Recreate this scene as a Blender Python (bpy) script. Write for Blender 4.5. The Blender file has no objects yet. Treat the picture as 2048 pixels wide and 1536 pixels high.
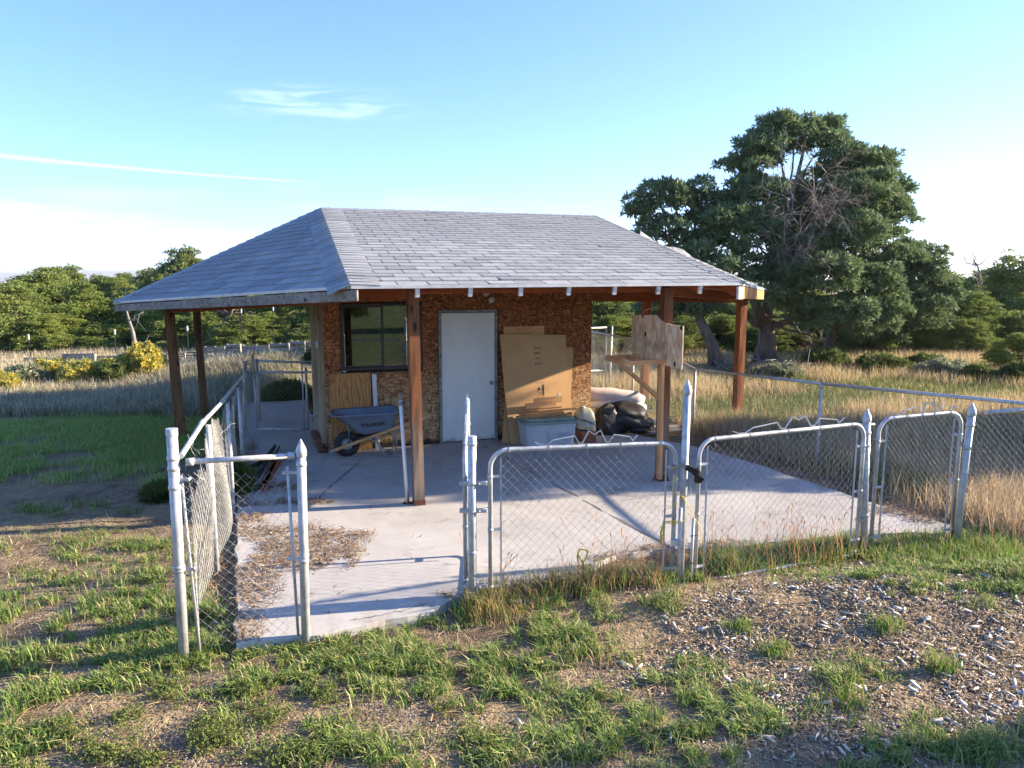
import bpy, math, random
import numpy as np
from mathutils import Vector, Matrix

# ------------------------------------------------------------------ camera, sky, sun, exposure
SC = bpy.context.scene
COL = SC.collection
F, PITCH, CAMH = 1450.0, math.radians(8.0), 2.53
cam_d = bpy.data.cameras.new('camera')
cam = bpy.data.objects.new('camera', cam_d)
COL.objects.link(cam)
cam_d.sensor_width = 36
cam_d.lens = F / 2048 * 36
cam_d.clip_start = 0.05
cam_d.clip_end = 30000
cam.location = (0, 0, CAMH)
cam.rotation_euler = (math.radians(90) - PITCH, 0, 0)
SC.camera = cam
SUN_AZ = math.radians(10.0)      # from world +X towards +Y
SUN_EL = math.radians(19.0)
SUN_STRENGTH = 2.1
SKY_STRENGTH = 0.15
SC.view_settings.view_transform = 'Standard'
SC.view_settings.look = 'None'
SC.view_settings.gamma = 1
SC.view_settings.use_curve_mapping = False
SC.view_settings.exposure = 3.2
SC.cycles.max_bounces = 6
SC.cycles.transparent_max_bounces = 12
SC.cycles.use_denoising = True

W = bpy.data.worlds.new('World')
SC.world = W
W.use_nodes = True
wn, wl = W.node_tree.nodes, W.node_tree.links
wn.clear()
w_out = wn.new('ShaderNodeOutputWorld')
w_bg = wn.new('ShaderNodeBackground')
w_bg.inputs[1].default_value = SKY_STRENGTH
sky = wn.new('ShaderNodeTexSky')
sky.sky_type = 'NISHITA'
sky.sun_disc = False
sky.sun_elevation = SUN_EL
sky.sun_rotation = math.pi / 2 - SUN_AZ
sky.altitude = 5000
sky.air_density = 0.7
sky.dust_density = 0.6
sky.ozone_density = 3.0
wl.new(w_bg.outputs[0], w_out.inputs[0])


def wmath(op, a, b=None, clamp=False):
    n = wn.new('ShaderNodeMath'); n.operation = op; n.use_clamp = clamp
    for i, v in enumerate((a, b)):
        if v is None: continue
        if isinstance(v, (int, float)): n.inputs[i].default_value = v
        else: wl.new(v, n.inputs[i])
    return n.outputs[0]


def wrange(v, a, b, c=0.0, d=1.0, smooth=True):
    n = wn.new('ShaderNodeMapRange')
    n.interpolation_type = 'SMOOTHSTEP' if smooth else 'LINEAR'
    wl.new(v, n.inputs[0])
    for i, x in enumerate((a, b, c, d)): n.inputs[i + 1].default_value = x
    return n.outputs[0]


tc = wn.new('ShaderNodeTexCoord')
sep = wn.new('ShaderNodeSeparateXYZ')
wl.new(tc.outputs['Generated'], sep.inputs[0])
# azimuth (degrees right of +Y) and elevation (degrees)
az = wmath('MULTIPLY', wmath('ARCTAN2', sep.outputs[0], sep.outputs[1]), 57.29578)
el = wmath('MULTIPLY', wmath('ARCSINE', sep.outputs[2]), 57.29578)
comb = wn.new('ShaderNodeCombineXYZ')
wl.new(wmath('MULTIPLY', az, 0.035), comb.inputs[0])
wl.new(wmath('MULTIPLY', el, 0.19), comb.inputs[1])
cn = wn.new('ShaderNodeTexNoise'); cn.inputs['Scale'].default_value = 1.7
cn.inputs['Detail'].default_value = 7; cn.inputs['Roughness'].default_value = 0.58; cn.inputs['Distortion'].default_value = 0.5
wl.new(comb.outputs[0], cn.inputs['Vector'])
# low cirrus: bands near the horizon, thinning upwards and to the right
low = wmath('MULTIPLY', wrange(cn.outputs[0], 0.42, 0.70), wmath('MULTIPLY', wrange(el, 0.5, 3.5), wrange(el, 7.8, 4.6)))
low = wmath('MULTIPLY', low, wrange(az, 8, -22, 0.10, 1.0))
# a thin streak of cloud high up


def streak(azc, elc, slope, half_az, half_el, dens, rough=0.9):
    d_az = wmath('SUBTRACT', az, azc)
    d_el = wmath('SUBTRACT', wmath('SUBTRACT', el, elc), wmath('MULTIPLY', d_az, slope))
    wob = wmath('MULTIPLY', wmath('SUBTRACT', cn.outputs[0], 0.5), rough)
    d_el = wmath('ADD', d_el, wob)
    r = wmath('SQRT', wmath('ADD', wmath('POWER', wmath('DIVIDE', d_az, half_az), 2.0), wmath('POWER', wmath('DIVIDE', d_el, half_el), 2.0)))
    return wmath('MULTIPLY', wrange(r, 1.0, 0.15), dens)


comb2 = wn.new('ShaderNodeCombineXYZ')
wl.new(wmath('MULTIPLY', az, 0.10), comb2.inputs[0]); wl.new(wmath('ADD', wmath('MULTIPLY', el, 0.75), wmath('MULTIPLY', az, -0.03)), comb2.inputs[1])
cn2 = wn.new('ShaderNodeTexNoise'); cn2.inputs['Scale'].default_value = 1.6; cn2.inputs['Detail'].default_value = 8; cn2.inputs['Roughness'].default_value = 0.62; cn2.inputs['Distortion'].default_value = 0.8
wl.new(comb2.outputs[0], cn2.inputs['Vector'])
s1 = wmath('MULTIPLY', streak(-14.5, 12.6, 0.02, 9.5, 1.7, 0.55, 1.5), wrange(cn2.outputs[0], 0.40, 0.72, 0.0, 1.0))
low = wmath('MULTIPLY', low, wrange(cn2.outputs[0], 0.30, 0.62, 0.35, 1.0))
s2 = wmath('MULTIPLY', streak(-27, 5.8, -0.01, 12.0, 0.9, 0.35, 1.5), wrange(cn.outputs[0], 0.36, 0.66))
# contrail
c_az = wmath('SUBTRACT', az, -26.5)
c_el = wmath('SUBTRACT', wmath('SUBTRACT', el, 7.62), wmath('MULTIPLY', c_az, -0.028))
c_w = wrange(az, -14, -38, 0.07, 0.26, False)
trail = wmath('MULTIPLY', wrange(wmath('DIVIDE', wmath('ABSOLUTE', wmath('ADD', c_el, wmath('MULTIPLY', wmath('SUBTRACT', cn.outputs[0], 0.5), 0.25))), c_w), 1.0, 0.2),
              wmath('MULTIPLY', wrange(az, -13.2, -18, 0.0, 0.5), wrange(az, -62, -48, 0.0, 1.0)))
cl = wmath('MAXIMUM', wmath('MAXIMUM', low, s1), wmath('MAXIMUM', s2, trail), True)
mixc = wn.new('ShaderNodeMix'); mixc.data_type = 'RGBA'; mixc.blend_type = 'MIX'
wl.new(wmath('MULTIPLY', cl, 0.72), mixc.inputs[0])
tint = wn.new('ShaderNodeMix'); tint.data_type = 'RGBA'; tint.blend_type = 'MULTIPLY'
tint.inputs[0].default_value = 1.0
wl.new(sky.outputs[0], tint.inputs[6]); tint.inputs[7].default_value = (0.43, 0.54, 0.73, 1)
sk = wn.new('ShaderNodeSeparateXYZ'); wl.new(tint.outputs[2], sk.inputs[0])
cb = wn.new('ShaderNodeCombineXYZ')
for i_, k_ in enumerate((4.2, 3.0, 2.9)):
    c_ = sk.outputs[i_]
    wl.new(wmath('DIVIDE', c_, wmath('ADD', wmath('DIVIDE', c_, k_), 1.0)), cb.inputs[i_])
wl.new(cb.outputs[0], mixc.inputs[6])
mixc.inputs[7].default_value = (1.22, 1.32, 1.40, 1)
wl.new(mixc.outputs[2], w_bg.inputs[0])

sun_d = bpy.data.lights.new('sun', 'SUN')
sun_d.energy = SUN_STRENGTH
sun_d.angle = math.radians(0.6)
sun_d.color = (1.0, 0.82, 0.60)
sun = bpy.data.objects.new('sun', sun_d)
COL.objects.link(sun)
sv = Vector((math.cos(SUN_AZ) * math.cos(SUN_EL), math.sin(SUN_AZ) * math.cos(SUN_EL), math.sin(SUN_EL)))
sun.rotation_euler = sv.to_track_quat('Z', 'Y').to_euler()
sun.location = (20, 10, 20)

rnd = random.Random(7)
RNG = np.random.default_rng(7)
R = math.radians
# ------------------------------------------------------------------ measuring helpers
cp, sp = math.cos(PITCH), math.sin(PITCH)


def ray(px, py):
    u = (px - 1024) / F; v = (768 - py) / F
    return (u, v * sp + cp, v * cp - sp)


def G(px, py, z=0.0):
    d = ray(px, py); t = (z - CAMH) / d[2]
    return Vector((d[0] * t, d[1] * t, z))


def V(px, py, y):
    d = ray(px, py); t = y / d[1]
    return Vector((d[0] * t, y, CAMH + d[2] * t))


def proj_np(P):
    dz = P[:, 2] - CAMH
    Z = P[:, 1] * cp - dz * sp; Y = P[:, 1] * sp + dz * cp
    Z = np.maximum(Z, 0.05)
    return 1024 + F * P[:, 0] / Z, 768 - F * Y / Z


# the shed's own axes: bx along its front wall, by into its depth
BO = (-2.766, 10.622); BA = R(19.6); bc, bs = math.cos(BA), math.sin(BA)


def B(bx, by, z=0.0):
    return Vector((BO[0] + bx * bc - by * bs, BO[1] + bx * bs + by * bc, z))


def tob(x, y):
    x = x - BO[0]; y = y - BO[1]
    return x * bc + y * bs, -x * bs + y * bc


def lattice(ix, iy, seed):
    v = np.sin(ix * 127.1 + iy * 311.7 + seed * 74.7) * 43758.5453
    return v - np.floor(v)


def vnoise(x, y, scale, seed=0, octs=3):
    x = np.asarray(x, float) * scale; y = np.asarray(y, float) * scale
    out = 0; amp = 0.5; tot = 0
    for o in range(octs):
        ix, iy = np.floor(x), np.floor(y); fx, fy = x - ix, y - iy
        fx = fx * fx * (3 - 2 * fx); fy = fy * fy * (3 - 2 * fy)
        a = lattice(ix, iy, seed + o); b = lattice(ix + 1, iy, seed + o)
        c = lattice(ix, iy + 1, seed + o); d = lattice(ix + 1, iy + 1, seed + o)
        out = out + amp * ((a * (1 - fx) + b * fx) * (1 - fy) + (c * (1 - fx) + d * fx) * fy)
        tot += amp; amp *= 0.5; x = x * 2.03; y = y * 2.03
    return out / tot


SLAB = [(-1.25, 4.4), (-0.02, 4.4), (-0.02, 0.0), (4.4, 0.0), (5.0, -0.4), (5.5, -1.78), (5.62, -3.1), (5.69, -4.2), (5.72, -4.8), (5.85, -5.6), (5.62, -5.7),
        (4.64, -5.42), (3.49, -5.34), (2.72, -5.18), (2.12, -5.16), (1.47, -5.49), (0.85, -5.56), (0.45, -5.57), (0.23, -5.72), (-0.61, -5.83), (-1.18, -5.76), (-1.22, -3.0), (-1.22, 0.5)]


def in_poly(bx, by, poly):
    inside = np.zeros(np.shape(bx), bool)
    n = len(poly)
    for i in range(n):
        x1, y1 = poly[i]; x2, y2 = poly[(i + 1) % n]
        c = ((y1 > by) != (y2 > by)) & (bx < (x2 - x1) * (by - y1) / (y2 - y1 + 1e-12) + x1)
        inside ^= c
    return inside


def hgt(x, y):
    x = np.asarray(x, float); y = np.asarray(y, float)
    bx, by = tob(x, y)
    h = -0.065 + 0.05 * (vnoise(x, y, 0.7, 3, 4) - 0.5) + 0.03 * (vnoise(x, y, 4.0, 9, 2) - 0.5)
    # wood chip mound in front of the gates
    m = np.exp(-((y - 5.35 - 0.12 * (x - 2)) / 0.62) ** 2) * (1 / (1 + np.exp(np.clip(-(x - 2.1) * 2.6, -60, 60))))
    h = h + 0.24 * m * (0.75 + 0.5 * vnoise(x, y, 1.3, 5, 3))
    h = h + 0.07 * np.exp(-(((x - 1.2) / 0.9) ** 2 + ((y - 5.5) / 0.5) ** 2))
    # grassy berm behind the left gate
    h = h + 0.62 * np.exp(-(((x + 6.3) / 2.6) ** 2 + ((y - 18.8) / 2.2) ** 2))
    h = h + 0.25 * (vnoise(x, y, 0.09, 21, 2) - 0.5) * np.clip((y - 14) / 20, 0, 1)
    near = (bx > -1.35) & (bx < 6.1) & (by > -6.3) & (by < 5)
    ins = in_poly(bx, by, SLAB) | ((bx > 0) & (bx < 4.4) & (by > -0.1) & (by < 3.7))
    h = np.where(ins, np.minimum(h, -0.05), h)
    return h


def hg(x, y): return float(hgt(np.array([x]), np.array([y]))[0])


# ------------------------------------------------------------------ object helpers
def link(o, parent=None):
    COL.objects.link(o)
    if parent is not None: o.parent = parent
    return o


def tag(o, label=None, cat=None, group=None, kind=None):
    if label: o['label'] = label
    if cat: o['category'] = cat
    if group: o['group'] = group
    if kind: o['kind'] = kind
    return o


def thing(name, label, cat, loc=(0, 0, 0), rotz=0.0, group=None):
    o = bpy.data.objects.new(name, None)
    o.empty_display_size = 0.2
    link(o); o.location = loc; o.rotation_euler = (0, 0, rotz)
    return tag(o, label, cat, group)


def frame_of(d, up=Vector((0, 0, 1))):
    d = d.normalized()
    if abs(d.dot(up)) > 0.99: up = Vector((1, 0, 0))
    a = d.cross(up).normalized(); b = a.cross(d).normalized()
    return a, b


class MB:
    def __init__(s): s.v = []; s.f = []; s.sm = []

    def add(s, vs, fs, smooth=False):
        k = len(s.v); s.v += [tuple(v) for v in vs]
        s.f += [tuple(i + k for i in f) for f in fs]; s.sm += [smooth] * len(fs); return s

    def box(s, c, size, rot=None, taper=1.0):
        c = Vector(c); hx, hy, hz = (q / 2 for q in size)
        vs = []
        for z in (-hz, hz):
            t = taper if z > 0 else 1
            for x, y in ((-hx, -hy), (hx, -hy), (hx, hy), (-hx, hy)):
                p = Vector((x * t, y * t, z))
                if rot is not None: p = rot @ p
                vs.append(c + p)
        return s.add(vs, [(0, 3, 2, 1), (4, 5, 6, 7), (0, 1, 5, 4), (1, 2, 6, 5), (2, 3, 7, 6), (3, 0, 4, 7)])

    def bar(s, a, b, w, h, up=Vector((0, 0, 1))):
        a, b = Vector(a), Vector(b); x, z = frame_of(b - a, up)
        vs = []
        for p in (a, b):
            for i, j in ((-1, -1), (1, -1), (1, 1), (-1, 1)): vs.append(p + x * (i * w / 2) + z * (j * h / 2))
        return s.add(vs, [(0, 3, 2, 1), (4, 5, 6, 7), (0, 1, 5, 4), (1, 2, 6, 5), (2, 3, 7, 6), (3, 0, 4, 7)])

    def tube(s, pts, r, n=8, cap=True, smooth=True):
        pts = [Vector(p) for p in pts]
        rs = r if isinstance(r, (list, tuple)) else [r] * len(pts)
        vs = []; up = None
        for i, p in enumerate(pts):
            d = (pts[min(i + 1, len(pts) - 1)] - pts[max(i - 1, 0)])
            if d.length < 1e-9: d = Vector((0, 0, 1))
            d.normalize()
            if up is None: a, b = frame_of(d)
            else:
                a = up - d * up.dot(d)
                a = a.normalized() if a.length > 1e-6 else frame_of(d)[0]
                b = d.cross(a) * -1
            up = a
            for k in range(n):
                t = 2 * math.pi * k / n
                vs.append(p + (a * math.cos(t) + b * math.sin(t)) * rs[i])
        fs = []
        for i in range(len(pts) - 1):
            for k in range(n):
                k2 = (k + 1) % n
                fs.append((i * n + k, i * n + k2, (i + 1) * n + k2, (i + 1) * n + k))
        s.add(vs, fs, smooth)
        if cap:
            k = len(s.v) - len(vs)
            s.f.append(tuple(k + i for i in reversed(range(n)))); s.sm.append(False)
            e = k + (len(pts) - 1) * n
            s.f.append(tuple(e + i for i in range(n))); s.sm.append(False)
        return s

    def lathe(s, c, prof, n=16, axis='z', smooth=True):
        c = Vector(c); vs = []
        for r, z in prof:
            for k in range(n):
                t = 2 * math.pi * k / n; a, b = r * math.cos(t), r * math.sin(t)
                vs.append(c + (Vector((a, b, z)) if axis == 'z' else Vector((a, z, b)) if axis == 'y' else Vector((z, a, b))))
        fs = []
        for i in range(len(prof) - 1):
            for k in range(n):
                k2 = (k + 1) % n; fs.append((i * n + k, i * n + k2, (i + 1) * n + k2, (i + 1) * n + k))
        return s.add(vs, fs, smooth)

    def prism(s, poly, thick, origin, ux, uy):
        """polygon in the (ux, uy) plane, thickness along ux x uy"""
        o = Vector(origin); ux = Vector(ux); uy = Vector(uy); n = ux.cross(uy).normalized() * thick
        k = len(poly)
        vs = [o + ux * a + uy * b for a, b in poly] + [o + ux * a + uy * b + n for a, b in poly]
        fs = [tuple(reversed(range(k))), tuple(range(k, 2 * k))] + [(i, (i + 1) % k, k + (i + 1) % k, k + i) for i in range(k)]
        return s.add(vs, fs)

    def mesh(s, name, m=None):
        me = bpy.data.meshes.new(name)
        me.from_pydata(s.v, [], s.f); me.update()
        me.polygons.foreach_set('use_smooth', s.sm)
        if m is not None: me.materials.append(m)
        return me

    def build(s, name, m, parent=None, bevel=0.0, solid=0.0):
        o = bpy.data.objects.new(name, s.mesh(name, m)); link(o, parent)
        if solid:
            q = o.modifiers.new('solid', 'SOLIDIFY'); q.thickness = solid
        if bevel:
            q = o.modifiers.new('bevel', 'BEVEL'); q.width = bevel; q.segments = 2; q.limit_method = 'ANGLE'
        return o


def tri_mesh(name, verts, tris, mat, col=None):
    """numpy arrays -> mesh object data"""
    me = bpy.data.meshes.new(name)
    nv, nt = len(verts), len(tris)
    me.vertices.add(nv); me.vertices.foreach_set('co', np.ascontiguousarray(verts, dtype=np.float32).ravel())
    me.loops.add(nt * 3); me.loops.foreach_set('vertex_index', np.ascontiguousarray(tris, dtype=np.int32).ravel())
    me.polygons.add(nt)
    me.polygons.foreach_set('loop_start', np.arange(0, nt * 3, 3, dtype=np.int32))
    me.polygons.foreach_set('loop_total', np.full(nt, 3, dtype=np.int32))
    me.update(calc_edges=True); me.validate()
    if col is not None:
        a = me.color_attributes.new('col', 'FLOAT_COLOR', 'POINT')
        c4 = np.ones((nv, 4), np.float32); c4[:, :3] = col
        a.data.foreach_set('color', c4.ravel())
    me.materials.append(mat)
    return me


# ------------------------------------------------------------------ materials
class NM:
    def __init__(s, name):
        s.m = bpy.data.materials.new(name); s.m.use_nodes = True
        s.nt = s.m.node_tree; s.n = s.nt.nodes; s.l = s.nt.links
        s.b = s.n['Principled BSDF']; s.out = s.n['Material Output']
        s.tc = s.n.new('ShaderNodeTexCoord')

    def vec(s, scale=(1, 1, 1), rot=(0, 0, 0), loc=(0, 0, 0), src='Object'):
        n = s.n.new('ShaderNodeMapping')
        n.inputs['Scale'].default_value = scale; n.inputs['Rotation'].default_value = rot; n.inputs['Location'].default_value = loc
        s.l.new(s.tc.outputs[src] if isinstance(src, str) else src, n.inputs[0]); return n.outputs[0]

    def noise(s, scale, detail=4, vec=None, rough=0.55, dist=0.0, out=0):
        n = s.n.new('ShaderNodeTexNoise')
        n.inputs['Scale'].default_value = scale; n.inputs['Detail'].default_value = detail
        n.inputs['Roughness'].default_value = rough; n.inputs['Distortion'].default_value = dist
        s.l.new(vec if vec is not None else s.tc.outputs['Object'], n.inputs['Vector']); return n.outputs[out]

    def voro(s, scale, vec=None, out='Color', rnd_=1.0, feat='F1'):
        n = s.n.new('ShaderNodeTexVoronoi'); n.feature = feat
        n.inputs['Scale'].default_value = scale; n.inputs['Randomness'].default_value = rnd_
        s.l.new(vec if vec is not None else s.tc.outputs['Object'], n.inputs['Vector']); return n.outputs[out]

    def ramp(s, fac, stops):
        n = s.n.new('ShaderNodeValToRGB'); e = n.color_ramp.elements
        while len(e) < len(stops): e.new(0.5)
        for i, (p, c) in enumerate(stops):
            e[i].position = p; e[i].color = (*c, 1) if len(c) == 3 else c
        s.l.new(fac, n.inputs[0]); return n.outputs[0]

    def mix(s, fac, a, b, mode='MIX'):
        n = s.n.new('ShaderNodeMix'); n.data_type = 'RGBA'; n.blend_type = mode
        for i, v in ((0, fac), (6, a), (7, b)):
            if isinstance(v, (int, float)): n.inputs[i].default_value = v
            elif isinstance(v, tuple): n.inputs[i].default_value = (*v, 1)
            else: s.l.new(v, n.inputs[i])
        return n.outputs[2]

    def math(s, op, a, b=0.0, clamp=False):
        n = s.n.new('ShaderNodeMath'); n.operation = op; n.use_clamp = clamp
        for i, v in enumerate((a, b)):
            if isinstance(v, (int, float)): n.inputs[i].default_value = v
            else: s.l.new(v, n.inputs[i])
        return n.outputs[0]

    def rng(s, v, a, b, c=0.0, d=1.0):
        n = s.n.new('ShaderNodeMapRange'); n.interpolation_type = 'SMOOTHSTEP'
        s.l.new(v, n.inputs[0])
        for i, x in enumerate((a, b, c, d)): n.inputs[i + 1].default_value = x
        return n.outputs[0]

    def sep(s, src='Object'):
        n = s.n.new('ShaderNodeSeparateXYZ'); s.l.new(s.tc.outputs[src] if isinstance(src, str) else src, n.inputs[0]); return n.outputs

    def pos(s):
        n = s.n.new('ShaderNodeNewGeometry'); return n.outputs['Position']

    def objrand(s):
        n = s.n.new('ShaderNodeObjectInfo'); return n.outputs['Random']

    def bump(s, h, strength=0.3, dist=0.01):
        n = s.n.new('ShaderNodeBump'); n.inputs['Strength'].default_value = strength; n.inputs['Distance'].default_value = dist
        s.l.new(h, n.inputs['Height']); s.l.new(n.outputs[0], s.b.inputs['Normal']); return s

    def set(s, color=None, rough=None, metal=None, spec=None):
        for k, v in (('Base Color', color), ('Roughness', rough), ('Metallic', metal), ('Specular IOR Level', spec)):
            if v is None: continue
            if isinstance(v, (int, float)): s.b.inputs[k].default_value = v
            elif isinstance(v, tuple): s.b.inputs[k].default_value = (*v, 1)
            else: s.l.new(v, s.b.inputs[k])
        return s


def plain(name, c, rough=0.6, metal=0.0, var=0.25, scale=8, spec=0.4, bump=0.1):
    k = NM(name)
    n = k.noise(scale, 5)
    d = tuple(x * (1 - var) for x in c); l = tuple(min(1, x * (1 + var)) for x in c)
    k.set(k.ramp(n, [(0.3, d), (0.7, l)]), rough, metal, spec)
    if bump: k.bump(k.noise(scale * 6, 3), bump, 0.004)
    return k.m


def wood(name, dark, light, axis=2, scale=1.0, rough=0.75, wear=None, wear_z=None, knots=True):
    """grain along the given local axis"""
    k = NM(name)
    sc = [22 * scale] * 3; sc[axis] = 1.3 * scale
    r = k.objrand()
    off = k.n.new('ShaderNodeVectorMath'); off.operation = 'ADD'
    cmb = k.n.new('ShaderNodeCombineXYZ')
    for i in range(3): k.l.new(k.math('MULTIPLY', r, 7.0 + 3 * i), cmb.inputs[i])
    k.l.new(k.tc.outputs['Object'], off.inputs[0]); k.l.new(cmb.outputs[0], off.inputs[1])
    v = k.vec(tuple(sc), src=off.outputs[0])
    g = k.noise(1.0, 6, v, 0.65, 0.6)
    g2 = k.noise(2.2, 3, off.outputs[0], 0.5)
    fac = k.math('ADD', k.math('MULTIPLY', g, 0.75), k.math('MULTIPLY', g2, 0.25))
    c = k.ramp(fac, [(0.33, dark), (0.5, tuple((a + b) / 2 for a, b in zip(dark, light))), (0.66, light)])
    if knots:
        sc2 = [5 * scale] * 3; sc2[axis] = 2.2 * scale
        kd = k.voro(1.0, k.vec(tuple(sc2), src=off.outputs[0]), 'Distance')
        c = k.mix(k.rng(kd, 0.17, 0.07), c, tuple(x * 0.35 for x in dark))
    if wear is not None:
        z = k.sep(k.pos())[2]
        n = k.noise(3, 5, k.vec((3, 3, 0.8)))
        zz = k.math('ADD', z, k.math('MULTIPLY', k.math('SUBTRACT', n, 0.5), 1.6))
        c = k.mix(k.rng(zz, wear_z[1], wear_z[0]), c, k.ramp(g, [(0.35, tuple(x * 0.6 for x in wear)), (0.65, wear)]))
    k.set(c, rough, 0, 0.3); k.bump(g, 0.35, 0.004)
    return k.m


def leafmat(name, use_attr=True, base=(0.06, 0.09, 0.03), var=0.3, trans=0.35, tint=None):
    k = NM(name)
    if use_attr:
        a = k.n.new('ShaderNodeAttribute'); a.attribute_name = 'col'; c = a.outputs['Color']
    else:
        c = k.ramp(k.noise(1.3, 4), [(0.3, tuple(x * (1 - var) for x in base)), (0.7, tuple(x * (1 + var) for x in base))])
    if tint is not None:
        c = k.mix(k.objrand(), c, k.mix(1.0, c, tint, 'MULTIPLY'))
    k.set(c, 0.65, 0, 0.25)
    t = k.n.new('ShaderNodeBsdfTranslucent'); k.l.new(c, t.inputs[0])
    mx = k.n.new('ShaderNodeMixShader'); mx.inputs[0].default_value = trans
    k.l.new(k.b.outputs[0], mx.inputs[1]); k.l.new(t.outputs[0], mx.inputs[2]); k.l.new(mx.outputs[0], k.out.inputs[0])
    return k.m


def make_osb():
    k = NM('oriented_strand_board')
    z = k.sep(k.pos())[2]
    warp = k.noise(6, 2, out=1)
    vm = k.n.new('ShaderNodeVectorMath'); vm.operation = 'MULTIPLY_ADD'
    k.l.new(warp, vm.inputs[0]); vm.inputs[1].default_value = (0.07,) * 3; k.l.new(k.tc.outputs['Object'], vm.inputs[2])
    a = k.voro(1.0, k.vec((14, 14, 46), (0, 0.5, 0), src=vm.outputs[0]), 'Color')
    b = k.voro(1.0, k.vec((44, 44, 14), (0, 0.9, 0), src=vm.outputs[0]), 'Color')
    c3 = k.voro(1.0, k.vec((22, 22, 52), (0, -0.7, 0), src=vm.outputs[0]), 'Color')
    m = k.mix(k.rng(k.noise(11, 2), 0.42, 0.58), a, b)
    m = k.mix(k.rng(k.noise(9, 2, k.vec(loc=(5, 5, 5))), 0.45, 0.6), m, c3)
    val = k.sep(m)[0]
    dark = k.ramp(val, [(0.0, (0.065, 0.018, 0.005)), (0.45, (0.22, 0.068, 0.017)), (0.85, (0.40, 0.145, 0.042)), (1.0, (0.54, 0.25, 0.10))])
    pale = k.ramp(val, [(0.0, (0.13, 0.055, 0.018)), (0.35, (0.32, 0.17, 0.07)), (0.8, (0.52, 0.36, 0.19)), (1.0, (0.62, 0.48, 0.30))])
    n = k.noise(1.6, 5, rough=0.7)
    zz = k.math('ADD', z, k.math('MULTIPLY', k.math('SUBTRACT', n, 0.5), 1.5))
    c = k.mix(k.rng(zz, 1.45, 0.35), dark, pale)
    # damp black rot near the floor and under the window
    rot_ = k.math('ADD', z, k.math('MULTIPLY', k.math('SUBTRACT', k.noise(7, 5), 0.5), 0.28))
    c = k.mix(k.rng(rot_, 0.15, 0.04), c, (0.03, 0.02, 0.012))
    k.set(c, 0.7, 0, 0.35); k.bump(val, 0.35, 0.004)
    return k.m


def make_concrete():
    k = NM('concrete')
    n1 = k.noise(0.9, 6, rough=0.65); n2 = k.noise(7, 5, rough=0.6); n3 = k.noise(160, 2)
    f = k.math('ADD', k.math('MULTIPLY', n1, 0.6), k.math('ADD', k.math('MULTIPLY', n2, 0.25), k.math('MULTIPLY', n3, 0.15)))
    c = k.ramp(f, [(0.30, (0.31, 0.295, 0.28)), (0.5, (0.43, 0.415, 0.395)), (0.68, (0.52, 0.505, 0.485))])
    st = k.rng(k.noise(1.7, 6, k.vec(loc=(9, 3, 0)), 0.7), 0.54, 0.70)
    c = k.mix(k.math('MULTIPLY', st, 0.5), c, (0.20, 0.165, 0.13))
    sp_ = k.rng(k.noise(45, 3, rough=0.6), 0.69, 0.73)
    c = k.mix(k.math('MULTIPLY', sp_, 0.6), c, (0.12, 0.09, 0.06))
    k.set(c, 0.85, 0, 0.25); k.bump(k.math('ADD', k.math('MULTIPLY', n2, 0.7), n3), 0.25, 0.006)
    return k.m


def make_ground():
    k = NM('soil')
    P = k.pos()
    def nz(s_, d=5, r=0.6, loc=(0, 0, 0)): return k.noise(s_, d, k.vec(loc=loc, src=P), r)
    dirt = k.ramp(nz(5, 7, 0.7), [(0.3, (0.105, 0.074, 0.048)), (0.5, (0.20, 0.150, 0.100)), (0.72, (0.33, 0.26, 0.19))])
    straw = k.ramp(nz(60, 4, 0.7), [(0.3, (0.16, 0.115, 0.065)), (0.6, (0.38, 0.29, 0.175))])
    c = k.mix(k.rng(nz(1.2, 6, 0.7, (3, 7, 0)), 0.42, 0.6), dirt, straw)
    peb = k.voro(55, k.vec(src=P), 'Distance')
    c = k.mix(k.math('MULTIPLY', k.rng(peb, 0.22, 0.12), k.rng(nz(3, 3, 0.6, (1, 1, 1)), 0.5, 0.6)), c, (0.42, 0.38, 0.33))
    y = k.sep(P)[1]
    far = k.ramp(nz(0.5, 6, 0.7, (8, 0, 0)), [(0.35, (0.10, 0.105, 0.045)), (0.55, (0.26, 0.21, 0.12))])
    c = k.mix(k.rng(y, 9, 15), c, far)
    lawn = k.ramp(nz(2.0, 5, 0.7, (4, 4, 0)), [(0.35, (0.05, 0.09, 0.02)), (0.6, (0.13, 0.17, 0.05))])
    c = k.mix(k.rng(y, 1.8, -1.5), c, lawn)
    k.set(c, 0.95, 0, 0.15); k.bump(k.math('ADD', nz(22, 5, 0.7), k.math('MULTIPLY', peb, 0.4)), 0.8, 0.03)
    return k.m


def make_shingle():
    k = NM('asphalt_shingle')
    g = k.noise(260, 2); n = k.noise(2.5, 4); r = k.objrand()
    f = k.math('ADD', k.math('MULTIPLY', g, 0.6), k.math('ADD', k.math('MULTIPLY', n, 0.15), k.math('MULTIPLY', r, 0.18)))
    st = k.noise(1.2, 5, k.vec((3, 0.6, 1), src=k.pos()), 0.65)
    c = k.ramp(f, [(0.32, (0.19, 0.205, 0.225)), (0.62, (0.37, 0.385, 0.405))])
    c = k.mix(k.math('MULTIPLY', k.rng(st, 0.5, 0.72), 0.35), c, (0.20, 0.205, 0.21))
    k.set(c, 0.9, 0, 0.2); k.bump(g, 0.6, 0.004)
    return k.m


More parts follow.
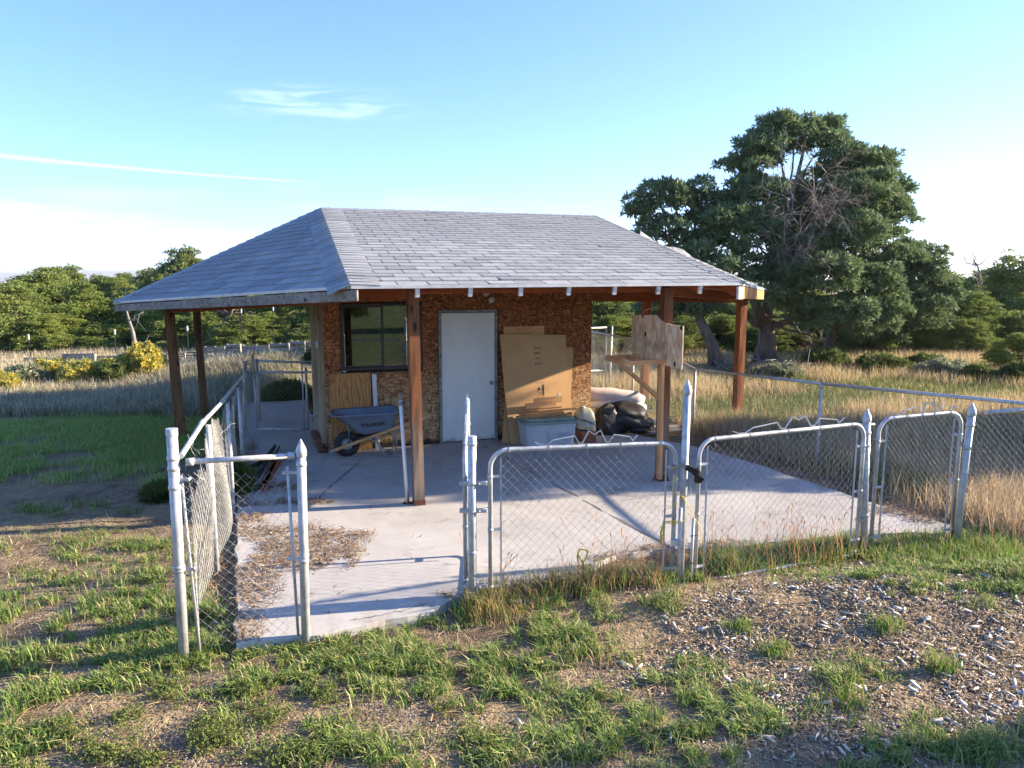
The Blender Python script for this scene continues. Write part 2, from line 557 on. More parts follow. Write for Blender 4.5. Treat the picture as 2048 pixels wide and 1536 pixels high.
def make_galv(name='galvanised_steel', base=0.42, rust=0.0):
    k = NM(name)
    sp_ = k.voro(28, k.vec((1, 1, 0.6)), 'Color'); n = k.noise(5, 5, k.vec((1, 1, 0.35)), 0.65)
    f = k.math('ADD', k.math('MULTIPLY', k.sep(sp_)[0], 0.25), k.math('MULTIPLY', n, 0.75))
    c = k.ramp(f, [(0.25, (base * 0.62, base * 0.66, base * 0.70)), (0.55, (base, base * 1.02, base * 1.04)), (0.8, (base * 1.35, base * 1.37, base * 1.4))])
    dr = k.rng(k.noise(3, 6, k.vec((6, 6, 0.6)), 0.7), 0.62, 0.74)
    c = k.mix(k.math('MULTIPLY', dr, 0.5), c, (0.16, 0.13, 0.11))
    k.set(c, k.rng(n, 0.3, 0.7, 0.38, 0.62), 0.35, 0.5); k.bump(n, 0.08, 0.003)
    return k.m


def make_ply(name, a, b, rot=0.0, knots=True):
    k = NM(name)
    v = k.vec((1.2, 1.2, 0.35), (0, rot, 0))
    w = k.n.new('ShaderNodeTexWave'); w.wave_type = 'BANDS'; w.bands_direction = 'X'
    w.inputs['Scale'].default_value = 5; w.inputs['Distortion'].default_value = 14; w.inputs['Detail'].default_value = 3; w.inputs['Detail Scale'].default_value = 1.2
    k.l.new(v, w.inputs['Vector'])
    g = k.noise(1, 5, k.vec((40, 40, 3)), 0.7)
    f = k.math('ADD', k.math('MULTIPLY', w.outputs[0], 0.35), k.math('MULTIPLY', g, 0.65))
    c = k.ramp(f, [(0.3, a), (0.7, b)])
    c = k.mix(k.rng(k.noise(2, 4), 0.52, 0.72), c, tuple(x * 0.55 for x in a))
    if knots:
        kd = k.voro(1.0, k.vec((4.2, 4.2, 3.4)), 'Distance')
        c = k.mix(k.rng(kd, 0.15, 0.09), c, (0.06, 0.035, 0.02))
    k.set(c, 0.7, 0, 0.3); k.bump(f, 0.2, 0.002)
    return k.m


def make_glass():
    k = NM('window_glass')
    tr = k.n.new('ShaderNodeBsdfTransparent'); tr.inputs[0].default_value = (0.75, 0.8, 0.78, 1)
    gl = k.n.new('ShaderNodeBsdfGlossy'); gl.inputs['Roughness'].default_value = 0.01; gl.inputs[0].default_value = (0.85, 0.92, 0.95, 1)
    mx = k.n.new('ShaderNodeMixShader'); mx.inputs[0].default_value = 0.16
    k.l.new(tr.outputs[0], mx.inputs[1]); k.l.new(gl.outputs[0], mx.inputs[2]); k.l.new(mx.outputs[0], k.out.inputs[0])
    return k.m


M = {}
M['osb'] = make_osb(); M['concrete'] = make_concrete(); M['soil'] = make_ground(); M['shingle'] = make_shingle()
M['galv'] = make_galv('galvanised_steel', 0.50); M['wire'] = make_galv('galvanised_wire', 0.42)
M['ply_orange'] = make_ply('orange_plywood', (0.34, 0.15, 0.045), (0.58, 0.29, 0.10))
M['ply_pale'] = make_ply('weathered_plywood', (0.56, 0.36, 0.21), (0.85, 0.63, 0.43), 0.3)
M['glass'] = make_glass()
M['post'] = wood('post_wood', (0.07, 0.024, 0.010), (0.27, 0.105, 0.04), 2, 1, wear=(0.20, 0.16, 0.125), wear_z=(0.25, 1.25))
M['post_orange'] = wood('stained_post_wood', (0.13, 0.036, 0.011), (0.34, 0.115, 0.035), 2, 1)
M['post_left'] = wood('raw_post_wood', (0.05, 0.024, 0.012), (0.30, 0.15, 0.065), 2, 1)
M['beam'] = wood('stained_beam_wood', (0.17, 0.040, 0.012), (0.38, 0.105, 0.032), 0, 1)
M['rafter'] = wood('stained_rafter_wood', (0.14, 0.036, 0.012), (0.34, 0.10, 0.035), 1, 1)
M['fascia'] = wood('weathered_fascia_wood', (0.09, 0.075, 0.062), (0.31, 0.29, 0.265), 0, 1)
M['fascia_orange'] = wood('orange_fascia_wood', (0.32, 0.12, 0.035), (0.58, 0.27, 0.09), 0, 1)
M['grey_wood'] = wood('grey_weathered_wood', (0.10, 0.09, 0.08), (0.36, 0.345, 0.33), 0, 1)
M['new_wood_x'] = wood('pine_board', (0.42, 0.19, 0.075), (0.70, 0.40, 0.19), 0, 1)
M['new_wood_z'] = wood('pine_stud', (0.40, 0.18, 0.07), (0.68, 0.38, 0.17), 2, 1)
M['corner_wood'] = wood('old_corner_wood', (0.16, 0.10, 0.055), (0.46, 0.34, 0.21), 2, 0.8, wear=(0.44, 0.33, 0.22), wear_z=(0.1, 1.0))
M['white_paint'] = plain('chipped_white_paint', (0.55, 0.55, 0.55), 0.6, var=0.3, scale=20)
M['drip'] = plain('drip_edge_metal', (0.46, 0.48, 0.50), 0.5, 0.3, var=0.15)
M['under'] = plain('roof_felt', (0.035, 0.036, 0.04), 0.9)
M['door'] = None


def make_door():
    k = NM('door_paint')
    n = k.noise(2.2, 6, k.vec((1, 1, 0.35)), 0.7); s = k.noise(26, 3, k.vec((1, 1, 0.15)), 0.7)
    c = k.ramp(n, [(0.3, (0.64, 0.66, 0.65)), (0.65, (0.76, 0.78, 0.77))])
    c = k.mix(k.math('MULTIPLY', k.rng(s, 0.6, 0.75), 0.25), c, (0.38, 0.34, 0.27))
    z = k.sep(k.pos())[2]
    c = k.mix(k.rng(k.math('ADD', z, k.math('MULTIPLY', k.noise(9, 4), 0.25)), 0.22, 0.12), c, (0.34, 0.28, 0.20))
    k.set(c, 0.5, 0, 0.4)
    return k.m


M['door'] = make_door()
M['door_frame'] = plain('door_frame_paint', (0.23, 0.24, 0.22), 0.6, var=0.4, scale=12)
M['win_frame'] = plain('bronze_window_frame', (0.035, 0.03, 0.026), 0.4, 0.3)
M['dark'] = plain('dark_interior', (0.03, 0.028, 0.025), 0.9)
M['brick'] = plain('brick', (0.22, 0.085, 0.05), 0.9, var=0.4, scale=25, bump=0.5)
M['cardboard'] = plain('cardboard', (0.56, 0.335, 0.155), 0.85, var=0.10, scale=2.5, bump=0.05)
M['cardboard_edge'] = plain('cardboard_edge', (0.36, 0.22, 0.11), 0.9)
M['ink'] = plain('print_ink', (0.06, 0.045, 0.035), 0.8, bump=0)
M['bin'] = plain('translucent_bin_plastic', (0.52, 0.53, 0.56), 0.45, var=0.08)
M['lid'] = plain('green_grey_lid_plastic', (0.20, 0.29, 0.24), 0.45, var=0.2)
M['beige'] = plain('beige_plastic', (0.44, 0.43, 0.33), 0.4, var=0.1)
M['black_rubber'] = plain('black_rubber', (0.02, 0.02, 0.021), 0.6, var=0.3)
M['label'] = plain('paper_label', (0.6, 0.6, 0.6), 0.7)
M['yellow_label'] = plain('yellow_label', (0.6, 0.42, 0.12), 0.7)
M['tarp'] = plain('black_plastic_sheet', (0.022, 0.022, 0.024), 0.5, var=0.3, scale=4)
M['pink_roll'] = plain('pale_pink_fabric', (0.60, 0.51, 0.48), 0.8, var=0.2, scale=5)
M['tray'] = plain('blue_grey_tray_paint', (0.19, 0.235, 0.31), 0.45, 0.0, var=0.12, scale=6)
M['steel'] = plain('dull_steel', (0.30, 0.31, 0.33), 0.4, 0.6)
M['vinyl'] = plain('white_vinyl', (0.62, 0.64, 0.68), 0.45, var=0.12)
M['grey_cap'] = plain('grey_cap', (0.2, 0.2, 0.21), 0.5)
M['rust'] = plain('rusty_iron', (0.13, 0.05, 0.025), 0.9, var=0.5, scale=40, bump=0.4)
M['orange_fruit'] = plain('orange_skin', (0.55, 0.15, 0.02), 0.5)
M['tpost'] = plain('green_post_paint', (0.035, 0.06, 0.045), 0.6, var=0.4, scale=20)
M['twine'] = plain('yellow_twine', (0.68, 0.52, 0.08), 0.7)
M['lamp_glass'] = plain('lamp_glass', (0.55, 0.50, 0.42), 0.25)
M['bark'] = wood('juniper_bark', (0.055, 0.042, 0.034), (0.20, 0.16, 0.13), 2, 0.35, knots=False)
M['dead'] = plain('dead_grey_twigs', (0.24, 0.215, 0.20), 0.9, var=0.25, scale=6)
M['blade'] = leafmat('grass_blade', True, trans=0.35)
M['needles'] = leafmat('pine_needles', True, trans=0.30)
M['needles_far'] = leafmat('juniper_sprays', True, trans=0.35, tint=(1.25, 1.2, 0.8))
M['chips'] = NM('wood_chip_fibres')
_a = M['chips'].n.new('ShaderNodeAttribute'); _a.attribute_name = 'col'
M['chips'].set(M['chips'].mix(0.5, _a.outputs['Color'], M['chips'].mix(1.0, _a.outputs['Color'], M['chips'].ramp(M['chips'].noise(60, 3), [(0.3, (0.5, 0.5, 0.5)), (0.7, (1, 1, 1))]), 'MULTIPLY')), 0.85, 0, 0.2)
M['chips'] = M['chips'].m

# ================================================================== SETTING: ground, slab, far hills
def axis_coords(lo, hi, fine_lo, fine_hi, step, growth, far):
    a = list(np.arange(fine_lo, fine_hi + 1e-6, step))
    s = step; x = a[-1]
    while x < hi:
        s *= growth; x += s; a.append(min(x, hi))
    s = step; x = a[0]; b = []
    while x > lo:
        s *= growth; x -= s; b.append(max(x, lo))
    return np.array(b[::-1] + a)


def build_ground():
    xs = axis_coords(-9000, 9000, -6, 7, 0.10, 1.13, 0)
    ys = axis_coords(-3000, 14000, 2.8, 9, 0.09, 1.09, 0)
    X, Y = np.meshgrid(xs, ys)
    Z = hgt(X, Y)
    far = np.hypot(X, Y)
    Z = np.where(far > 80, -0.1, Z)
    nx, ny = len(xs), len(ys)
    v = np.stack([X.ravel(), Y.ravel(), Z.ravel()], 1)
    i = np.arange(nx * ny).reshape(ny, nx)
    a, b, c, d = i[:-1, :-1].ravel(), i[:-1, 1:].ravel(), i[1:, 1:].ravel(), i[1:, :-1].ravel()
    t = np.concatenate([np.stack([a, b, c], 1), np.stack([a, c, d], 1)])
    me = tri_mesh('ground', v, t, M['soil'])
    me.polygons.foreach_set('use_smooth', np.ones(len(t), bool))
    o = link(bpy.data.objects.new('ground', me)); tag(o, kind='structure', label='bare soil and straw around the shed')


build_ground()


def clip_poly(poly, nx, ny, c):
    """keep nx*x+ny*y<=c"""
    out = []
    for i in range(len(poly)):
        p, q = poly[i], poly[(i + 1) % len(poly)]
        dp, dq = nx * p[0] + ny * p[1] - c, nx * q[0] + ny * q[1] - c
        if dp <= 0: out.append(p)
        if (dp < 0) != (dq < 0) and abs(dp - dq) > 1e-12:
            t = dp / (dp - dq); out.append((p[0] + (q[0] - p[0]) * t, p[1] + (q[1] - p[1]) * t))
    return out


slab_root = thing('concrete_slab', 'pale cracked concrete slab in front of the shed', None, (*BO, 0), BA)
slab_root['kind'] = 'structure'


def rough_edge(poly, step=0.16, amp=0.025):
    out = []
    for i in range(len(poly)):
        p, q = poly[i], poly[(i + 1) % len(poly)]
        L = math.dist(p, q); n = max(1, int(L / step))
        for k in range(n):
            t = k / n; a = amp if 0 < k else amp * 0.3
            out.append((p[0] + (q[0] - p[0]) * t + rnd.uniform(-a, a), p[1] + (q[1] - p[1]) * t + rnd.uniform(-a, a)))
    return out


# joints: the long one runs from beside the door to the middle gate post
j = 0.017
east = [(2.36 + j, -0.8), (2.30 + j, 0.0), (4.4, 0.0), (5.0, -0.4), (5.5, -1.78), (5.62, -3.1), (5.69, -4.2), (5.72, -4.8), (5.85, -5.6), (5.62, -5.7), (4.64, -5.42), (3.49, -5.34), (2.72 + j, -5.18)]
west = [(-0.02, 0.0), (2.30 - j, 0.0), (2.36 - j, -0.8), (2.72 - j, -5.18), (2.12, -5.16), (1.47, -5.49), (0.85, -5.56), (0.45, -5.57), (0.23, -5.72), (-0.61, -5.83), (-1.18, -5.76), (-1.22, -3.0), (-1.22, 0.0)]
walk = [(-1.22, 0.012), (-0.02, 0.012), (-0.02, 1.60), (-1.2, 1.6)]
ramp_ = [(-1.25, 1.64), (-0.02, 1.64), (-0.02, 4.4), (-1.25, 4.4)]


def split_line(poly, p, q, gap):
    dx, dy = q[0] - p[0], q[1] - p[1]; L = math.hypot(dx, dy); nx, ny = -dy / L, dx / L
    c = nx * p[0] + ny * p[1]
    return clip_poly(poly, nx, ny, c - gap / 2), clip_poly(poly, -nx, -ny, -c - gap / 2)


e1, e2 = split_line(east, (2.5, -1.55), (5.6, -2.35), 0.010)
e1a, e1b = split_line(e1, (2.6, -3.6), (5.7, -3.75), 0.006)
for k, (pl, z0) in enumerate(((e1a, 0.0), (e1b, 0.002), (e2, 0.0), (west, 0.012), (walk, 0.0))):
    mb = MB(); mb.prism(rough_edge(pl) if k != 4 else pl, 0.13, (0, 0, z0 - 0.13), (1, 0, 0), (0, 1, 0))
    mb.build('slab_panel', M['concrete'], slab_root, bevel=0.004)
mb = MB()
mb.add([(-1.25, 1.64, -0.1), (-0.02, 1.64, -0.1), (-0.02, 1.64, -0.02), (-1.25, 1.64, -0.02), (-1.25, 4.2, -0.1), (-0.02, 4.2, -0.1), (-0.02, 4.2, 0.16), (-1.25, 4.2, 0.16)],
       [(0, 1, 2, 3), (3, 2, 6, 7), (4, 7, 6, 5), (0, 3, 7, 4), (1, 5, 6, 2)])
mb.build('slab_ramp', M['concrete'], slab_root)


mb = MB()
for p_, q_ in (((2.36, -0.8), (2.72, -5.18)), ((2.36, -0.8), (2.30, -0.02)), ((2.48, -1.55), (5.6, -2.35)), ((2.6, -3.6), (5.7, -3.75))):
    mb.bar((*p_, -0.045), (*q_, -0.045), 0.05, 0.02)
o = mb.build('joint_shade', M['under'], slab_root); o['kind'] = 'stuff'  # near-black bars paint the shade down inside the slab joints


def crack(pts, w):
    mb = MB(); P = []
    for i in range(len(pts) - 1):
        for k in range(14):
            t = k / 14; P.append((pts[i][0] + (pts[i + 1][0] - pts[i][0]) * t + rnd.uniform(-.012, .012), pts[i][1] + (pts[i + 1][1] - pts[i][1]) * t + rnd.uniform(-.012, .012)))
    P.append(pts[-1])
    for i in range(len(P) - 1):
        a, b = Vector((*P[i], 0.0165)), Vector((*P[i + 1], 0.0165)); d = (b - a).normalized(); s = Vector((-d.y, d.x, 0))
        wa = w * rnd.uniform(0.3, 1.3); wb = w * rnd.uniform(0.3, 1.3)
        mb.add([a - s * wa, a + s * wa, b + s * wb, b - s * wb], [(0, 1, 2, 3)])
    return mb


def bp(px, py):
    g = G(px, py); return tob(g.x, g.y)


mb = crack([bp(618, 1018), bp(650, 985), bp(690, 950), bp(722, 922)], 0.007)
mb.build('crack', M['under'], slab_root)
mb = crack([bp(700, 1245), bp(640, 1250), bp(800, 1222), bp(870, 1205)][:1] + [bp(800, 1226), bp(870, 1205)], 0.003)
mb.build('crack', M['under'], slab_root)


def hill(name, label, dist, prof, depth, c1, c2):
    mb = MB(); n = len(prof)
    vs = []
    for j_ in range(5):
        for (px, py) in prof:
            v = V(px, py, dist); t = j_ / 4
            vs.append((v.x * (1 + (t * depth / dist)), dist + depth * t - (depth * 0.6) * (1 - t) * 0, max(-1, v.z) * math.sin(math.pi * (0.0 + t)) if j_ not in (0, 4) else -2))
    fs = [(j_ * n + i, j_ * n + i + 1, (j_ + 1) * n + i + 1, (j_ + 1) * n + i) for j_ in range(4) for i in range(n - 1)]
    mb.add(vs, fs, True)
    k = NM(name); k.set(k.ramp(k.noise(0.0015, 6, rough=0.65), [(0.35, c1), (0.65, c2)]), 1.0, 0, 0.0)
    o = mb.build(name, k.m); tag(o, label=label, kind='structure'); return o


hill('mountain', 'pale blue mountains on the horizon behind the left trees', 6500,
     [(-700, 556), (-500, 540), (-350, 548), (-200, 538), (-60, 546), (0, 543), (50, 545), (90, 553), (130, 549), (150, 543), (175, 538), (230, 539), (280, 537), (330, 539), (380, 545), (450, 552), (560, 556)], 1500, (0.12, 0.13, 0.11), (0.34, 0.26, 0.20))
hill('mountain', 'low rounded blue hill on the horizon at the right', 6500,
     [(1500, 556), (1700, 553), (1830, 548), (1870, 545), (1895, 539), (1915, 537), (1935, 540), (1965, 547), (2010, 549), (2100, 545), (2300, 550), (2700, 556)], 1200, (0.10, 0.12, 0.10), (0.22, 0.20, 0.16))

# ================================================================== THE SHED
shed = thing('shed', 'orange brown strand board shed under a wide hipped grey shingle roof', 'shed', (*BO, 0), BA)
T = 0.012


def sheet(x0, x1, z0, z1, y=0.0, t=T):
    mb = MB(); mb.box(((x0 + x1) / 2, y - t / 2, (z0 + z1) / 2), (x1 - x0, t, z1 - z0)); return mb


g = 0.002
for (x0, x1, z0, z1, lab) in [
    (0.0, 0.245, 1.185, 2.23, None), (0.0, 1.66, 2.234, 2.52, None), (0.0, 1.66, 0.0, 1.18, 'strand board panel bleached pale towards the floor'),
    (1.465, 1.66, 1.185, 2.23, None), (1.664, 2.70, 2.10, 2.52, None), (2.70, 4.34, 0.0, 2.23, 'strand board panel right of the door'), (2.704, 4.34, 2.234, 2.52, None)]:
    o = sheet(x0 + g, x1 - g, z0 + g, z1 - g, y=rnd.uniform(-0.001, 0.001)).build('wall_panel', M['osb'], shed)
    if lab: o['label'] = lab
o = sheet(1.664, 1.72, 0.0, 2.097, 0.004).build('wall_panel', M['osb'], shed)
# framing behind the panels, other walls
mb = MB()
for x0, x1, z0, z1 in ((0.02, 0.24, 0, 2.5), (1.47, 1.7, 0, 2.5), (2.7, 4.3, 0, 2.5), (0.24, 1.47, 0, 1.2), (0.24, 1.47, 2.24, 2.5), (1.7, 2.7, 2.1, 2.5)):
    mb.box(((x0 + x1) / 2, 0.05, (z0 + z1) / 2), (x1 - x0, 0.08, z1 - z0))
mb.build('wall_frame', M['dark'], shed)
mb = MB(); mb.box((4.29, 1.2, 1.25), (0.06, 2.2, 2.5)); mb.box((2.17, 2.33, 1.25), (4.3, 0.06, 2.5)); mb.build('wall', M['osb'], shed)
mb = MB(); mb.box((2.17, 1.2, 2.50), (4.2, 2.2, 0.02)); mb.build('ceiling', M['dark'], shed)
mb = MB(); mb.box((2.17, 1.2, 0.01), (4.2, 2.2, 0.02)); mb.build('floor', M['dark'], shed)
# left wall: old vertical boards and a round corner post
yy = 0.07
while yy < 2.2:
    w = rnd.uniform(0.13, 0.19)
    mb = MB(); mb.box((-0.008 + rnd.uniform(-.006, .006), yy + w / 2, 1.24), (0.03, w - 0.006, 2.46))
    mb.build('wall_board', M['corner_wood'], shed, bevel=0.003); yy += w
mb = MB(); mb.tube([(-0.01, 0.045, 0.0), (-0.016, 0.05, 0.8), (-0.006, 0.045, 1.7), (-0.012, 0.04, 2.45)], [0.066, 0.062, 0.058, 0.056], 12)
mb.build('corner_post', M['corner_wood'], shed)
for i in range(7):
    mb = MB(); mb.box((-0.085 + rnd.uniform(-.012, .012), 0.05 + i * 0.205, 0.045 + rnd.uniform(-.006, .006)), (0.10, 0.19, 0.085), Matrix.Rotation(rnd.uniform(-.06, .06), 3, 'Z'))
    mb.build('brick', M['brick'], shed, bevel=0.006)
mb = MB(); mb.box((-0.045, -0.015, 0.04), (0.11, 0.12, 0.09)); mb.tube([(-0.08, -0.03, 0), (-0.075, -0.03, 0.14)], 0.04, 7)
mb.build('rotten_sill', M['rust'], shed)
mb = MB(); mb.box((-0.09, 0.06, 1.62), (0.04, 0.06, 0.11)); mb.build('outlet_box', M['steel'], shed, bevel=0.004)
# door
mb = MB(); mb.box((1.745, -0.02, 1.04), (0.045, 0.05, 2.08)); mb.box((2.655, -0.02, 1.04), (0.045, 0.05, 2.08)); mb.box((2.20, -0.02, 2.083), (0.955, 0.05, 0.04)); mb.box((2.2, -0.03, 0.012), (0.87, 0.10, 0.03))
mb.build('door_casing', M['door_frame'], shed, bevel=0.003)
mb = MB(); mb.box((2.20, -0.012, 1.045), (0.862, 0.04, 2.02)); door = mb.build('door', M['door'], shed, bevel=0.003)
mb = MB(); mb.lathe((2.575, -0.032, 0.94), [(0.001, -0.055), (0.018, -0.053), (0.027, -0.043), (0.026, -0.032), (0.012, -0.024), (0.012, -0.008), (0.031, -0.005), (0.032, 0.0)], 16, 'y')
mb.build('doorknob', M['steel'], door)
# window
mb = MB()
for c, s_ in (((0.265, -0.022, 1.72), (0.045, 0.045, 0.99)), ((1.445, -0.022, 1.72), (0.045, 0.045, 0.99)), ((0.855, -0.022, 2.197), (1.135, 0.045, 0.04)), ((0.855, -0.028, 1.243), (1.135, 0.055, 0.045))):
    mb.box(c, s_)
win = mb.build('window', M['win_frame'], shed, bevel=0.003)
mb = MB(); mb.box((0.865, -0.014, 1.72), (0.032, 0.026, 0.905)); mb.box((0.58, -0.010, 2.166), (0.57, 0.02, 0.022)); mb.box((0.58, -0.010, 1.278), (0.57, 0.02, 0.022))
mb.build('sash', M['win_frame'], win)
for x0, x1, y_ in ((0.288, 0.849, -0.004), (0.881, 1.422, 0.006)):
    mb = MB(); mb.add([(x0, y_, 1.266), (x1, y_, 1.266), (x1, y_, 2.177), (x0, y_, 2.177)], [(0, 1, 2, 3)])
    mb.build('pane', M['glass'], win)
mb = MB(); mb.lathe((0.29, -0.02, 1.205), [(0.001, 0), (0.03, 0.002), (0.028, 0.02), (0.001, 0.022)], 10); mb.build('vent_cap', M['vinyl'], shed)
# flood light
mb = MB(); mb.lathe((2.50, -0.012, 2.36), [(0.001, -0.03), (0.05, -0.028), (0.055, 0.0)], 14, 'y'); fl = mb.build('flood_light', M['lamp_glass'], shed)
for dx, dz, ax in ((-0.015, 0.03, Vector((-0.3, -1, 0.1))), (0.03, -0.075, Vector((0.3, -1, -0.35)))):
    p = Vector((2.50 + dx, -0.04, 2.36 + dz)); d = ax.normalized()
    mb = MB(); mb.tube([p, p + d * 0.03, p + d * 0.06, p + d * 0.095, p + d * 0.10, p + d * 0.102], [0.018, 0.022, 0.045, 0.054, 0.048, 0.01], 14)
    mb.build('flood_lamp', M['lamp_glass'], fl)

# ---- posts and beams
POSTS = [(0.734, -3.006, 'P1'), (3.906, -3.011, 'P2'), (7.557, 0.321, 'P3'), (6.94, 2.72, 'P4'), (-2.19, 2.2, 'L1'), (-1.915, 3.97, 'L2')]
EZ = {'P1': 2.45, 'P2': 2.46, 'P3': 2.27, 'P4': 2.36, 'L1': 2.13, 'L2': 2.16}


def rough_post(x, y, z0, z1, w, mat, lean=(0, 0)):
    mb = MB(); n = 9; vs = []
    for i in range(n):
        t = i / (n - 1); z = z0 + (z1 - z0) * t
        for a, b in ((-1, -1), (0, -1.02), (1, -1), (1.02, 0), (1, 1), (0, 1.02), (-1, 1), (-1.02, 0)):
            vs.append((x + lean[0] * t + a * w / 2 + rnd.uniform(-.0025, .0025), y + lean[1] * t + b * w / 2 + rnd.uniform(-.0025, .0025), z))
    fs = [(i * 8 + k, i * 8 + (k + 1) % 8, (i + 1) * 8 + (k + 1) % 8, (i + 1) * 8 + k) for i in range(n - 1) for k in range(8)]
    fs += [tuple(reversed(range(8))), tuple(range((n - 1) * 8, n * 8))]
    return mb.add(vs, fs)


for (x, y, n) in POSTS:
    mt = {'P1': M['post'], 'P2': M['post'], 'P3': M['post_orange'], 'P4': M['post_orange'], 'L1': M['post_left'], 'L2': M['post_left']}[n]
    z0 = {'P1': 0.0, 'P2': 0.02}.get(n, -0.12)
    lean = {'P1': (-0.035, 0.0), 'L1': (-0.06, 0.0), 'L2': (-0.04, 0), 'P3': (0.0, 0.0)}.get(n, (0, 0))
    lab = {'P1': 'middle porch post bleached grey towards its rusty foot', 'P2': 'porch post that carries the plywood board', 'P3': 'orange corner post at the right end of the roof', 'P4': 'orange back post seen beyond the plywood board', 'L1': 'raw wood post nearer the left fence', 'L2': 'thin post behind the left corner post'}[n]
    w = {'P1': 0.116, 'P2': 0.122, 'P3': 0.14, 'P4': 0.14, 'L1': 0.15, 'L2': 0.13}[n]
    po = rough_post(x, y, z0, EZ[n], w, mt, lean).build('porch_post', mt, shed); po['label'] = lab
    if n in ('P1', 'P2'):
        mb = MB(); mb.box((x, y, 0.03), (w + 0.012, w + 0.012, 0.09)); mb.box((x, y, 0.006), (w + 0.05, w + 0.03, 0.01))
        mb.build('post_bracket', M['rust'], po, bevel=0.003)
pd = {n: Vector((x, y, EZ[n])) for x, y, n in POSTS}
for a, b in (('P1', 'P2'), ('P2', 'P3'), ('P3', 'P4'), ('L1', 'P1'), ('L1', 'L2')):
    A, Bv = pd[a].copy(), pd[b].copy()
    if (a, b) == ('P1', 'P2'): A.y += 0.115; Bv.y += 0.115; A.z += 0.05; Bv.z += 0.05; d = (Bv - A).normalized(); A -= d * 0.1; Bv += d * 0.1
    mb = MB(); mb.bar(A + Vector((0, 0, -0.03)), Bv + Vector((0, 0, -0.03)), 0.09, 0.14); mb.build('beam', M['beam'], shed, bevel=0.004)
mb = MB(); mb.bar((4.3, 0.02, 2.31), (7.6, 0.30, 2.25), 0.05, 0.19); mb.build('beam', M['beam'], shed, bevel=0.004)

# ---- roof
F1 = Vector((0.0, -3.3, 2.49)); F2 = Vector((4.78, -3.3, 2.52)); R1 = Vector((0.17, 1.5, 3.715)); R2 = Vector((5.1, 1.5, 3.735))
L1 = Vector((-2.85, 1.1, 2.245)); L2 = Vector((-2.75, 4.7, 2.25)); K1 = Vector((0.0, 6.3, 2.49)); K2 = Vector((4.9, 6.3, 2.52))
Q1 = Vector((8.15, 0.5, 2.40)); Q2 = Vector((8.1, 3.6, 2.42))
deck = MB()
planes = [(F1, F2, R2, R1), (F1, R1, L1), (F2, Q1, R2), (L1, R1, L2), (L2, R1, K1), (K1, R1, R2, K2), (Q1, Q2, R2), (Q2, K2, R2)]
for pl in planes:
    n = (pl[1] - pl[0]).cross(pl[2] - pl[0]).normalized()
    if n.z < 0: pl = tuple(reversed(pl)); n = -n
    k = len(pl); vs = [p for p in pl] + [p - Vector((0, 0, 0.022)) for p in pl]
    deck.add(vs, [tuple(range(k))]); deck.add(vs, [tuple(range(2 * k - 1, k - 1, -1))])
deck_o = deck.build('roof_deck', M['under'], shed)
deck_o.data.materials.append(M['rafter'])
for p in deck_o.data.polygons:
    if p.normal.z < 0: p.material_index = 1

SHG = []   # (distance, object builder)


def shingles(p0, p1, top, poly3, tabw, expo, seed, slot=0.013):
    """p0->p1 is the eave; poly3 the plane's outline"""
    rr = random.Random(seed)
    u = (p1 - p0).normalized(); n = u.cross(top - p0).normalized()
    if n.z < 0: n = -n
    v = n.cross(u).normalized()
    if (top - p0).dot(v) < 0: v = -v
    P2 = [((q - p0).dot(u), (q - p0).dot(v)) for q in poly3]
    area = sum(P2[i][0] * P2[(i + 1) % len(P2)][1] - P2[(i + 1) % len(P2)][0] * P2[i][1] for i in range(len(P2)))
    if area < 0: P2 = P2[::-1]
    vmax = max(q[1] for q in P2); umin = min(q[0] for q in P2); umax = max(q[0] for q in P2)
    rows = int(vmax / expo) + 1
    M3 = Matrix((u, v, n)).transposed().to_4x4()
    for r in range(rows):
        v0 = r * expo - (0.02 if r == 0 else 0); off = (r % 2) * tabw / 2 + rr.uniform(-0.015, 0.015) + (r % 3) * 0.01
        x = umin - tabw * 1.5 + off
        while x < umax:
            a, b = x + slot / 2, x + tabw - slot / 2; x += tabw
            q = [(a, v0 + rr.uniform(-.0025, .0025)), (b, v0 + rr.uniform(-.0025, .0025)), (b, v0 + expo * 1.12), (a, v0 + expo * 1.12)]
            full = True
            for i in range(len(P2)):
                e, f_ = P2[i], P2[(i + 1) % len(P2)]; dx, dy = f_[0] - e[0], f_[1] - e[1]
                if abs(dy) < 1e-6 and e[1] < 0.01: continue
                nx, ny = dy, -dx; c = nx * e[0] + ny * e[1]
                if any(nx * w[0] + ny * w[1] > c + 1e-9 for w in q): full = False
                q = clip_poly(q, nx, ny, c)
                if len(q) < 3: break
            if len(q) < 3: continue
            cx_ = sum(w[0] for w in q) / len(q); cy_ = sum(w[1] for w in q) / len(q)
            A2 = abs(sum(q[i][0] * q[(i + 1) % len(q)][1] - q[(i + 1) % len(q)][0] * q[i][1] for i in range(len(q)))) / 2
            if A2 < 0.002: continue
            lift = rr.uniform(0.009, 0.015) + (0.008 if rr.random() < 0.03 else 0)
            k = len(q); vs = []
            for (ux, vy) in q:
                t = 1 - min(1, max(0, (vy - v0) / (expo * 1.12)))
                vs.append((ux - cx_, vy - cy_, 0.002 + lift * t))
            vs += [(w[0], w[1], 0.0) for w in vs]
            fs = [tuple(range(k))] + [(i, k + i, k + (i + 1) % k, (i + 1) % k) for i in range(k)]
            wp = p0 + u * cx_ + v * cy_
            world = Matrix.Translation(wp) @ M3
            dist = (B(wp.x, wp.y, wp.z) - Vector((0, 0, CAMH))).length
            SHG.append((A2 / dist ** 2, vs, fs, world))


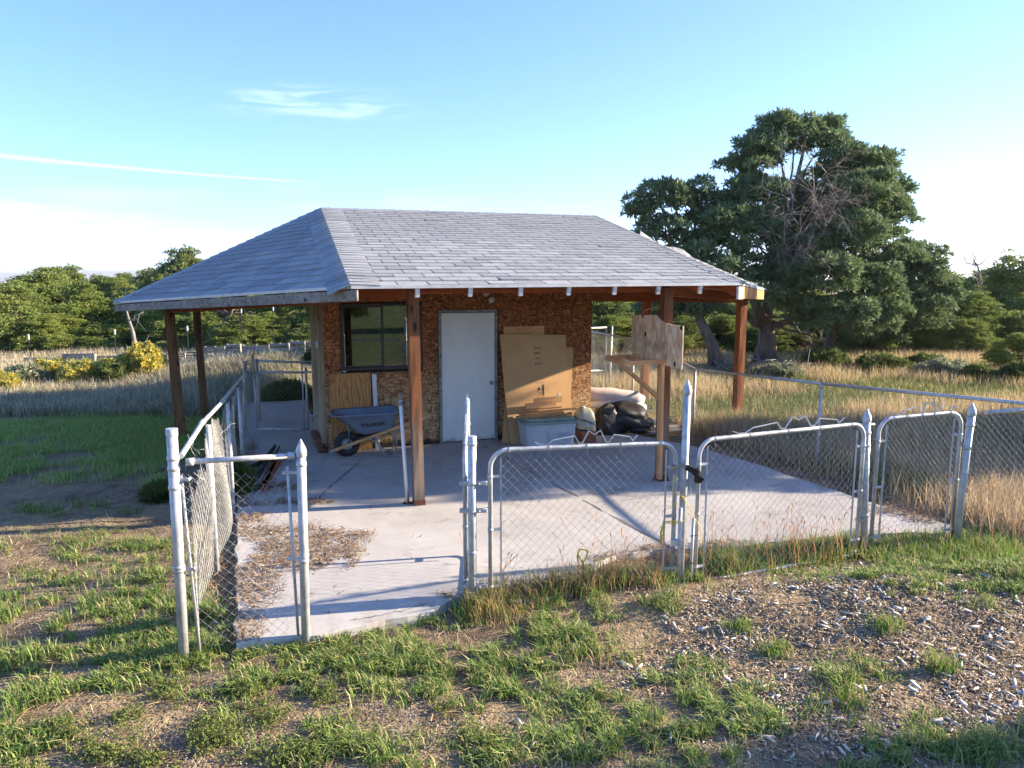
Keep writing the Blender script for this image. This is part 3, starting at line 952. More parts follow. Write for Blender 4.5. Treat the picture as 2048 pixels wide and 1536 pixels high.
shingles(F1, F2, R1, [F1, F2, R2, R1], 0.335, 0.172, 1)
n_front = len(SHG)
shingles(F1, L1, R1, [F1, R1, L1], 0.30, 0.172, 2)
SHG_L = SHG[n_front:]; SHG_F = SHG[:n_front]
shingles(F2, Q1, R2, [F2, Q1, R2], 0.33, 0.172, 3)
SHG_R = SHG[n_front + len(SHG_L):]
pick = sorted(SHG_F, key=lambda s: -s[0])[:175] + sorted(SHG_L, key=lambda s: -s[0])[:80]
pid = {id(s) for s in pick}
rest = MB()
for s in SHG_F + SHG_L + SHG_R:
    if id(s) in pid:
        mb = MB(); mb.add(s[1], s[2]); o = mb.build('shingle', M['shingle'], shed); o.matrix_local = s[3]
    else:
        rest.add([s[3] @ Vector(v) for v in s[1]], s[2])
o = rest.build('upper_shingles', M['shingle'], shed); o['kind'] = 'stuff'
# plain shingle sheets on the slopes that face away
back = MB()
for pl in planes[3:]:
    n = (pl[1] - pl[0]).cross(pl[2] - pl[0])
    if n.z < 0: pl = tuple(reversed(pl))
    back.add([p + Vector((0, 0, 0.012)) for p in pl], [tuple(range(len(pl)))])
back.build('rear_shingles', M['shingle'], shed)


def pn(a, b, c):
    n = (b - a).cross(c - a).normalized(); return n if n.z > 0 else -n


nF = pn(F1, F2, R2); nL = pn(F1, R1, L1); nR = pn(F2, Q1, R2); nW = pn(L1, R1, L2); nK = pn(K1, R1, R2); nE = pn(Q1, Q2, R2)


def side_vec(d, n, toward):
    s = d.cross(n).normalized()
    return s if s.dot(toward) > 0 else -s


def caps(a, b, w, step, n1, t1, n2, t2, name, stuff=False, w2=None):
    d = (b - a); L = d.length; d.normalize(); w2 = w2 or w
    s1 = side_vec(d, n1, t1); s2 = side_vec(d, n2, t2); up = (n1 + n2).normalized()
    allm = MB(); t = -0.02
    while t < L - 0.02:
        p = a + d * t; q = a + d * min(L, t + step * 1.2); lf = 0.014 + rnd.uniform(0, .004); wj = rnd.uniform(-.006, .006)
        vs = [p + s1 * (w + wj) + n1 * lf, p + up * (lf + 0.012), p + s2 * (w2 + wj) + n2 * lf, q + s1 * (w + wj) + n1 * 0.011, q + up * 0.014, q + s2 * (w2 + wj) + n2 * 0.011]
        vs += [x - up * 0.010 for x in vs[:3]] + [vs[3] - n1 * .010, vs[5] - n2 * .010]
        m = allm if stuff else MB()
        m.add(vs, [(0, 1, 4, 3), (1, 2, 5, 4), (6, 7, 1, 0), (7, 8, 2, 1), (6, 0, 3, 9), (8, 10, 5, 2)])
        if not stuff:
            m.build(name, M['shingle'], shed)
        t += step
    if stuff:
        o = allm.build(name, M['shingle'], shed); o['kind'] = 'stuff'


X_ = Vector((1, 0, 0)); Y_ = Vector((0, 1, 0))
caps(F1, R1, 0.30, 0.13, nF, X_, nL, -X_, 'hip_cap_shingle', w2=0.24)
caps(F2, R2, 0.15, 0.15, nF, -X_, nR, X_, 'hip_cap_shingle', True)
caps(R2, R1, 0.14, 0.15, nF, -Y_, nK, Y_, 'ridge_cap_shingle', True)
caps(L1, R1, 0.16, 0.15, nL, -Y_, nW, Y_, 'hip_cap_shingle', True)
caps(Q1, R2, 0.15, 0.15, nR, -Y_, nE, Y_, 'hip_cap_shingle', True)
# a lifted run of felt on the right hip
a_, b_ = Q1.lerp(R2, 0.42), Q1.lerp(R2, 0.72)
mb = MB(); pts = [a_.lerp(b_, i / 6) for i in range(7)]
vs = []
for i, p in enumerate(pts): vs += [p + Vector((-0.05, 0.02, 0.02)), p + Vector((0.05, 0.16, 0.07 + 0.05 * math.sin(i * 1.3)))]
mb.add(vs, [(2 * i, 2 * i + 1, 2 * i + 3, 2 * i + 2) for i in range(6)]); mb.build('lifted_flashing', M['shingle'], shed, solid=0.01)


# fascias, drip edge, rafters
def edge_strip(a, b, out, dz, h, t, mat, name, up=0.0, bev=0.003):
    mb = MB(); o_ = out.normalized() * t
    vs = [a + Vector((0, 0, up)), b + Vector((0, 0, up)), b + Vector((0, 0, up - h)), a + Vector((0, 0, up - h))]
    vs2 = [v + o_ for v in vs]
    mb.add(vs + vs2, [(3, 2, 1, 0), (4, 5, 6, 7), (0, 1, 5, 4), (1, 2, 6, 5), (2, 3, 7, 6), (3, 0, 4, 7)])
    return mb.build(name, mat, shed, bevel=bev)


def outward(a, b):
    d = b - a; n = Vector((d.y, -d.x, 0)).normalized()
    mid = (a + b) / 2 - Vector((2.5, 1.5, 0))
    return n if n.dot(mid) > 0 else -n


for a, b in ((F1, F2), (F1, L1), (F2, Q1), (L1, L2), (Q1, Q2), (K1, L2), (K1, K2), (K2, Q2)):
    edge_strip(a, b, outward(a, b), 0, 0.034, 0.026, M['drip'], 'drip_edge', 0.004, 0.002)
# left fascia: two lengths, grey, the nearer one proud
lm = F1.lerp(L1, 0.62)
oL = outward(F1, L1)
d_ = (L1 - F1).normalized()
edge_strip(F1 - d_ * 0.12 + Vector((0, 0, -.035)), lm + Vector((0, 0, -.03)), oL, 0, 0.110, 0.022, M['fascia'], 'fascia_board').location = (0, 0, -0.01)
edge_strip(lm + Vector((0, 0, -.03)), L1 + Vector((0, 0, -.03)), oL, 0, 0.10, 0.019, M['fascia'], 'fascia_board').location = (0, 0, -0.015)
oR = outward(F2, Q1)
f2 = edge_strip(F2 + Vector((0, 0, -.04)), Q1 + Vector((0, 0, -.04)), oR, 0, 0.155, 0.025, M['fascia_orange'], 'fascia_board'); f2['label'] = 'sunlit orange fascia board at the right end'
mb = MB(); c_ = F2 + Vector((-0.01, -0.012, -0.125)); mb.box(c_, (0.10, 0.035, 0.155), Matrix.Rotation(R(20), 3, 'Z')); mb.build('fascia_end', M['white_paint'], shed, bevel=0.003)
edge_strip(Q1 + Vector((0, 0, -.05)), Q2 + Vector((0, 0, -.05)), outward(Q1, Q2), 0, 0.13, 0.02, M['fascia_orange'], 'fascia_board')
edge_strip(L1 + Vector((0, 0, -.04)), L2 + Vector((0, 0, -.04)), outward(L1, L2), 0, 0.12, 0.02, M['fascia'], 'fascia_board')
# rafters under the front slope, with white painted tails
for i in range(8):
    x = 0.70 + i * 0.585
    if x > 4.7: break
    t_ = 1.0
    a = Vector((x, -3.285, F1.z + (F2.z - F1.z) * x / 4.78 - 0.075)); b = Vector((x + 0.02, 1.4, R1.z - 0.10))
    mb = MB(); mb.bar(a, b, 0.04, 0.095); ro = mb.build('rafter', M['rafter'], shed)
    mb = MB(); d = (b - a).normalized(); mb.bar(a - d * 0.012, a + d * 0.02, 0.046, 0.10); mb.build('rafter_tail', M['white_paint'], ro)
for i in range(6):          # jack rafters of the right end
    t_ = (i + 0.6) / 6
    a = F2.lerp(Q1, t_) + Vector((-.03, 0.02, -0.09)); b = R2 + Vector((-0.3 + 0.1 * i, 0, -0.14)); b = a.lerp(b, 0.8)
    mb = MB(); mb.bar(a, b, 0.04, 0.10); mb.build('rafter', M['rafter'], shed)
for i in range(6):
    t_ = (i + 0.5) / 6
    a = F1.lerp(L1, t_) + Vector((.03, 0.02, -0.09)); b = a.lerp(R1 + Vector((0, 0, -0.14)), 0.8)
    mb = MB(); mb.bar(a, b, 0.04, 0.10); mb.build('rafter', M['rafter'], shed)
mb = MB(); mb.bar(F1 + Vector((0.05, 0.03, -0.1)), R1 + Vector((0, 0, -0.14)), 0.045, 0.12); mb.build('rafter', M['rafter'], shed)
mb = MB(); mb.bar(F2 + Vector((-0.05, 0.03, -0.1)), R2 + Vector((0, 0, -0.14)), 0.045, 0.12); mb.build('rafter', M['rafter'], shed)

# the air between here and the far hills
mb = MB(); mb.box((0, 5500, 73.0), (18200, 17300, 150.0))
k = NM('evening_air'); k.n.remove(k.b)
pv = k.n.new('ShaderNodeVolumePrincipled'); pv.inputs['Density'].default_value = 0.00019; pv.inputs['Color'].default_value = (0.86, 0.93, 1.0, 1); pv.inputs['Anisotropy'].default_value = 0.3
k.l.new(pv.outputs[0], k.out.inputs['Volume'])
tag(mb.build('haze', k.m), 'thin blue evening haze that pales the far hills', kind='stuff')

# ================================================================== CHAIN LINK
def chainlink(A, Bp, z0, z1, z0b=None, z1b=None, s=0.0375, r=0.0016, sag=0.0, wob=0.0, seed=0, keep=None):
    """woven wire fabric from A to Bp (ground points), heights z0..z1 at A and z0b..z1b at Bp"""
    rg = np.random.default_rng(seed + 100)
    A = Vector((A[0], A[1], 0)); Bp = Vector((Bp[0], Bp[1], 0)); d = Bp - A; L = d.length; d.normalize(); n = Vector((-d.y, d.x, 0))
    z0b = z0 if z0b is None else z0b; z1b = z1 if z1b is None else z1b
    nw = int(L / s); V_, T_ = [], []; base = 0
    ph = rg.uniform(0, 6.28, 4)
    for i in range(nw):
        t = i * s / L; lo = z0 + (z0b - z0) * t; hi = z1 + (z1b - z1) * t
        hi -= sag * math.sin(math.pi * t) * (0.6 + 0.4 * math.sin(t * 11 + ph[0]))
        kk = max(3, int((hi - lo) / s)); k = np.arange(kk + 1)
        zz = lo + k * (hi - lo) / kk
        x = i * s + 0.5 * s * np.where((k + i) % 2 == 0, 1, -1)
        y = 0.004 * np.where((k + i) % 2 == 0, 1, -1) + 0.0
        if wob:
            x = x + wob * 0.6 * np.sin(zz * 5 + i * 0.15 + ph[1]) * np.sin(zz * 2.1 + ph[2]); y = y + wob * np.sin(i * 0.07 + ph[3]) * np.sin(zz * 2.7 + ph[0] + i * 0.05)
        P = np.stack([A.x + d.x * x + n.x * y, A.y + d.y * x + n.y * y, zz], 1)
        if keep is not None:
            m = keep(x, zz, L)
            if m.sum() < 3: continue
            P = P[m]
        m = len(P)
        offs = [(d * math.cos(a) + n * math.sin(a)) * r for a in (0.5, 2.6, 4.7)]
        vv = np.concatenate([P + np.array(o)[None] for o in offs], 0)
        V_.append(vv); q = np.arange(m - 1)
        for a, b in ((0, 1), (1, 2), (2, 0)):
            T_.append(np.stack([base + a * m + q, base + b * m + q, base + b * m + q + 1], 1)); T_.append(np.stack([base + a * m + q, base + b * m + q + 1, base + a * m + q + 1], 1))
        base += 3 * m
    return np.concatenate(V_), np.concatenate(T_)


def fabric(name, parent, *a, mat='wire', **k):
    v, t = chainlink(*a, **k)
    if parent is not None: v = v - np.array(parent.location)[None]
    o = link(bpy.data.objects.new(name, tri_mesh(name, v, t, M[mat])), parent); o['kind'] = 'stuff'
    return o


def rel(p, root): return Vector(p) - root.location


def pipe(name, root, pts, r=0.0165, mat='galv', n=10, rings=0):
    mb = MB(); P = [rel(p, root) for p in pts]; mb.tube(P, r, n)
    return mb.build(name, M[mat], root)


def fpost(root, base, top, r=0.0305, cap='acorn', bands=(), lab=None, z_sink=0.12):
    """round fence post with cap and clamp bands"""
    b = rel(base, root); t = rel(top, root)
    b = b + (b - t).normalized() * z_sink
    mb = MB(); mb.tube([b, b.lerp(t, .5), t], r, 14); p = mb.build('post', M['galv'], root)
    if lab: p['label'] = lab
    if cap == 'acorn':
        mb = MB(); mb.lathe(t, [(r * 1.13, -0.045), (r * 1.2, -0.04), (r * 1.2, -0.005), (r * 1.13, 0.0), (r * 1.08, 0.012), (r * 0.55, 0.048), (r * 0.12, 0.078), (0.001, 0.08)], 14)
        mb.build('post_cap', M['galv'], p)
    elif cap == 'open':
        mb = MB(); mb.lathe(t, [(r * 1.05, -0.05), (r * 1.05, 0.0), (r * 0.86, 0.0), (r * 0.86, -0.03), (0.001, -0.03)], 14); mb.build('post_rim', M['galv'], p)
    for z in bands:
        tt = (z - base[2]) / (top[2] - base[2]); c = rel(base, root).lerp(t, tt)
        mb = MB(); mb.lathe(c, [(r * 1.0, -0.014), (r * 1.13, -0.013), (r * 1.13, 0.013), (r * 1.0, 0.014)], 14); mb.build('clamp_band', M['galv'], p)
    return p


def wy(px, py, y): return V(px, py, y)


gz = lambda v: Vector((v.x, v.y, hg(v.x, v.y)))
# ground points of the front row, from left to right
A1 = G(368, 1305); A2 = G(612, 1275); A3 = G(945, 1205); A4 = G(1360, 1162); A5 = G(1727, 1100); A6 = G(1912, 1085)
T1 = V(343, 857, A1.y); T2 = V(602, 900, A2.y); T3 = V(944, 872, A3.y); T4 = V(1375, 778, A4.y); T5 = V(1734, 834, A5.y); T6 = V(1944, 822, A6.y)
AL = G(489, 868); TL = V(490, 722, AL.y)         # far post of the left run
AG = G(637, 868); TG = V(637, 716, AG.y)         # post against the shed

# --- left fence: corner post, sagging rail, ragged fabric, small front panel
root = thing('chain_link_fence', 'chain link fence with ragged torn mesh along the left edge of the slab', 'fence', (A1.x, A1.y, 0))
fpost(root, A1, T1, 0.036, 'open', (T1.z - 0.20, T1.z - 0.27, T1.z - 0.40, 0.62, 0.60), lab='thick open topped corner post')
fpost(root, A2, T2, 0.0315, 'acorn', (T2.z - 0.10, 0.58))
fpost(root, AL, TL, 0.030, 'none', (1.2,))
zr = T1.z - 0.26
pA = V(372, 924, A1.y + 0.02); pB = V(590, 911, A2.y - 0.005)
pipe('top_rail', root, [pA, pB], 0.0185)
mb = MB()
for p, q in ((pA, 0.05), (pB, -0.05)):
    mb.tube([rel(p, root), rel(p + (pB - pA).normalized() * q, root)], 0.026, 12)
mb.build('rail_cup', M['galv'], root)
e1_ = Vector((A1.x + 0.07, A1.y + 0.02, 0)); e2_ = Vector((A2.x - 0.065, A2.y - 0.015, 0))
pipe('tension_bar', root, [e1_ + Vector((-0.02, 0, zr - 0.06)), e1_ + Vector((0.03, 0, 0.0))], 0.0105, n=6)
pipe('tension_bar', root, [e2_ + Vector((-0.01, 0, zr - 0.05)), e2_ + Vector((0.015, 0, 0.02))], 0.0105, n=6)
for z in (zr - 0.09, 0.60):
    mb = MB(); mb.box(rel(e1_ + Vector((-0.03, 0, z)), root), (0.13, 0.016, 0.02)); mb.tube([rel(e1_ + Vector((0.03, -0.02, z)), root), rel(e1_ + Vector((0.03, 0.02, z)), root)], 0.012, 6); mb.build('clamp_arm', M['galv'], root)
    mb = MB(); mb.box(rel(e2_ + Vector((0.02, 0, z)), root), (0.12, 0.016, 0.02)); mb.tube([rel(e2_ + Vector((-0.03, -0.02, z)), root), rel(e2_ + Vector((-0.03, 0.02, z)), root)], 0.012, 6); mb.build('clamp_arm', M['galv'], root)
fabric('mesh_fabric', root, e1_, e2_, 0.02, zr - 0.05, r=0.0016, sag=0.06, wob=0.012, seed=1)
# side run: rail curves inwards towards the back
rail_px = [(362, 912), (405, 845), (446, 802), (470, 772), (492, 745)]
rail = []
for (px, py), t in zip(rail_px, (0.0, 0.30, 0.55, 0.75, 1.0)):
    rail.append(V(px, py, A1.y + (AL.y - A1.y) * {0.0: 0.01, 0.30: 0.205, 0.55: 0.44, 0.75: 0.68, 1.0: 1.0}[t]))
pipe('top_rail', root, rail, 0.0195)
for p in rail[1:3]:
    mb = MB(); d = (rail[2] - rail[1]).normalized(); mb.tube([rel(p - d * 0.1, root), rel(p + d * 0.1, root)], 0.024, 12); mb.build('rail_sleeve', M['galv'], root)
for p in rail[1:4]:
    b = Vector((p.x + 0.05, p.y, hg(p.x, p.y))); fpost(root, b, Vector((p.x + 0.05, p.y, p.z - 0.02)), 0.022, 'none')
for i in range(4):
    a, b = rail[i], rail[i + 1]
    kf = None
    if i < 2: kf = lambda x, z, L, i=i: z < 1.22 - 0.10 * np.sin(x * 5 + i) - 0.09 * np.sin(x * 13 + 2 * i)
    fabric('mesh_fabric', root, (a.x + 0.03, a.y + 0.03), (b.x + 0.03, b.y), 0.0, a.z - 0.05, 0.0, b.z - 0.05, s=0.036, r=0.0017, sag=0.10 if i else 0.05, wob=0.055, seed=5 + i, keep=kf)
# loose curled wire ends hanging off the torn edge
mb = MB()
for i in range(26):
    t = rnd.uniform(0.15, 1.6); a, b = (rail[0], rail[1]) if t < 1 else (rail[1], rail[2]); t %= 1
    p = a.lerp(b, t) + Vector((0.04, 0, -rnd.uniform(0.08, 0.5))); pts = [rel(p, root)]; d = Vector((rnd.uniform(-.3, 1), rnd.uniform(-.5, .5), rnd.uniform(-.4, .6)))
    for k in range(5):
        pts.append(pts[-1] + d * 0.045); d = d + Vector((rnd.uniform(-1, 1), rnd.uniform(-1, 1), rnd.uniform(-1, .6))) * 0.7; d.normalize()
    mb.tube(pts, 0.0018, 3)
o = mb.build('loose_wire', M['wire'], root); o['kind'] = 'stuff'


# --- bow gates
def ribbon(root, P, w=0.012, t=0.004):
    mb = MB()
    for i in range(len(P) - 1): mb.bar(P[i], P[i + 1], w, t)
    return mb


def bow_gate(name, label, a, b, ztop_a, ztop_b, zb, seed, orn=(0.24, 0.76), latch=None, tall=0.0, hinges=True):
    """round cornered gate frame between ground points a and b"""
    a = Vector((a[0], a[1], 0)); b = Vector((b[0], b[1], 0))
    root = thing(name, label, 'gate', (a.x, a.y, zb)); d = (b - a); L = d.length; d.normalize(); up = Vector((0, 0, 1)); n = Vector((-d.y, d.x, 0))
    ha, hb = ztop_a - zb, ztop_b - zb; c = 0.14
    P = [up * 0.0, up * (ha - c)]
    for k in range(1, 7):
        t = k / 6 * math.pi / 2; P.append(d * (c - c * math.cos(t)) + up * (ha - c + c * math.sin(t)))
    for k in range(0, 7):
        t = k / 6 * math.pi / 2; P.append(d * (L - c + c * math.sin(t)) + up * (hb - c + c * math.cos(t)))
    P.append(d * L + up * 0.0)
    # bottom rail with flared feet
    mb = MB(); mb.tube(P, 0.0185, 12); fr = mb.build('gate_frame', M['galv'], root)
    mb = MB(); mb.tube([d * 0.0 + up * 0.02, d * 0.05 - up * 0.02, d * 0.12 - up * 0.03, d * (L - 0.12) - up * 0.03, d * (L - 0.05) - up * 0.02, d * L + up * 0.02], 0.0175, 10); mb.build('bottom_rail', M['galv'], root)
    for x, hh in ((0.085, ha), (L - 0.085, hb)):
        mb = MB(); mb.box(d * x + up * (hh / 2), (0.012, 0.012, hh - 0.12)); mb.build('tension_bar', M['galv'], root)
        for z in (0.12, hh * 0.48, hh * 0.83):
            mb = MB(); sgn = -1 if x < 0.2 else 1
            mb.box(d * (x + sgn * 0.05) + up * z, (0.11, 0.012, 0.022), Matrix.Rotation(math.atan2(d.y, d.x), 3, 'Z')); mb.lathe(d * (x + sgn * 0.085) + up * z, [(0.0186, -0.012), (0.022, -0.012), (0.022, 0.012), (0.0186, 0.012)], 12)
            mb.build('clamp', M['galv'], root)
    fa = a + d * 0.085; fb = b - d * 0.085
    v, t = chainlink(fa, fb, zb + 0.02, ztop_a - 0.015, zb + 0.02, ztop_b - 0.015, r=0.0016, seed=seed)
    v = v - np.array(root.location)[None]
    o = link(bpy.data.objects.new('mesh_fabric', tri_mesh('mesh_fabric', v, t, M['wire'])), root); o['kind'] = 'stuff'
    for k in range(5):      # wire ties over the top rail
        x = 0.15 + (L - 0.3) * k / 4 + rnd.uniform(-.02, .02); hh = ha + (hb - ha) * x / L; c0 = d * x + up * hh
        mb = MB(); mb.tube([c0 + (n * math.cos(q) * 0.023 + up * math.sin(q) * 0.023) for q in [j_ * 0.6 for j_ in range(10)]] + [c0 - up * 0.05 + n * 0.01, c0 - up * 0.07 + d * .012], 0.0028, 4)
        mb.build('wire_tie', M['wire'], root)
    if orn:
        x0, x1 = orn[0] * L, orn[1] * L; W_ = x1 - x0
        prof = [(0, 0.052), (0.07, 0.018), (0.14, 0.06), (0.20, 0.072), (0.34, 0.085), (0.375, 0.035), (0.44, 0.024), (0.475, 0.115), (0.53, 0.09), (0.585, 0.118), (0.63, 0.024), (0.665, 0.05), (0.70, 0.082), (0.85, 0.08), (0.90, 0.03), (1.0, 0.062)]
        prof = [(0, 0.05), (0.06, 0.022), (0.11, 0.024), (0.17, 0.062), (0.38, 0.088), (0.42, 0.03), (0.455, 0.03), (0.515, 0.128), (0.57, 0.092), (0.63, 0.128), (0.685, 0.03), (0.72, 0.03), (0.765, 0.088), (0.93, 0.062), (0.95, 0.03), (1.0, 0.075)]
        Q = []
        for (q, z) in prof:
            x = x0 + W_ * q; Q.append(d * x + up * (ha + (hb - ha) * x / L + z) + n * 0.0)
        mb = MB()
        for i in range(len(Q) - 1): mb.bar(Q[i], Q[i + 1], 0.014, 0.005)
        mb.build('wire_ornament', M['drip'], root)
    if tall: pass
    return root, d, L, fr


gA, dA, LA, frA = bow_gate('gate', 'closed chain link gate with yellow twine laced up its right end', A3 + Vector((0.145, 0.02, 0)), A4 + Vector((-0.075, -0.02, 0)), 1.235, 1.215, 0.005, 21, (0.23, 0.78))
gB, dB, LB, frB = bow_gate('gate', 'closed chain link gate between the tall pointed post and the next shorter post', A4 + Vector((0.13, 0.02, 0)), A5 + Vector((-0.085, -0.03, 0)), 1.225, 1.235, 0.0, 22, (0.18, 0.86))
gC, dC, LC, frC = bow_gate('gate', 'narrowest round cornered gate left of the post where the right fence starts', A5 + Vector((0.075, 0.02, 0)), A6 + Vector((-0.02, 0.05, 0)), 1.27, 1.29, 0.0, 23, (0.16, 0.92))
# gate standing open, seen edge on
gD, dD, LD, frD = bow_gate('gate', 'gate swung open and seen edge on beside the middle post', A3 + Vector((-0.055, 0.05, 0)), A3 + Vector((-0.085, 0.98, 0)), 1.22, 1.50, 0.05, 24, (0.2, 0.9))


def single_post(name, label, base, top, r, cap, bands, extra=None):
    root = thing(name, label, 'fence post', (base.x, base.y, base.z))
    p = fpost(root, base, top, r, cap, bands)
    return root, p


p3, _ = single_post('fence_post', 'round gate post without cap between the open gate and the laced gate', A3, T3, 0.0335, 'open', (0.42, 0.98, 0.75, T3.z - 0.06))
for z in (0.98, 0.76, 0.14):
    mb = MB(); mb.tube([(0.03, 0.0, z), (0.125, 0.01, z + 0.012)], 0.011, 8); mb.build('hinge_pin', M['galv'], p3)
    mb = MB(); mb.box((0.075, 0.0, z), (0.09, 0.035, 0.03)); hb = mb.build('hinge', M['galv'], p3, bevel=0.003)
    mb = MB(); mb.tube([(0.06, -0.04, z), (0.06, 0.04, z)], 0.008, 6); mb.build('bolt', M['galv'], hb)
    mb = MB(); mb.box((-0.06, 0.0, z), (0.07, 0.04, 0.03)); mb.build('hinge', M['galv'], p3, bevel=0.003)
p4, _ = single_post('fence_post', 'tallest fence post with a pointed cap between the two wide gates', A4, T4, 0.031, 'acorn', ())
p5, _ = single_post('fence_post', 'pointed cap post between the second wide gate and the narrowest gate', A5, T5, 0.0335, 'acorn', (0.35, 1.02, 1.14))
for z in (0.98, 0.30):
    mb = MB(); mb.box((-0.05, 0, z), (0.09, 0.035, 0.03)); hb = mb.build('hinge', M['galv'], p5, bevel=0.003)
    mb = MB(); mb.tube([(-0.05, -0.045, z), (-0.05, 0.045, z)], 0.009, 6); mb.build('bolt', M['galv'], hb)
for a_, b_ in (((0.02, 0, 1.22), (-0.12, 0.0, 1.22)), ((0.03, 0, 1.08), (0.09, 0.02, 1.08))):
    mb = MB(); mb.tube([a_, b_], 0.011, 8); mb.build('hinge_pin', M['galv'], p5)

# drop rods beside the tall post, latch, twine
dr = thing('drop_rod', 'short pipe drop rod clamped left of the tall pointed post', 'drop rod', (A4.x - 0.028, A4.y - 0.045, 0.0))
mb = MB(); mb.tube([(0, 0, -0.05), (0, 0, 0.66)], 0.0145, 10); mb.build('rod', M['galv'], dr)
mb = MB(); mb.box((-0.02, 0, 0.36), (0.10, 0.045, 0.05)); mb.tube([(0.0, -0.04, 0.36), (0.0, 0.01, 0.36)], 0.009, 6); mb.build('rod_clamp', M['galv'], dr)
dr2 = thing('drop_rod', 'short pipe drop rod wired right of the tall pointed post', 'drop rod', (A4.x + 0.088, A4.y - 0.035, 0.0))
mb = MB(); mb.tube([(-0.01, 0, -0.05), (0.0, 0, 0.57)], 0.0125, 10); mb.build('rod', M['galv'], dr2)
for z in (0.18, 0.42):
    mb = MB(); mb.tube([(-0.03, -0.02, z), (0.04, -0.02, z + .005)], 0.004, 5); mb.build('wire_tie', M['rust'], dr2)
lt = thing('gate_latch', 'dark fork latch across the tall pointed post at the gate tops', 'latch', (A4.x, A4.y, 1.0))
mb = MB(); mb.box((-0.045, -0.03, 0.02), (0.10, 0.03, 0.03), Matrix.Rotation(R(-12), 3, 'Y')); mb.box((-0.085, -0.02, -0.01), (0.03, 0.04, 0.08)); mb.build('latch_arm', M['steel'], lt)
mb = MB(); mb.bar((0.01, -0.045, 0.01), (0.11, -0.05, -0.035), 0.03, 0.045); mb.bar((0.06, -0.05, -0.03), (0.15, -0.05, -0.10), 0.02, 0.03); mb.bar((0.10, -0.05, -0.0), (0.13, -0.03, -0.08), 0.02, 0.03)
mb.lathe((0.118, -0.02, -0.10), [(0.02, -0.03), (0.034, -0.025), (0.034, 0.02), (0.02, 0.03)], 12); mb.build('latch_fork', M['win_frame'], lt)
mb = MB(); mb.lathe((0, 0, 0.02), [(0.032, -0.014), (0.038, -0.013), (0.038, 0.013), (0.032, 0.014)], 14); mb.build('latch_band', M['galv'], lt)
tw = thing('yellow_twine', 'yellow baling twine zigzagging up the right end of the laced gate', 'twine', (A4.x - 0.075, A4.y - 0.045, 0))
Z = 1.02; P = []
for i in range(11): P.append(((-0.10 if i % 2 else 0.015) + rnd.uniform(-.008, .008), rnd.uniform(-.006, .006), Z)); Z -= rnd.uniform(0.035, 0.065)
mb = MB(); mb.tube(P, 0.0032, 5); mb.tube([(-0.10, 0, 0.545), (0.08, -0.012, 0.55), (0.075, -0.01, 0.535), (-0.10, 0, 0.53)], 0.0045, 5)
for i in range(9): mb.tube([(-0.09, 0, 0.54), (-0.10 + rnd.uniform(-.02, .02), rnd.uniform(-.02, .02), 0.44), (-0.105 + rnd.uniform(-.03, .03), rnd.uniform(-.02, .02), 0.33 + rnd.uniform(-.02, .05))], 0.0032, 4)
mb.build('twine', M['twine'], tw)
tw2 = thing('yellow_twine', 'loose loop of yellow twine hung round the tall pointed post', 'twine', (A4.x, A4.y - 0.04, 0))
P = [(0.10, 0, 1.00), (0.045, -0.01, 0.86), (0.055, -0.01, 0.80), (0.03, -0.01, 0.765), (-0.03, -0.01, 0.755), (-0.045, -0.01, 0.79), (0.0, -0.01, 0.74), (0.05, -0.01, 0.66), (0.09, -0.01, 0.58), (0.14, -0.01, 0.50), (0.16, -0.01, 0.42), (0.17, -0.01, 0.36)]
mb = MB(); mb.tube(P, 0.0035, 5); mb.build('twine', M['twine'], tw2)
g3 = G(1165, 1160); tw3 = thing('yellow_ribbon', 'yellow flagging ribbon knotted low on the laced gate mesh', 'ribbon', (g3.x, g3.y, 0.05))
mb = MB()
for pts in ([(-0.03, 0, 0.0), (-0.035, -.01, 0.08), (-0.05, -.015, 0.17), (-0.03, -.02, 0.235), (0.03, -.02, 0.225), (0.05, -.01, 0.20)], [(0.0, 0, 0.10), (0.03, -.02, 0.16), (0.035, -.02, 0.22)], [(-0.04, 0, 0.18), (-0.01, -.02, 0.12), (0.04, -.02, 0.05)], [(-0.03, 0, 0.02), (-0.02, -.03, -0.06), (-0.045, -.03, -0.10)]):
    for i in range(len(pts) - 1): mb.bar(pts[i], pts[i + 1], 0.013, 0.003, Vector((0, 1, 0.2)))
mb.build('ribbon', M['twine'], tw3)

# --- right fence: from the last gate post round the corner and back past the shed
root = thing('chain_link_fence', 'long chain link fence running back along the right side of the slab', 'fence', (A6.x, A6.y, 0))
fpost(root, A6, T6, 0.0335, 'acorn', (0.95, 1.17, 0.70))
CR = B(6.42, -6.15); CR.z = 0
fpost(root, CR, CR + Vector((0, 0, 1.42)), 0.034, 'acorn', (1.2,))
ra = V(1972, 825, A6.y + 0.03); pipe('top_rail', root, [ra, Vector((CR.x, CR.y, 1.32))], 0.019)
fabric('mesh_fabric', root, (A6.x + 0.05, A6.y), CR, 0.0, 1.26, s=0.0375, r=0.0016, seed=31)
f0 = B(6.40, 4.75); zt0, zt1 = 1.40, 1.33
N_ = 4
ends = [CR] + [B(6.28, -3.15), B(6.36, -0.03), B(6.42, 2.3), f0]
tops = [1.325] + [V(1635, 768, B(6.2, -3.15).y).z - 0.0, V(1383, 738, B(6.37, -0.03).y).z, 1.36, 1.40]
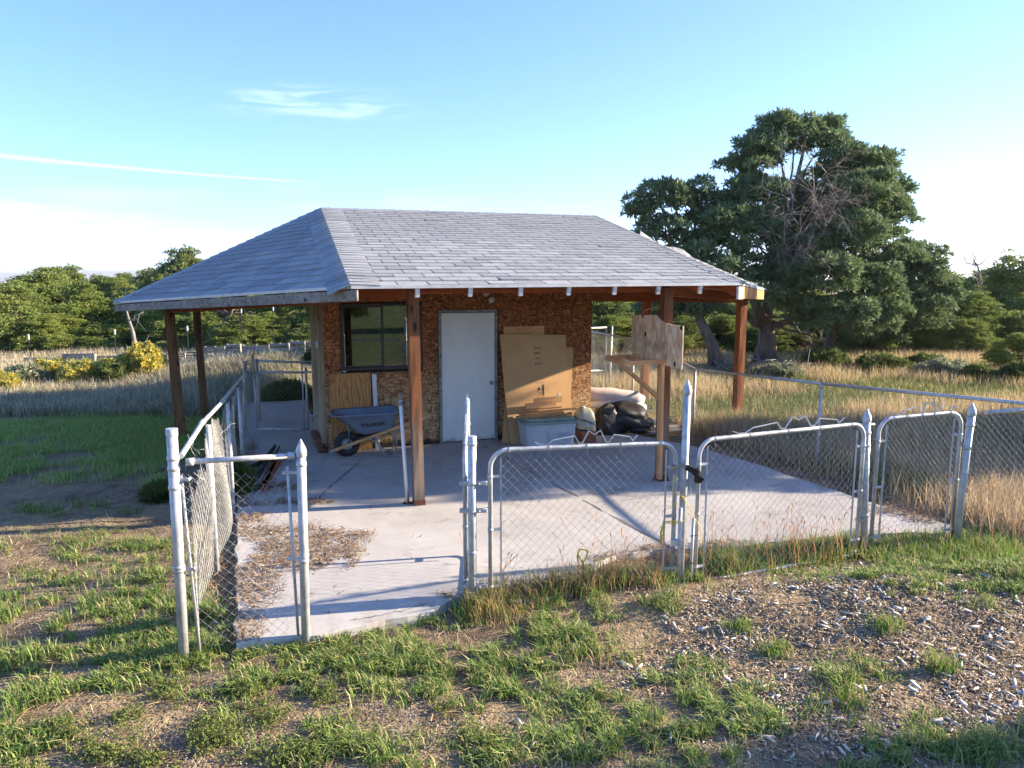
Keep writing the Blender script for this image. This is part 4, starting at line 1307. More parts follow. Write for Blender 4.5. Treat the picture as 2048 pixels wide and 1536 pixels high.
for i in range(4):
    a, b = ends[i], ends[i + 1]
    pipe('top_rail', root, [Vector((a.x, a.y, tops[i])), Vector((b.x, b.y, tops[i + 1]))], 0.021)
    bb = Vector((b.x, b.y, hg(b.x, b.y)))
    if i < 3:
        fpost(root, bb, Vector((b.x, b.y, tops[i + 1] - 0.01)), 0.023, 'none')
        mb = MB(); mb.lathe(rel((b.x, b.y, tops[i + 1] - 0.02), root), [(0.026, -0.03), (0.028, -0.028), (0.028, 0.0), (0.024, 0.012)], 12); mb.build('loop_cap', M['galv'], root)
    fabric('mesh_fabric', root, a, b, -0.02, tops[i] - 0.03, -0.02, tops[i + 1] - 0.03, s=0.0375, r=0.0017, seed=41 + i, wob=0.015)
# back corner frame with the extra height, orange in the low sun
root = thing('chain_link_fence', 'tall chain link frame with two pipes behind the right corner of the shed wall', 'fence', (f0.x, f0.y, 0))
g0 = V(1213, 655, f0.y); g1 = Vector((g0.x, g0.y, hg(g0.x, g0.y)))
wv = Vector((-bc, -bs, 0))
fpost(root, Vector((g0.x + .09, g0.y, -.05)), V(1224, 652, f0.y), 0.026, 'none', (1.3,))
fpost(root, g1, g0, 0.022, 'none', (1.4, 0.5))
pipe('frame_rail', root, [g0, g0 + wv * 2.2 + Vector((0, 0, -0.02))], 0.02)
pipe('frame_rail', root, [g0 + Vector((0, 0, -1.02)), g0 + wv * 2.2 + Vector((0, 0, -1.02))], 0.018)
fabric('mesh_fabric', root, g0, g0 + wv * 2.2, 0.0, g0.z, s=0.0375, r=0.0018, seed=51)

# --- back left gate between the fence end and the shed
root = thing('gate', 'square chain link gate closing the walkway left of the shed', 'gate', (AL.x, AL.y, 0))
pl = Vector((AL.x + 0.20, AL.y + 0.05, 0.06)); pr = Vector((AG.x - 0.17, AG.y + 0.0, 0.06)); zt = V(560, 745, (AL.y + AG.y) / 2).z
for a, b, r_ in ((pl, pl + Vector((0, 0, zt - 0.04)), .02), (pr, pr + Vector((0, 0, zt + 0.02)), .02), (pl + Vector((0, 0, zt - 0.06)), pr + Vector((0, 0, zt - 0.06)), .019), (pl + Vector((0, 0, 0.02)), pr + Vector((0, 0, .02)), .019)):
    pipe('frame_pipe', root, [a, b], r_)
fabric('mesh_fabric', root, pl, pr, 0.08, zt, s=0.0375, r=0.0017, seed=61, mat='wire')
pipe('tension_bar', root, [pr + Vector((-0.06, -.01, 0.05)), pr + Vector((-0.06, -.01, zt + 0.16))], 0.012, n=6)
for z in (0.25, zt - 0.05):
    for q_ in (pr + Vector((0.07, -.02, z)), pl + Vector((-0.08, -.02, z))):
        mb = MB(); mb.box(rel(q_, root), (0.16, 0.03, 0.03)); mb.build('hinge', M['steel'], root)
pL_, _ = single_post('fence_post', 'short gate post standing against the left corner of the shed', AG, TG, 0.032, 'acorn', (0.3, 1.15, 1.3))
# fence beyond the gate: a second, higher rail that runs on behind it
root = thing('chain_link_fence', 'chain link run with crumpled mesh that continues behind the walkway gate', 'fence', (AL.x, AL.y + 0.5, 0))
q0 = V(513, 718, 12.9); q1 = V(634, 724, 12.9)
fpost(root, Vector((q0.x, q0.y, -.05)), q0, 0.03, 'none')
pipe('top_rail', root, [q0 + Vector((0, 0, -0.03)), q1 + Vector((0, 0, -0.02))], 0.021)
fabric('mesh_fabric', root, (AL.x + 0.02, AL.y + 0.05), (q0.x, q0.y), 0.0, 1.25, 0.0, 1.4, s=0.036, r=0.002, seed=71, wob=0.08, sag=0.05)

# ================================================================== THINGS ROUND THE SHED
def bthing(name, label, cat, bx, by, z=0.0, rot=0.0, group=None):
    return thing(name, label, cat, B(bx, by, z), BA + rot, group)


SZ = 0.012   # slab top beside the wall, west panel
# leaning sheets
def leaning(name, label, cat, x0, x1, h, y_top, y_bot, t, mat, z0=SZ, poly=None, tilt=0.0):
    root = bthing(name, label, cat, (x0 + x1) / 2, y_bot, z0)
    ang = math.atan2(y_top - y_bot, h); w = x1 - x0
    poly = poly or [(-w / 2, 0), (w / 2, 0), (w / 2, h), (-w / 2, h)]
    mb = MB(); uy = Vector((math.sin(tilt) * 0, math.sin(ang), math.cos(ang))); ux = Vector((math.cos(tilt), 0, math.sin(tilt)))
    mb.prism(poly, t, (0, 0, 0), ux, uy)
    return root, mb, ux, uy


root, mb, ux, uy = leaning('plywood_sheet', 'orange plywood sheet leaning under the window behind the wheelbarrow', 'plywood', 0.05, 0.665, 1.175, -0.03, -0.075, 0.012, None)
mb.build('sheet', M['ply_orange'], root)
root = bthing('downspout', 'white square downspout piece standing against the wall beside the plywood', 'downspout', 0.735, -0.055, SZ)
mb = MB()
mb.bar((0, -0.02, 0), (-0.02, 0.0, 1.155), 0.062, 0.045, Vector((0, 1, 0))); mb.build('tube', M['vinyl'], root, bevel=0.006)
mb = MB(); mb.bar((-0.02, 0.0, 1.152), (-0.0205, 0, 1.158), 0.05, 0.035, Vector((0, 1, 0))); mb.build('tube_end', M['under'], root)
# cardboard
root, mb, ux, uy = leaning('plywood_offcut', 'pale board top showing above the big cardboard sheet', 'board', 2.78, 3.47, 1.82, -0.03, -0.14, 0.012, None)
mb.build('board', M['new_wood_x'], root)
root, mb, ux, uy = leaning('cardboard_sheet', 'narrow cardboard wedge sticking out right of the big printed sheet', 'cardboard', 3.45, 3.98, 1.55, -0.035, -0.16, 0.010, None, poly=[(-0.26, 0), (0.16, 0.0), (0.20, 0.5), (0.27, 1.38), (0.262, 1.46), (-0.26, 1.46)])
mb.build('sheet', M['cardboard'], root)
root, mb, ux, uy = leaning('cardboard_sheet', 'plain brown cardboard leaning beside the white door behind the printed sheet', 'cardboard', 2.66, 3.0, 0.95, -0.04, -0.30, 0.008, None, poly=[(-0.17, 0), (0.15, 0), (0.13, 0.95), (-0.02, 0.9)])
mb.build('sheet', M['cardboard'], root)
root = bthing('cardboard_sheet', 'largest cardboard sheet with printed marks leaning right of the door', 'cardboard', 3.30, -0.36, 0.0)
h = 1.72; ang = math.atan2(0.28, h); uy = Vector((0, math.sin(ang), math.cos(ang))); uxc = Vector((1, 0, 0))
mb = MB(); mb.prism([(-0.52, 0.0), (0.57, 0.0), (0.56, 0.6), (0.53, 1.70), (-0.60, 1.735), (-0.575, 0.9)], 0.012, (0, 0, 0.0), uxc, uy); cb = mb.build('sheet', M['cardboard'], root, bevel=0.002)
cn_ = Vector((0, -math.cos(ang), math.sin(ang)))
def ink(parts, name):
    mb = MB()
    for (x, y, w, h_) in parts:
        c = uxc * x + uy * y + cn_ * 0.0135; mb.add([c - uxc * w / 2 - uy * h_ / 2, c + uxc * w / 2 - uy * h_ / 2, c + uxc * w / 2 + uy * h_ / 2, c - uxc * w / 2 + uy * h_ / 2], [(0, 1, 2, 3)])
    mb.build(name, M['ink'], cb)


for k, zc in enumerate((1.50, 1.42, 1.335, 1.255)):
    P = []
    for s_ in (-1, 1):
        x = 0.015 + s_ * 0.045
        if k != 2: P += [(x, zc, 0.007, 0.036), (x - s_ * 0.008, zc + 0.016, 0.018, 0.006), (x - s_ * 0.008, zc - 0.016, 0.018, 0.006)]
        else: P += [(x, zc, 0.006, 0.02)]
    for q in range(5): P.append((0.015 + (q - 2) * 0.013, zc + rnd.uniform(-.004, .004), rnd.uniform(.005, .010), rnd.uniform(.010, .022)))
    P.append((0.015, zc - 0.012, 0.05, 0.004)); ink(P, 'printed_mark')
P = []
for i in range(6):
    for jx in range(5):
        if (i + jx) % 3 or rnd.random() < .4: P.append((-0.02 + jx * 0.026, 0.90 - i * 0.028, rnd.uniform(.008, .022), rnd.uniform(.005, .016)))
P += [(0.04, 1.0, 0.14, 0.005), (0.085, 0.885, 0.03, 0.17), (0.01, 0.90, 0.03, 0.05)]
ink([(x, y - 0.06, w, h_) for x, y, w, h_ in P], 'printed_mark')
mb = MB(); c = uxc * 0.36 + uy * 0.73 + cn_ * 0.0135; mb.box(c, (0.032, 0.004, 0.042), Matrix.Rotation(-ang, 3, 'X')); mb.build('sticker', M['label'], cb)
ink([(0.36, 0.735, 0.0, 0.0)], 'sticker_print')

# storage bin
root = bthing('storage_bin', 'translucent plastic storage bin with a green lid in front of the cardboard', 'storage bin', 3.30, -0.60, 0.0, R(-3))
def rrect(w, d, r, n=5):
    out = []
    for cx_, cy_, a0 in ((w / 2 - r, d / 2 - r, 0), (-w / 2 + r, d / 2 - r, 90), (-w / 2 + r, -d / 2 + r, 180), (w / 2 - r, -d / 2 + r, 270)):
        for k in range(n + 1): a = R(a0 + 90 * k / n); out.append((cx_ + r * math.cos(a), cy_ + r * math.sin(a)))
    return out


def loft(sections, cap=True, smooth=True, ribs=None):
    mb = MB(); n = len(sections[0][0]); vs = []
    for poly, z in sections: vs += [(x, y, z) for x, y in poly]
    fs = [(i * n + k, i * n + (k + 1) % n, (i + 1) * n + (k + 1) % n, (i + 1) * n + k) for i in range(len(sections) - 1) for k in range(n)]
    if cap: fs += [tuple(reversed(range(n))), tuple(range((len(sections) - 1) * n, len(sections) * n))]
    mb.add(vs, fs, False); return mb


mb = loft([(rrect(0.74, 0.40, .05), 0.0), (rrect(0.76, 0.42, .05), 0.015), (rrect(0.83, 0.47, .06), 0.36), (rrect(0.86, 0.50, .06), 0.365), (rrect(0.86, 0.50, .06), 0.385)])
body = mb.build('bin_body', M['bin'], root)
mb = MB()
for i in range(9):
    x = -0.06 + i * 0.048; mb.bar((x * 0.93, -0.214, 0.03), (x, -0.238, 0.235), 0.017, 0.012, Vector((0, 1, 0)))
mb.build('side_rib', M['bin'], body, bevel=0.004)
mb = MB(); mb.box((-0.25, -0.235, 0.30), (0.18, 0.012, 0.05)); mb.box((0.0, -0.244, 0.345), (0.80, 0.012, 0.02)); mb.build('grip', M['bin'], body, bevel=0.004)
mb = loft([(rrect(0.90, 0.54, .07), 0.375), (rrect(0.91, 0.55, .07), 0.385), (rrect(0.90, 0.54, .07), 0.408), (rrect(0.80, 0.44, .06), 0.425), (rrect(0.78, 0.42, .06), 0.455), (rrect(0.74, 0.38, .05), 0.46)])
lid = mb.build('lid', M['lid'], root)
mb = MB()
for i in range(8): mb.box((-0.31 + i * 0.088, -0.02, 0.462), (0.016, 0.36, 0.012))
mb.build('lid_rib', M['steel'], lid)
# lumber on and behind the bin
def plank(label, x0, x1, y, z, w, h, mat='new_wood_x', rz=0.0, ry=0.0, name='wooden_plank', rx=0.0):
    root = bthing(name, label, 'plank', (x0 + x1) / 2, y, z)
    mb = MB(); rt = Matrix.Rotation(rz, 3, 'Z') @ Matrix.Rotation(ry, 3, 'Y') @ Matrix.Rotation(rx, 3, 'X'); mb.box((0, 0, 0), (x1 - x0, w, h), rt); mb.build('board', M[mat], root, bevel=0.003); return root


plank('longest thin board lying across the top of the bin lid', 2.86, 3.84, -0.52, 0.515, 0.09, 0.022, rz=R(1), ry=R(-2.0))
plank('shorter thin board under the longest one on the bin lid', 2.80, 3.58, -0.60, 0.485, 0.085, 0.022, rz=R(-2), ry=R(-2.5))
plank('lowest board lying flat on the left of the bin lid', 2.92, 3.45, -0.62, 0.463, 0.08, 0.020, rz=R(3), ry=R(0))
plank('pale thick board end leaning upright on the stack on the bin', 3.00, 3.52, -0.44, 0.61, 0.035, 0.085, rz=R(1), ry=R(-2.5))
plank('brown board resting behind the pale one on the bin', 3.18, 3.66, -0.36, 0.665, 0.03, 0.10, mat='cardboard_edge', ry=R(-2.5))
plank('thin strip of wood between the boards stacked on the bin', 3.06, 3.60, -0.47, 0.552, 0.06, 0.02, ry=R(-2))

# beige jug with black hose, on brick
root = bthing('brick_block', 'red block standing on the slab under the beige canister', 'brick', 3.98, -0.62, 0.0)
mb = MB(); mb.box((0, 0, 0.085), (0.27, 0.20, 0.17)); mb.build('block', M['brick'], root, bevel=0.02)
root = bthing('canister', 'beige canister with black hose loops right of the storage bin', 'canister', 4.03, -0.42, 0.0)
mb = loft([(rrect(0.30, 0.26, .08), 0.0), (rrect(0.33, 0.28, .09), 0.03), (rrect(0.34, 0.29, .09), 0.30), (rrect(0.30, 0.26, .09), 0.42), (rrect(0.20, 0.18, .07), 0.50), (rrect(0.12, 0.10, .04), 0.515)])
cb_ = mb.build('body', M['beige'], root)
cb_.data.polygons.foreach_set('use_smooth', [len(p.vertices) == 4 for p in cb_.data.polygons])
mb = MB(); mb.lathe((-0.03, 0, 0.51), [(0.05, 0), (0.05, 0.02), (0.03, 0.03), (0.001, 0.032)], 12); mb.build('cap', M['beige'], root)
mb = MB()
for z0, tilt, r_ in ((0.16, 0.12, 0.20), (0.30, 0.22, 0.185)):
    P = [(r_ * math.cos(a) + .01, (r_ - .02) * math.sin(a), z0 + tilt * -0.35 * math.cos(a) + .01 * math.sin(3 * a)) for a in [k * math.pi / 12 for k in range(25)]]
    mb.tube(P, 0.009, 6)
mb.build('hose', M['black_rubber'], root)
mb = MB(); mb.box((0.03, -0.150, 0.27), (0.11, 0.006, 0.07)); mb.build('label_sticker', M['label'], root)
mb = MB(); mb.box((0.0, -0.150, 0.19), (0.09, 0.006, 0.045)); mb.build('label_sticker', M['yellow_label'], root)
mb = MB(); mb.box((0.03, -0.1535, 0.28), (0.07, 0.002, 0.008)); mb.box((0.03, -0.1535, 0.262), (0.08, 0.002, 0.005)); mb.build('label_print', M['ink'], root)


# black plastic bundle: displaced, folded blob
def blob(name, mat, root, c, size, folds, seed, n=56, pw=2.6):
    vs = []; rg = random.Random(seed); f = [(rg.uniform(1, 4), rg.uniform(1, 5), rg.uniform(0, 6), rg.uniform(.5, 1)) for _ in range(7)]
    for i in range(n + 1):
        th = math.pi * i / n
        for j_ in range(n * 2):
            ph = math.pi * j_ / n
            x, y, z = math.sin(th) * math.cos(ph), math.sin(th) * math.sin(ph), math.cos(th)
            k = (abs(x) ** pw + abs(y) ** pw + abs(z) ** pw) ** (-1 / pw)
            x, y, z = x * k, y * k, z * k
            w = 0
            for a, b, c_, s_ in f: w += s_ * abs(math.sin(a * x + b * z + c_ + 1.7 * math.sin(b * y + c_)))
            w = 1 + folds * (w / 7 - 0.45)
            zz = z * size[2] * w; zz = max(zz, -size[2])
            vs.append((c[0] + x * size[0] * w, c[1] + y * size[1] * w, c[2] + zz))
    m2 = n * 2
    fs = [(i * m2 + k, i * m2 + (k + 1) % m2, (i + 1) * m2 + (k + 1) % m2, (i + 1) * m2 + k) for i in range(n) for k in range(m2)]
    mb = MB(); mb.add(vs, fs, True); o = mb.build(name, M[mat], root); return o


root = bthing('tarp_bundle', 'crumpled black plastic sheet bundled by the right corner of the shed', 'tarp', 4.95, 0.05, 0.0)
blob('plastic_sheet', 'tarp', root, (0, 0, 0.24), (0.42, 0.42, 0.25), 0.30, 4)
blob('plastic_fold', 'tarp', root, (-0.36, -0.22, 0.17), (0.20, 0.16, 0.30), 0.6, 9, 36)
blob('plastic_fold', 'tarp', root, (0.22, -0.28, 0.12), (0.24, 0.14, 0.14), 0.6, 12, 30)
root = bthing('rolled_mattress', 'pale pink roll lying on top of the black plastic bundle', 'mattress', 4.95, 0.15, 0.0)
mb = MB(); P = []; rs = []
for i in range(9):
    t = i / 8; P.append((-0.62 + 1.08 * t, 0.25 - 0.30 * t, 0.60 - 0.13 * t ** 2 + 0.012 * math.sin(i * 2))); rs.append((0.10, .125, .13, .135, .13, .135, .14, .13, .09)[i])
mb.tube(P, rs, 18); ro = mb.build('roll', M['pink_roll'], root)
ro.scale = (1, 1, 1)
mb = MB(); mb.tube([(-0.5, 0.1, 0.44), (0.1, -0.05, 0.40), (0.46, -0.12, 0.34)], [0.06, 0.11, 0.08], 14); mb.build('inner_layer', M['vinyl'], root)
for k in range(3):
    plank(('grey board flat on the ground right of the black plastic bundle', 'second grey board in the flat pile right of the black bundle', 'front board of the flat pile right of the black bundle')[k], 5.15 + 0.05 * k, 6.05 - 0.06 * k, 0.02 - 0.17 * k, 0.01 + 0.015 * (k == 1), 0.14, 0.03, mat='grey_wood', rz=R(4 + 3 * k))
plank('narrow grey board standing on edge behind the flat pile', 5.3, 6.1, 0.30, 0.05, 0.04, 0.09, mat='grey_wood', rz=R(-3))

# two small oranges by the wall
for (px, py, lab, r_) in ((789, 889, 'small pumpkin orange fruit on the slab below the wall', 0.032), (823, 886, 'smaller orange fruit behind the middle porch post', 0.024)):
    gq = G(px, py + 5, 0); root = thing('orange_fruit', lab, 'fruit', (gq.x, gq.y, SZ))
    mb = MB(); mb.lathe((0, 0, 0), [(0.001, 0.0), (r_ * .7, r_ * .12), (r_, r_ * .8), (r_ * .8, r_ * 1.5), (r_ * .2, r_ * 1.75), (0.001, r_ * 1.7)], 14); mb.build('rind', M['orange_fruit'], root)
    mb = MB(); mb.tube([(0, 0, r_ * 1.6), (0.004, 0, r_ * 2.0)], 0.003, 5); mb.build('stalk', M['tpost'], root)

# white stand pipe
root = thing('white_pipe', 'thin white pipe with a grey cap standing left of the middle post', 'pipe', (-1.20, 8.06, 0.012))
top = Vector((-0.055, 0.0, 1.20)); mb = MB(); mb.tube([(0, 0, 0), top * 0.5 + Vector((-.002, 0, 0)), top], 0.0215, 12); mb.build('pipe', M['vinyl'], root)
mb = MB(); mb.lathe(top, [(0.024, -0.06), (0.024, -0.01), (0.014, 0.0), (0.014, 0.03), (0.020, 0.035), (0.020, 0.06), (0.010, 0.07), (0.001, 0.072)], 12); mb.build('pipe_cap', M['grey_cap'], root)
mb = MB(); mb.box((0.0, 0.0, 0.005), (0.10, 0.08, 0.012)); mb.tube([(0.012, -.012, 0.0), (0.008, -.012, 0.16)], [0.014, 0.004], 7); mb.build('rusty_foot', M['rust'], root)

# wheelbarrow: +x towards the handles, wheel at the origin end
gw = G(695, 914); root = thing('wheelbarrow', 'blue grey wheelbarrow with wooden handles parked under the window', 'wheelbarrow', (gw.x, gw.y, SZ), R(14))
mb = MB(); prof = [(0.085, -0.036), (0.12, -0.045), (0.165, -0.040), (0.183, -0.02), (0.185, 0.0), (0.183, 0.02), (0.165, 0.040), (0.12, 0.045), (0.085, 0.036)]
mb.lathe((0, 0, 0.185), prof, 28, 'y'); wh = mb.build('wheel', M['black_rubber'], root)
mb = MB()
for k in range(24):
    a = 2 * math.pi * k / 24; mb.box((0.184 * math.cos(a), 0, 0.185 + 0.184 * math.sin(a)), (0.014, 0.062, 0.010), Matrix.Rotation(-a + math.pi / 2, 3, 'Y') if False else Matrix.Rotation(-(a) , 3, 'Y') @ Matrix.Rotation(math.pi / 2, 3, 'Y'))
mb.build('tread', M['black_rubber'], wh)['kind'] = 'stuff'
mb = MB(); mb.lathe((0, 0, 0.185), [(0.001, -0.04), (0.022, -0.04), (0.025, -0.025), (0.07, -0.015), (0.088, -0.034), (0.09, 0.034), (0.07, 0.015), (0.025, 0.025), (0.022, 0.04), (0.001, 0.04)], 20, 'y'); mb.build('rim', M['steel'], wh)
mb = MB(); mb.tube([(0, -0.13, 0.185), (0, 0.13, 0.185)], 0.009, 8); mb.build('axle', M['steel'], root)
for s_ in (-1, 1):
    mb = MB(); mb.bar((-0.235, s_ * 0.10, 0.105), (1.18, s_ * 0.29, 0.60), 0.032, 0.042); mb.build('handle', M['new_wood_x'], root, bevel=0.004)
    mb = MB(); mb.tube([(0.02, s_ * .11, 0.19), (0.03, s_ * 0.14, 0.40), (-0.02, s_ * 0.20, 0.60)], 0.011, 6); mb.build('brace', M['steel'], root)
    mb = MB(); mb.tube([(0.30, s_ * 0.19, 0.30), (0.42, s_ * 0.20, 0.22), (0.50, s_ * .2, 0.05), (0.58, s_ * .2, 0.012), (0.67, s_ * .2, 0.02), (0.70, s_ * .2, 0.20), (0.71, s_ * 0.21, 0.42)], 0.011, 7); mb.build('leg', M['steel'], root)
mb = MB(); mb.box((-0.23, 0, 0.105), (0.05, 0.26, 0.05)); mb.build('nose_guard', M['steel'], root, bevel=0.006)
mb = MB(); mb.tube([(0.63, -0.2, 0.012), (0.63, 0.2, 0.012)], 0.009, 6); mb.build('leg_brace', M['steel'], root)
mb = MB(); mb.bar((0.20, -0.10, 0.285), (0.62, -0.10, 0.40), 0.05, 0.05); mb.bar((0.20, 0.10, 0.285), (0.62, 0.10, 0.40), 0.05, 0.05); mb.bar((0.14, 0, 0.27), (0.30, 0, 0.30), 0.3, 0.05); mb.build('riser', M['win_frame'], root)


def tray_ring(x0, x1, w0, w1, z0, z1, r=0.09, n=6):
    pts = []
    for cx_, cy_, a0, hw in ((x1 - r, w1 - r, 0, 1), (x0 + r, w0 - r, 90, 1), (x0 + r, -w0 + r, 180, 1), (x1 - r, -w1 + r, 270, 1)):
        for k in range(n + 1): a = R(a0 + 90 * k / n); pts.append((cx_ + r * math.cos(a), cy_ + r * math.sin(a)))
    return [(x, y, z0 + (z1 - z0) * (x - x0) / (x1 - x0)) for x, y in pts]


rings = [tray_ring(0.24, 0.60, 0.16, 0.19, 0.33, 0.40, .07), tray_ring(0.16, 0.66, 0.19, 0.23, 0.36, 0.43, .08), tray_ring(-0.17, 0.73, 0.29, 0.32, 0.63, 0.655, .12), tray_ring(-0.22, 0.75, 0.31, 0.34, 0.655, 0.675, .13), tray_ring(-0.225, 0.755, 0.315, 0.345, 0.640, 0.660, .13)]
inner = [tray_ring(-0.16, 0.72, 0.285, 0.315, 0.632, 0.656, .12), tray_ring(0.17, 0.65, 0.185, 0.22, 0.37, 0.44, .08), tray_ring(0.25, 0.59, 0.155, 0.18, 0.345, 0.41, .07)]
seq = [rings[0], rings[1], rings[2], rings[4], rings[3], inner[0], inner[1], inner[2]]
n = len(seq[0]); vs = [p for r_ in seq for p in r_]
fs = [(i * n + k, i * n + (k + 1) % n, (i + 1) * n + (k + 1) % n, (i + 1) * n + k) for i in range(len(seq) - 1) for k in range(n)] + [tuple(reversed(range(n))), tuple(range((len(seq) - 1) * n, len(seq) * n))]
mb = MB(); mb.add(vs, fs, True); tray = mb.build('tray', M['tray'], root)
fc = bpy.data.curves.new('lettering', 'FONT'); fc.body = 'TRUPER'; fc.size = 0.078; fc.extrude = 0.0015; fc.offset = 0.0022; fc.align_x = 'CENTER'; fc.align_y = 'CENTER'; fc.space_character = 1.12
tmp = link(bpy.data.objects.new('letter_curve', fc)); bpy.context.view_layer.update()
lm_ = bpy.data.meshes.new_from_object(tmp.evaluated_get(bpy.context.evaluated_depsgraph_get())); bpy.data.objects.remove(tmp)
lm_.materials.clear(); lm_.materials.append(M['ink']); fo = link(bpy.data.objects.new('lettering', lm_), tray)
# side face of the tray: from ring 1 to ring 2 on the near (-y) side
pa, pb = Vector((0.40, -0.207, 0.393)), Vector((0.40, -0.3065, 0.643)); nrm = Vector((1, 0.06, 0.05)).normalized(); upv = (pb - pa).normalized()
c = pa.lerp(pb, 0.46); zx = nrm.cross(upv).normalized(); upv = zx.cross(nrm).normalized()
if zx.y > 0: zx = -zx
Mx = Matrix((nrm, upv, zx)).transposed().to_4x4(); fo.matrix_local = Matrix.Translation(c + zx * 0.022 + Vector((-0.035, 0, 0))) @ Mx @ Matrix.Diagonal((1.15, 1, 1, 1))

# backboard of old plywood on the right porch post, with its wooden shelf
root = bthing('plywood_backboard', 'pale weathered plywood board with a curved cut corner on the right porch post', 'board', 3.82, -3.0, 0.0)
def bl(px, py, dy):   # point on the plane bx=3.82 -> local
    d = ray(px, py); nx, ny = bc, bs
    t = (3.82 + BO[0] * nx + BO[1] * ny) / (d[0] * nx + d[1] * ny); X, Y = d[0] * t, d[1] * t; b = tob(X, Y)
    return (b[1] + 3.0, CAMH + d[2] * t)


out = [bl(1264, 712, 0), bl(1264, 630, 0), bl(1312, 630, 0)]
for px, py in ((1316, 634), (1321, 640), (1328, 645), (1337, 648), (1347, 650), (1356, 651)): out.append(bl(px, py, 0))
out += [bl(1366, 652, 0), bl(1363, 739, 0), bl(1340, 733, 0)]
mb = MB(); mb.prism(out, 0.016, (0, 0, 0), (0, 1, 0), (0, 0, 1)); mb.build('board', M['ply_pale'], root)
zs = bl(1330, 722, 0)[1]
root = bthing('wooden_shelf_frame', 'open wooden shelf frame with a diagonal brace below the plywood board', 'shelf frame', 3.80, -3.0, 0.0)
zf = zs
def onz(px, py, z):
    g_ = G(px, py, z); b = tob(g_.x, g_.y); return Vector((b[0] - 3.80, b[1] + 3.0, z))


c0, c1_, c2_, c3_ = onz(1212, 716, zf + .03), onz(1275, 711, zf + .03), onz(1331, 718, zf + .03), onz(1250, 724, zf + .03)
c0 = Vector((-1.10, 0.42, zf)); c1_ = Vector((-0.05, 0.42, zf)); c2_ = Vector((-0.02, -0.35, zf)); c3_ = Vector((-0.62, -0.35, zf))
c0 = onz(1212, 716, zf); c3_ = onz(1252, 727, zf); c2_ = onz(1333, 722, zf); c1_ = onz(1290, 712, zf)
for a, b in ((c0, c1_), (c3_, c2_), (c0, c3_), (c1_, c2_)):
    mb = MB(); mb.bar(a, b, 0.035, 0.06); mb.build('shelf_rail', M['new_wood_x'], root, bevel=0.003)
mb = MB(); mb.bar(c0.lerp(c3_, .3) + Vector((.1, 0, -0.04)), Vector((0.04, -0.04, zf - 0.50)), 0.04, 0.085, Vector((0, 1, 0))); mb.build('brace', M['new_wood_z'], root, bevel=0.003)
mb = MB(); mb.bar((0.015, -0.11, 0.05), (0.005, -0.11, zf - 0.02), 0.04, 0.085, Vector((0, 1, 0))); mb.build('stud', M['new_wood_z'], root, bevel=0.003)
mb = MB(); mb.bar(c0.lerp(c1_, .5), c3_.lerp(c2_, .5), 0.035, 0.05); mb.build('shelf_rail', M['new_wood_x'], root, bevel=0.003)

# pile of steel T-posts by the left fence
for k in range(8):
    a = G(548 - k * 5 + rnd.uniform(-3, 3), 918 + rnd.uniform(-4, 4) + k * 2); b = G(518 - k * 7 + rnd.uniform(-3, 3), 985 - k * 3 + rnd.uniform(-5, 5))
    d = (b - a).normalized(); a = a - d * 0.6
    root = thing('metal_stake', 'green steel fence stake in the pile by the left fence', 'fence stake', (a.x, a.y, 0.03 + 0.022 * (k % 3)), math.atan2(b.y - a.y, b.x - a.x), 'green steel stakes piled on the slab by the left fence')
    L = (b - a).length; mb = MB(); mb.box((L / 2, 0, 0), (L, 0.035, 0.004)); mb.box((L / 2, 0, 0.014), (L, 0.004, 0.026))
    for q in range(int(L / 0.08)): mb.box((0.04 + q * 0.08, 0, -0.005), (0.012, 0.012, 0.01))
    mb.build('stake', M['tpost'], root); mb = MB(); mb.box((L - 0.03, 0, 0.001), (0.06, 0.037, 0.006)); mb.build('white_tip', M['vinyl'], root)
for k, (x0, y0, x1, y1) in enumerate(((522, 985, 548, 930), (530, 975, 556, 925))):
    a, b = G(x0, y0), G(x1, y1); root = thing('broken_board', ('brown broken board end beside the steel stakes', 'second brown board under the steel stakes')[k], 'board', (a.x, a.y, 0.03), math.atan2(b.y - a.y, b.x - a.x))
    mb = MB(); mb.box(((b - a).length / 2, 0, 0), ((b - a).length, 0.08, 0.03)); mb.build('board', M['beam'], root, bevel=0.004)

# ================================================================== TREES
SUBK = 5.5
def needle_tufts(C, D, size, k, rg, c_lo, c_hi, width=0.16, spread=0.75):
    """bottle-brush tufts: k thin needles-bunches per centre, arrays in, arrays out"""
    n = len(C)
    C = np.repeat(C, k, 0); D = np.repeat(D, k, 0); S = np.repeat(size, k)
    r = rg.normal(size=(n * k, 3)); r /= np.linalg.norm(r, axis=1, keepdims=True)
    d = D * (1 - spread) + r * spread; d /= np.linalg.norm(d, axis=1, keepdims=True)
    base = C - D * (S * 0.25 * rg.random(n * k))[:, None]
    tip = base + d * (S * rg.uniform(0.6, 1.1, n * k))[:, None]
    s = np.cross(d, rg.normal(size=(n * k, 3))); s /= np.linalg.norm(s, axis=1, keepdims=True) + 1e-9
    w = (S * width)[:, None]
    mid = base * 0.45 + tip * 0.55
    V_ = np.stack([base, mid + s * w, tip, mid - s * w], 1).reshape(-1, 3)
    b = np.arange(n * k) * 4
    T_ = np.concatenate([np.stack([b, b + 1, b + 2], 1), np.stack([b, b + 2, b + 3], 1)])
    t = np.repeat(rg.random((n, 1)), k, 0) * 0.7 + rg.random((n * k, 1)) * 0.3
    c = np.array(c_lo)[None] * (1 - t) + np.array(c_hi)[None] * t
    return V_, T_, np.repeat(c, 4, 0)


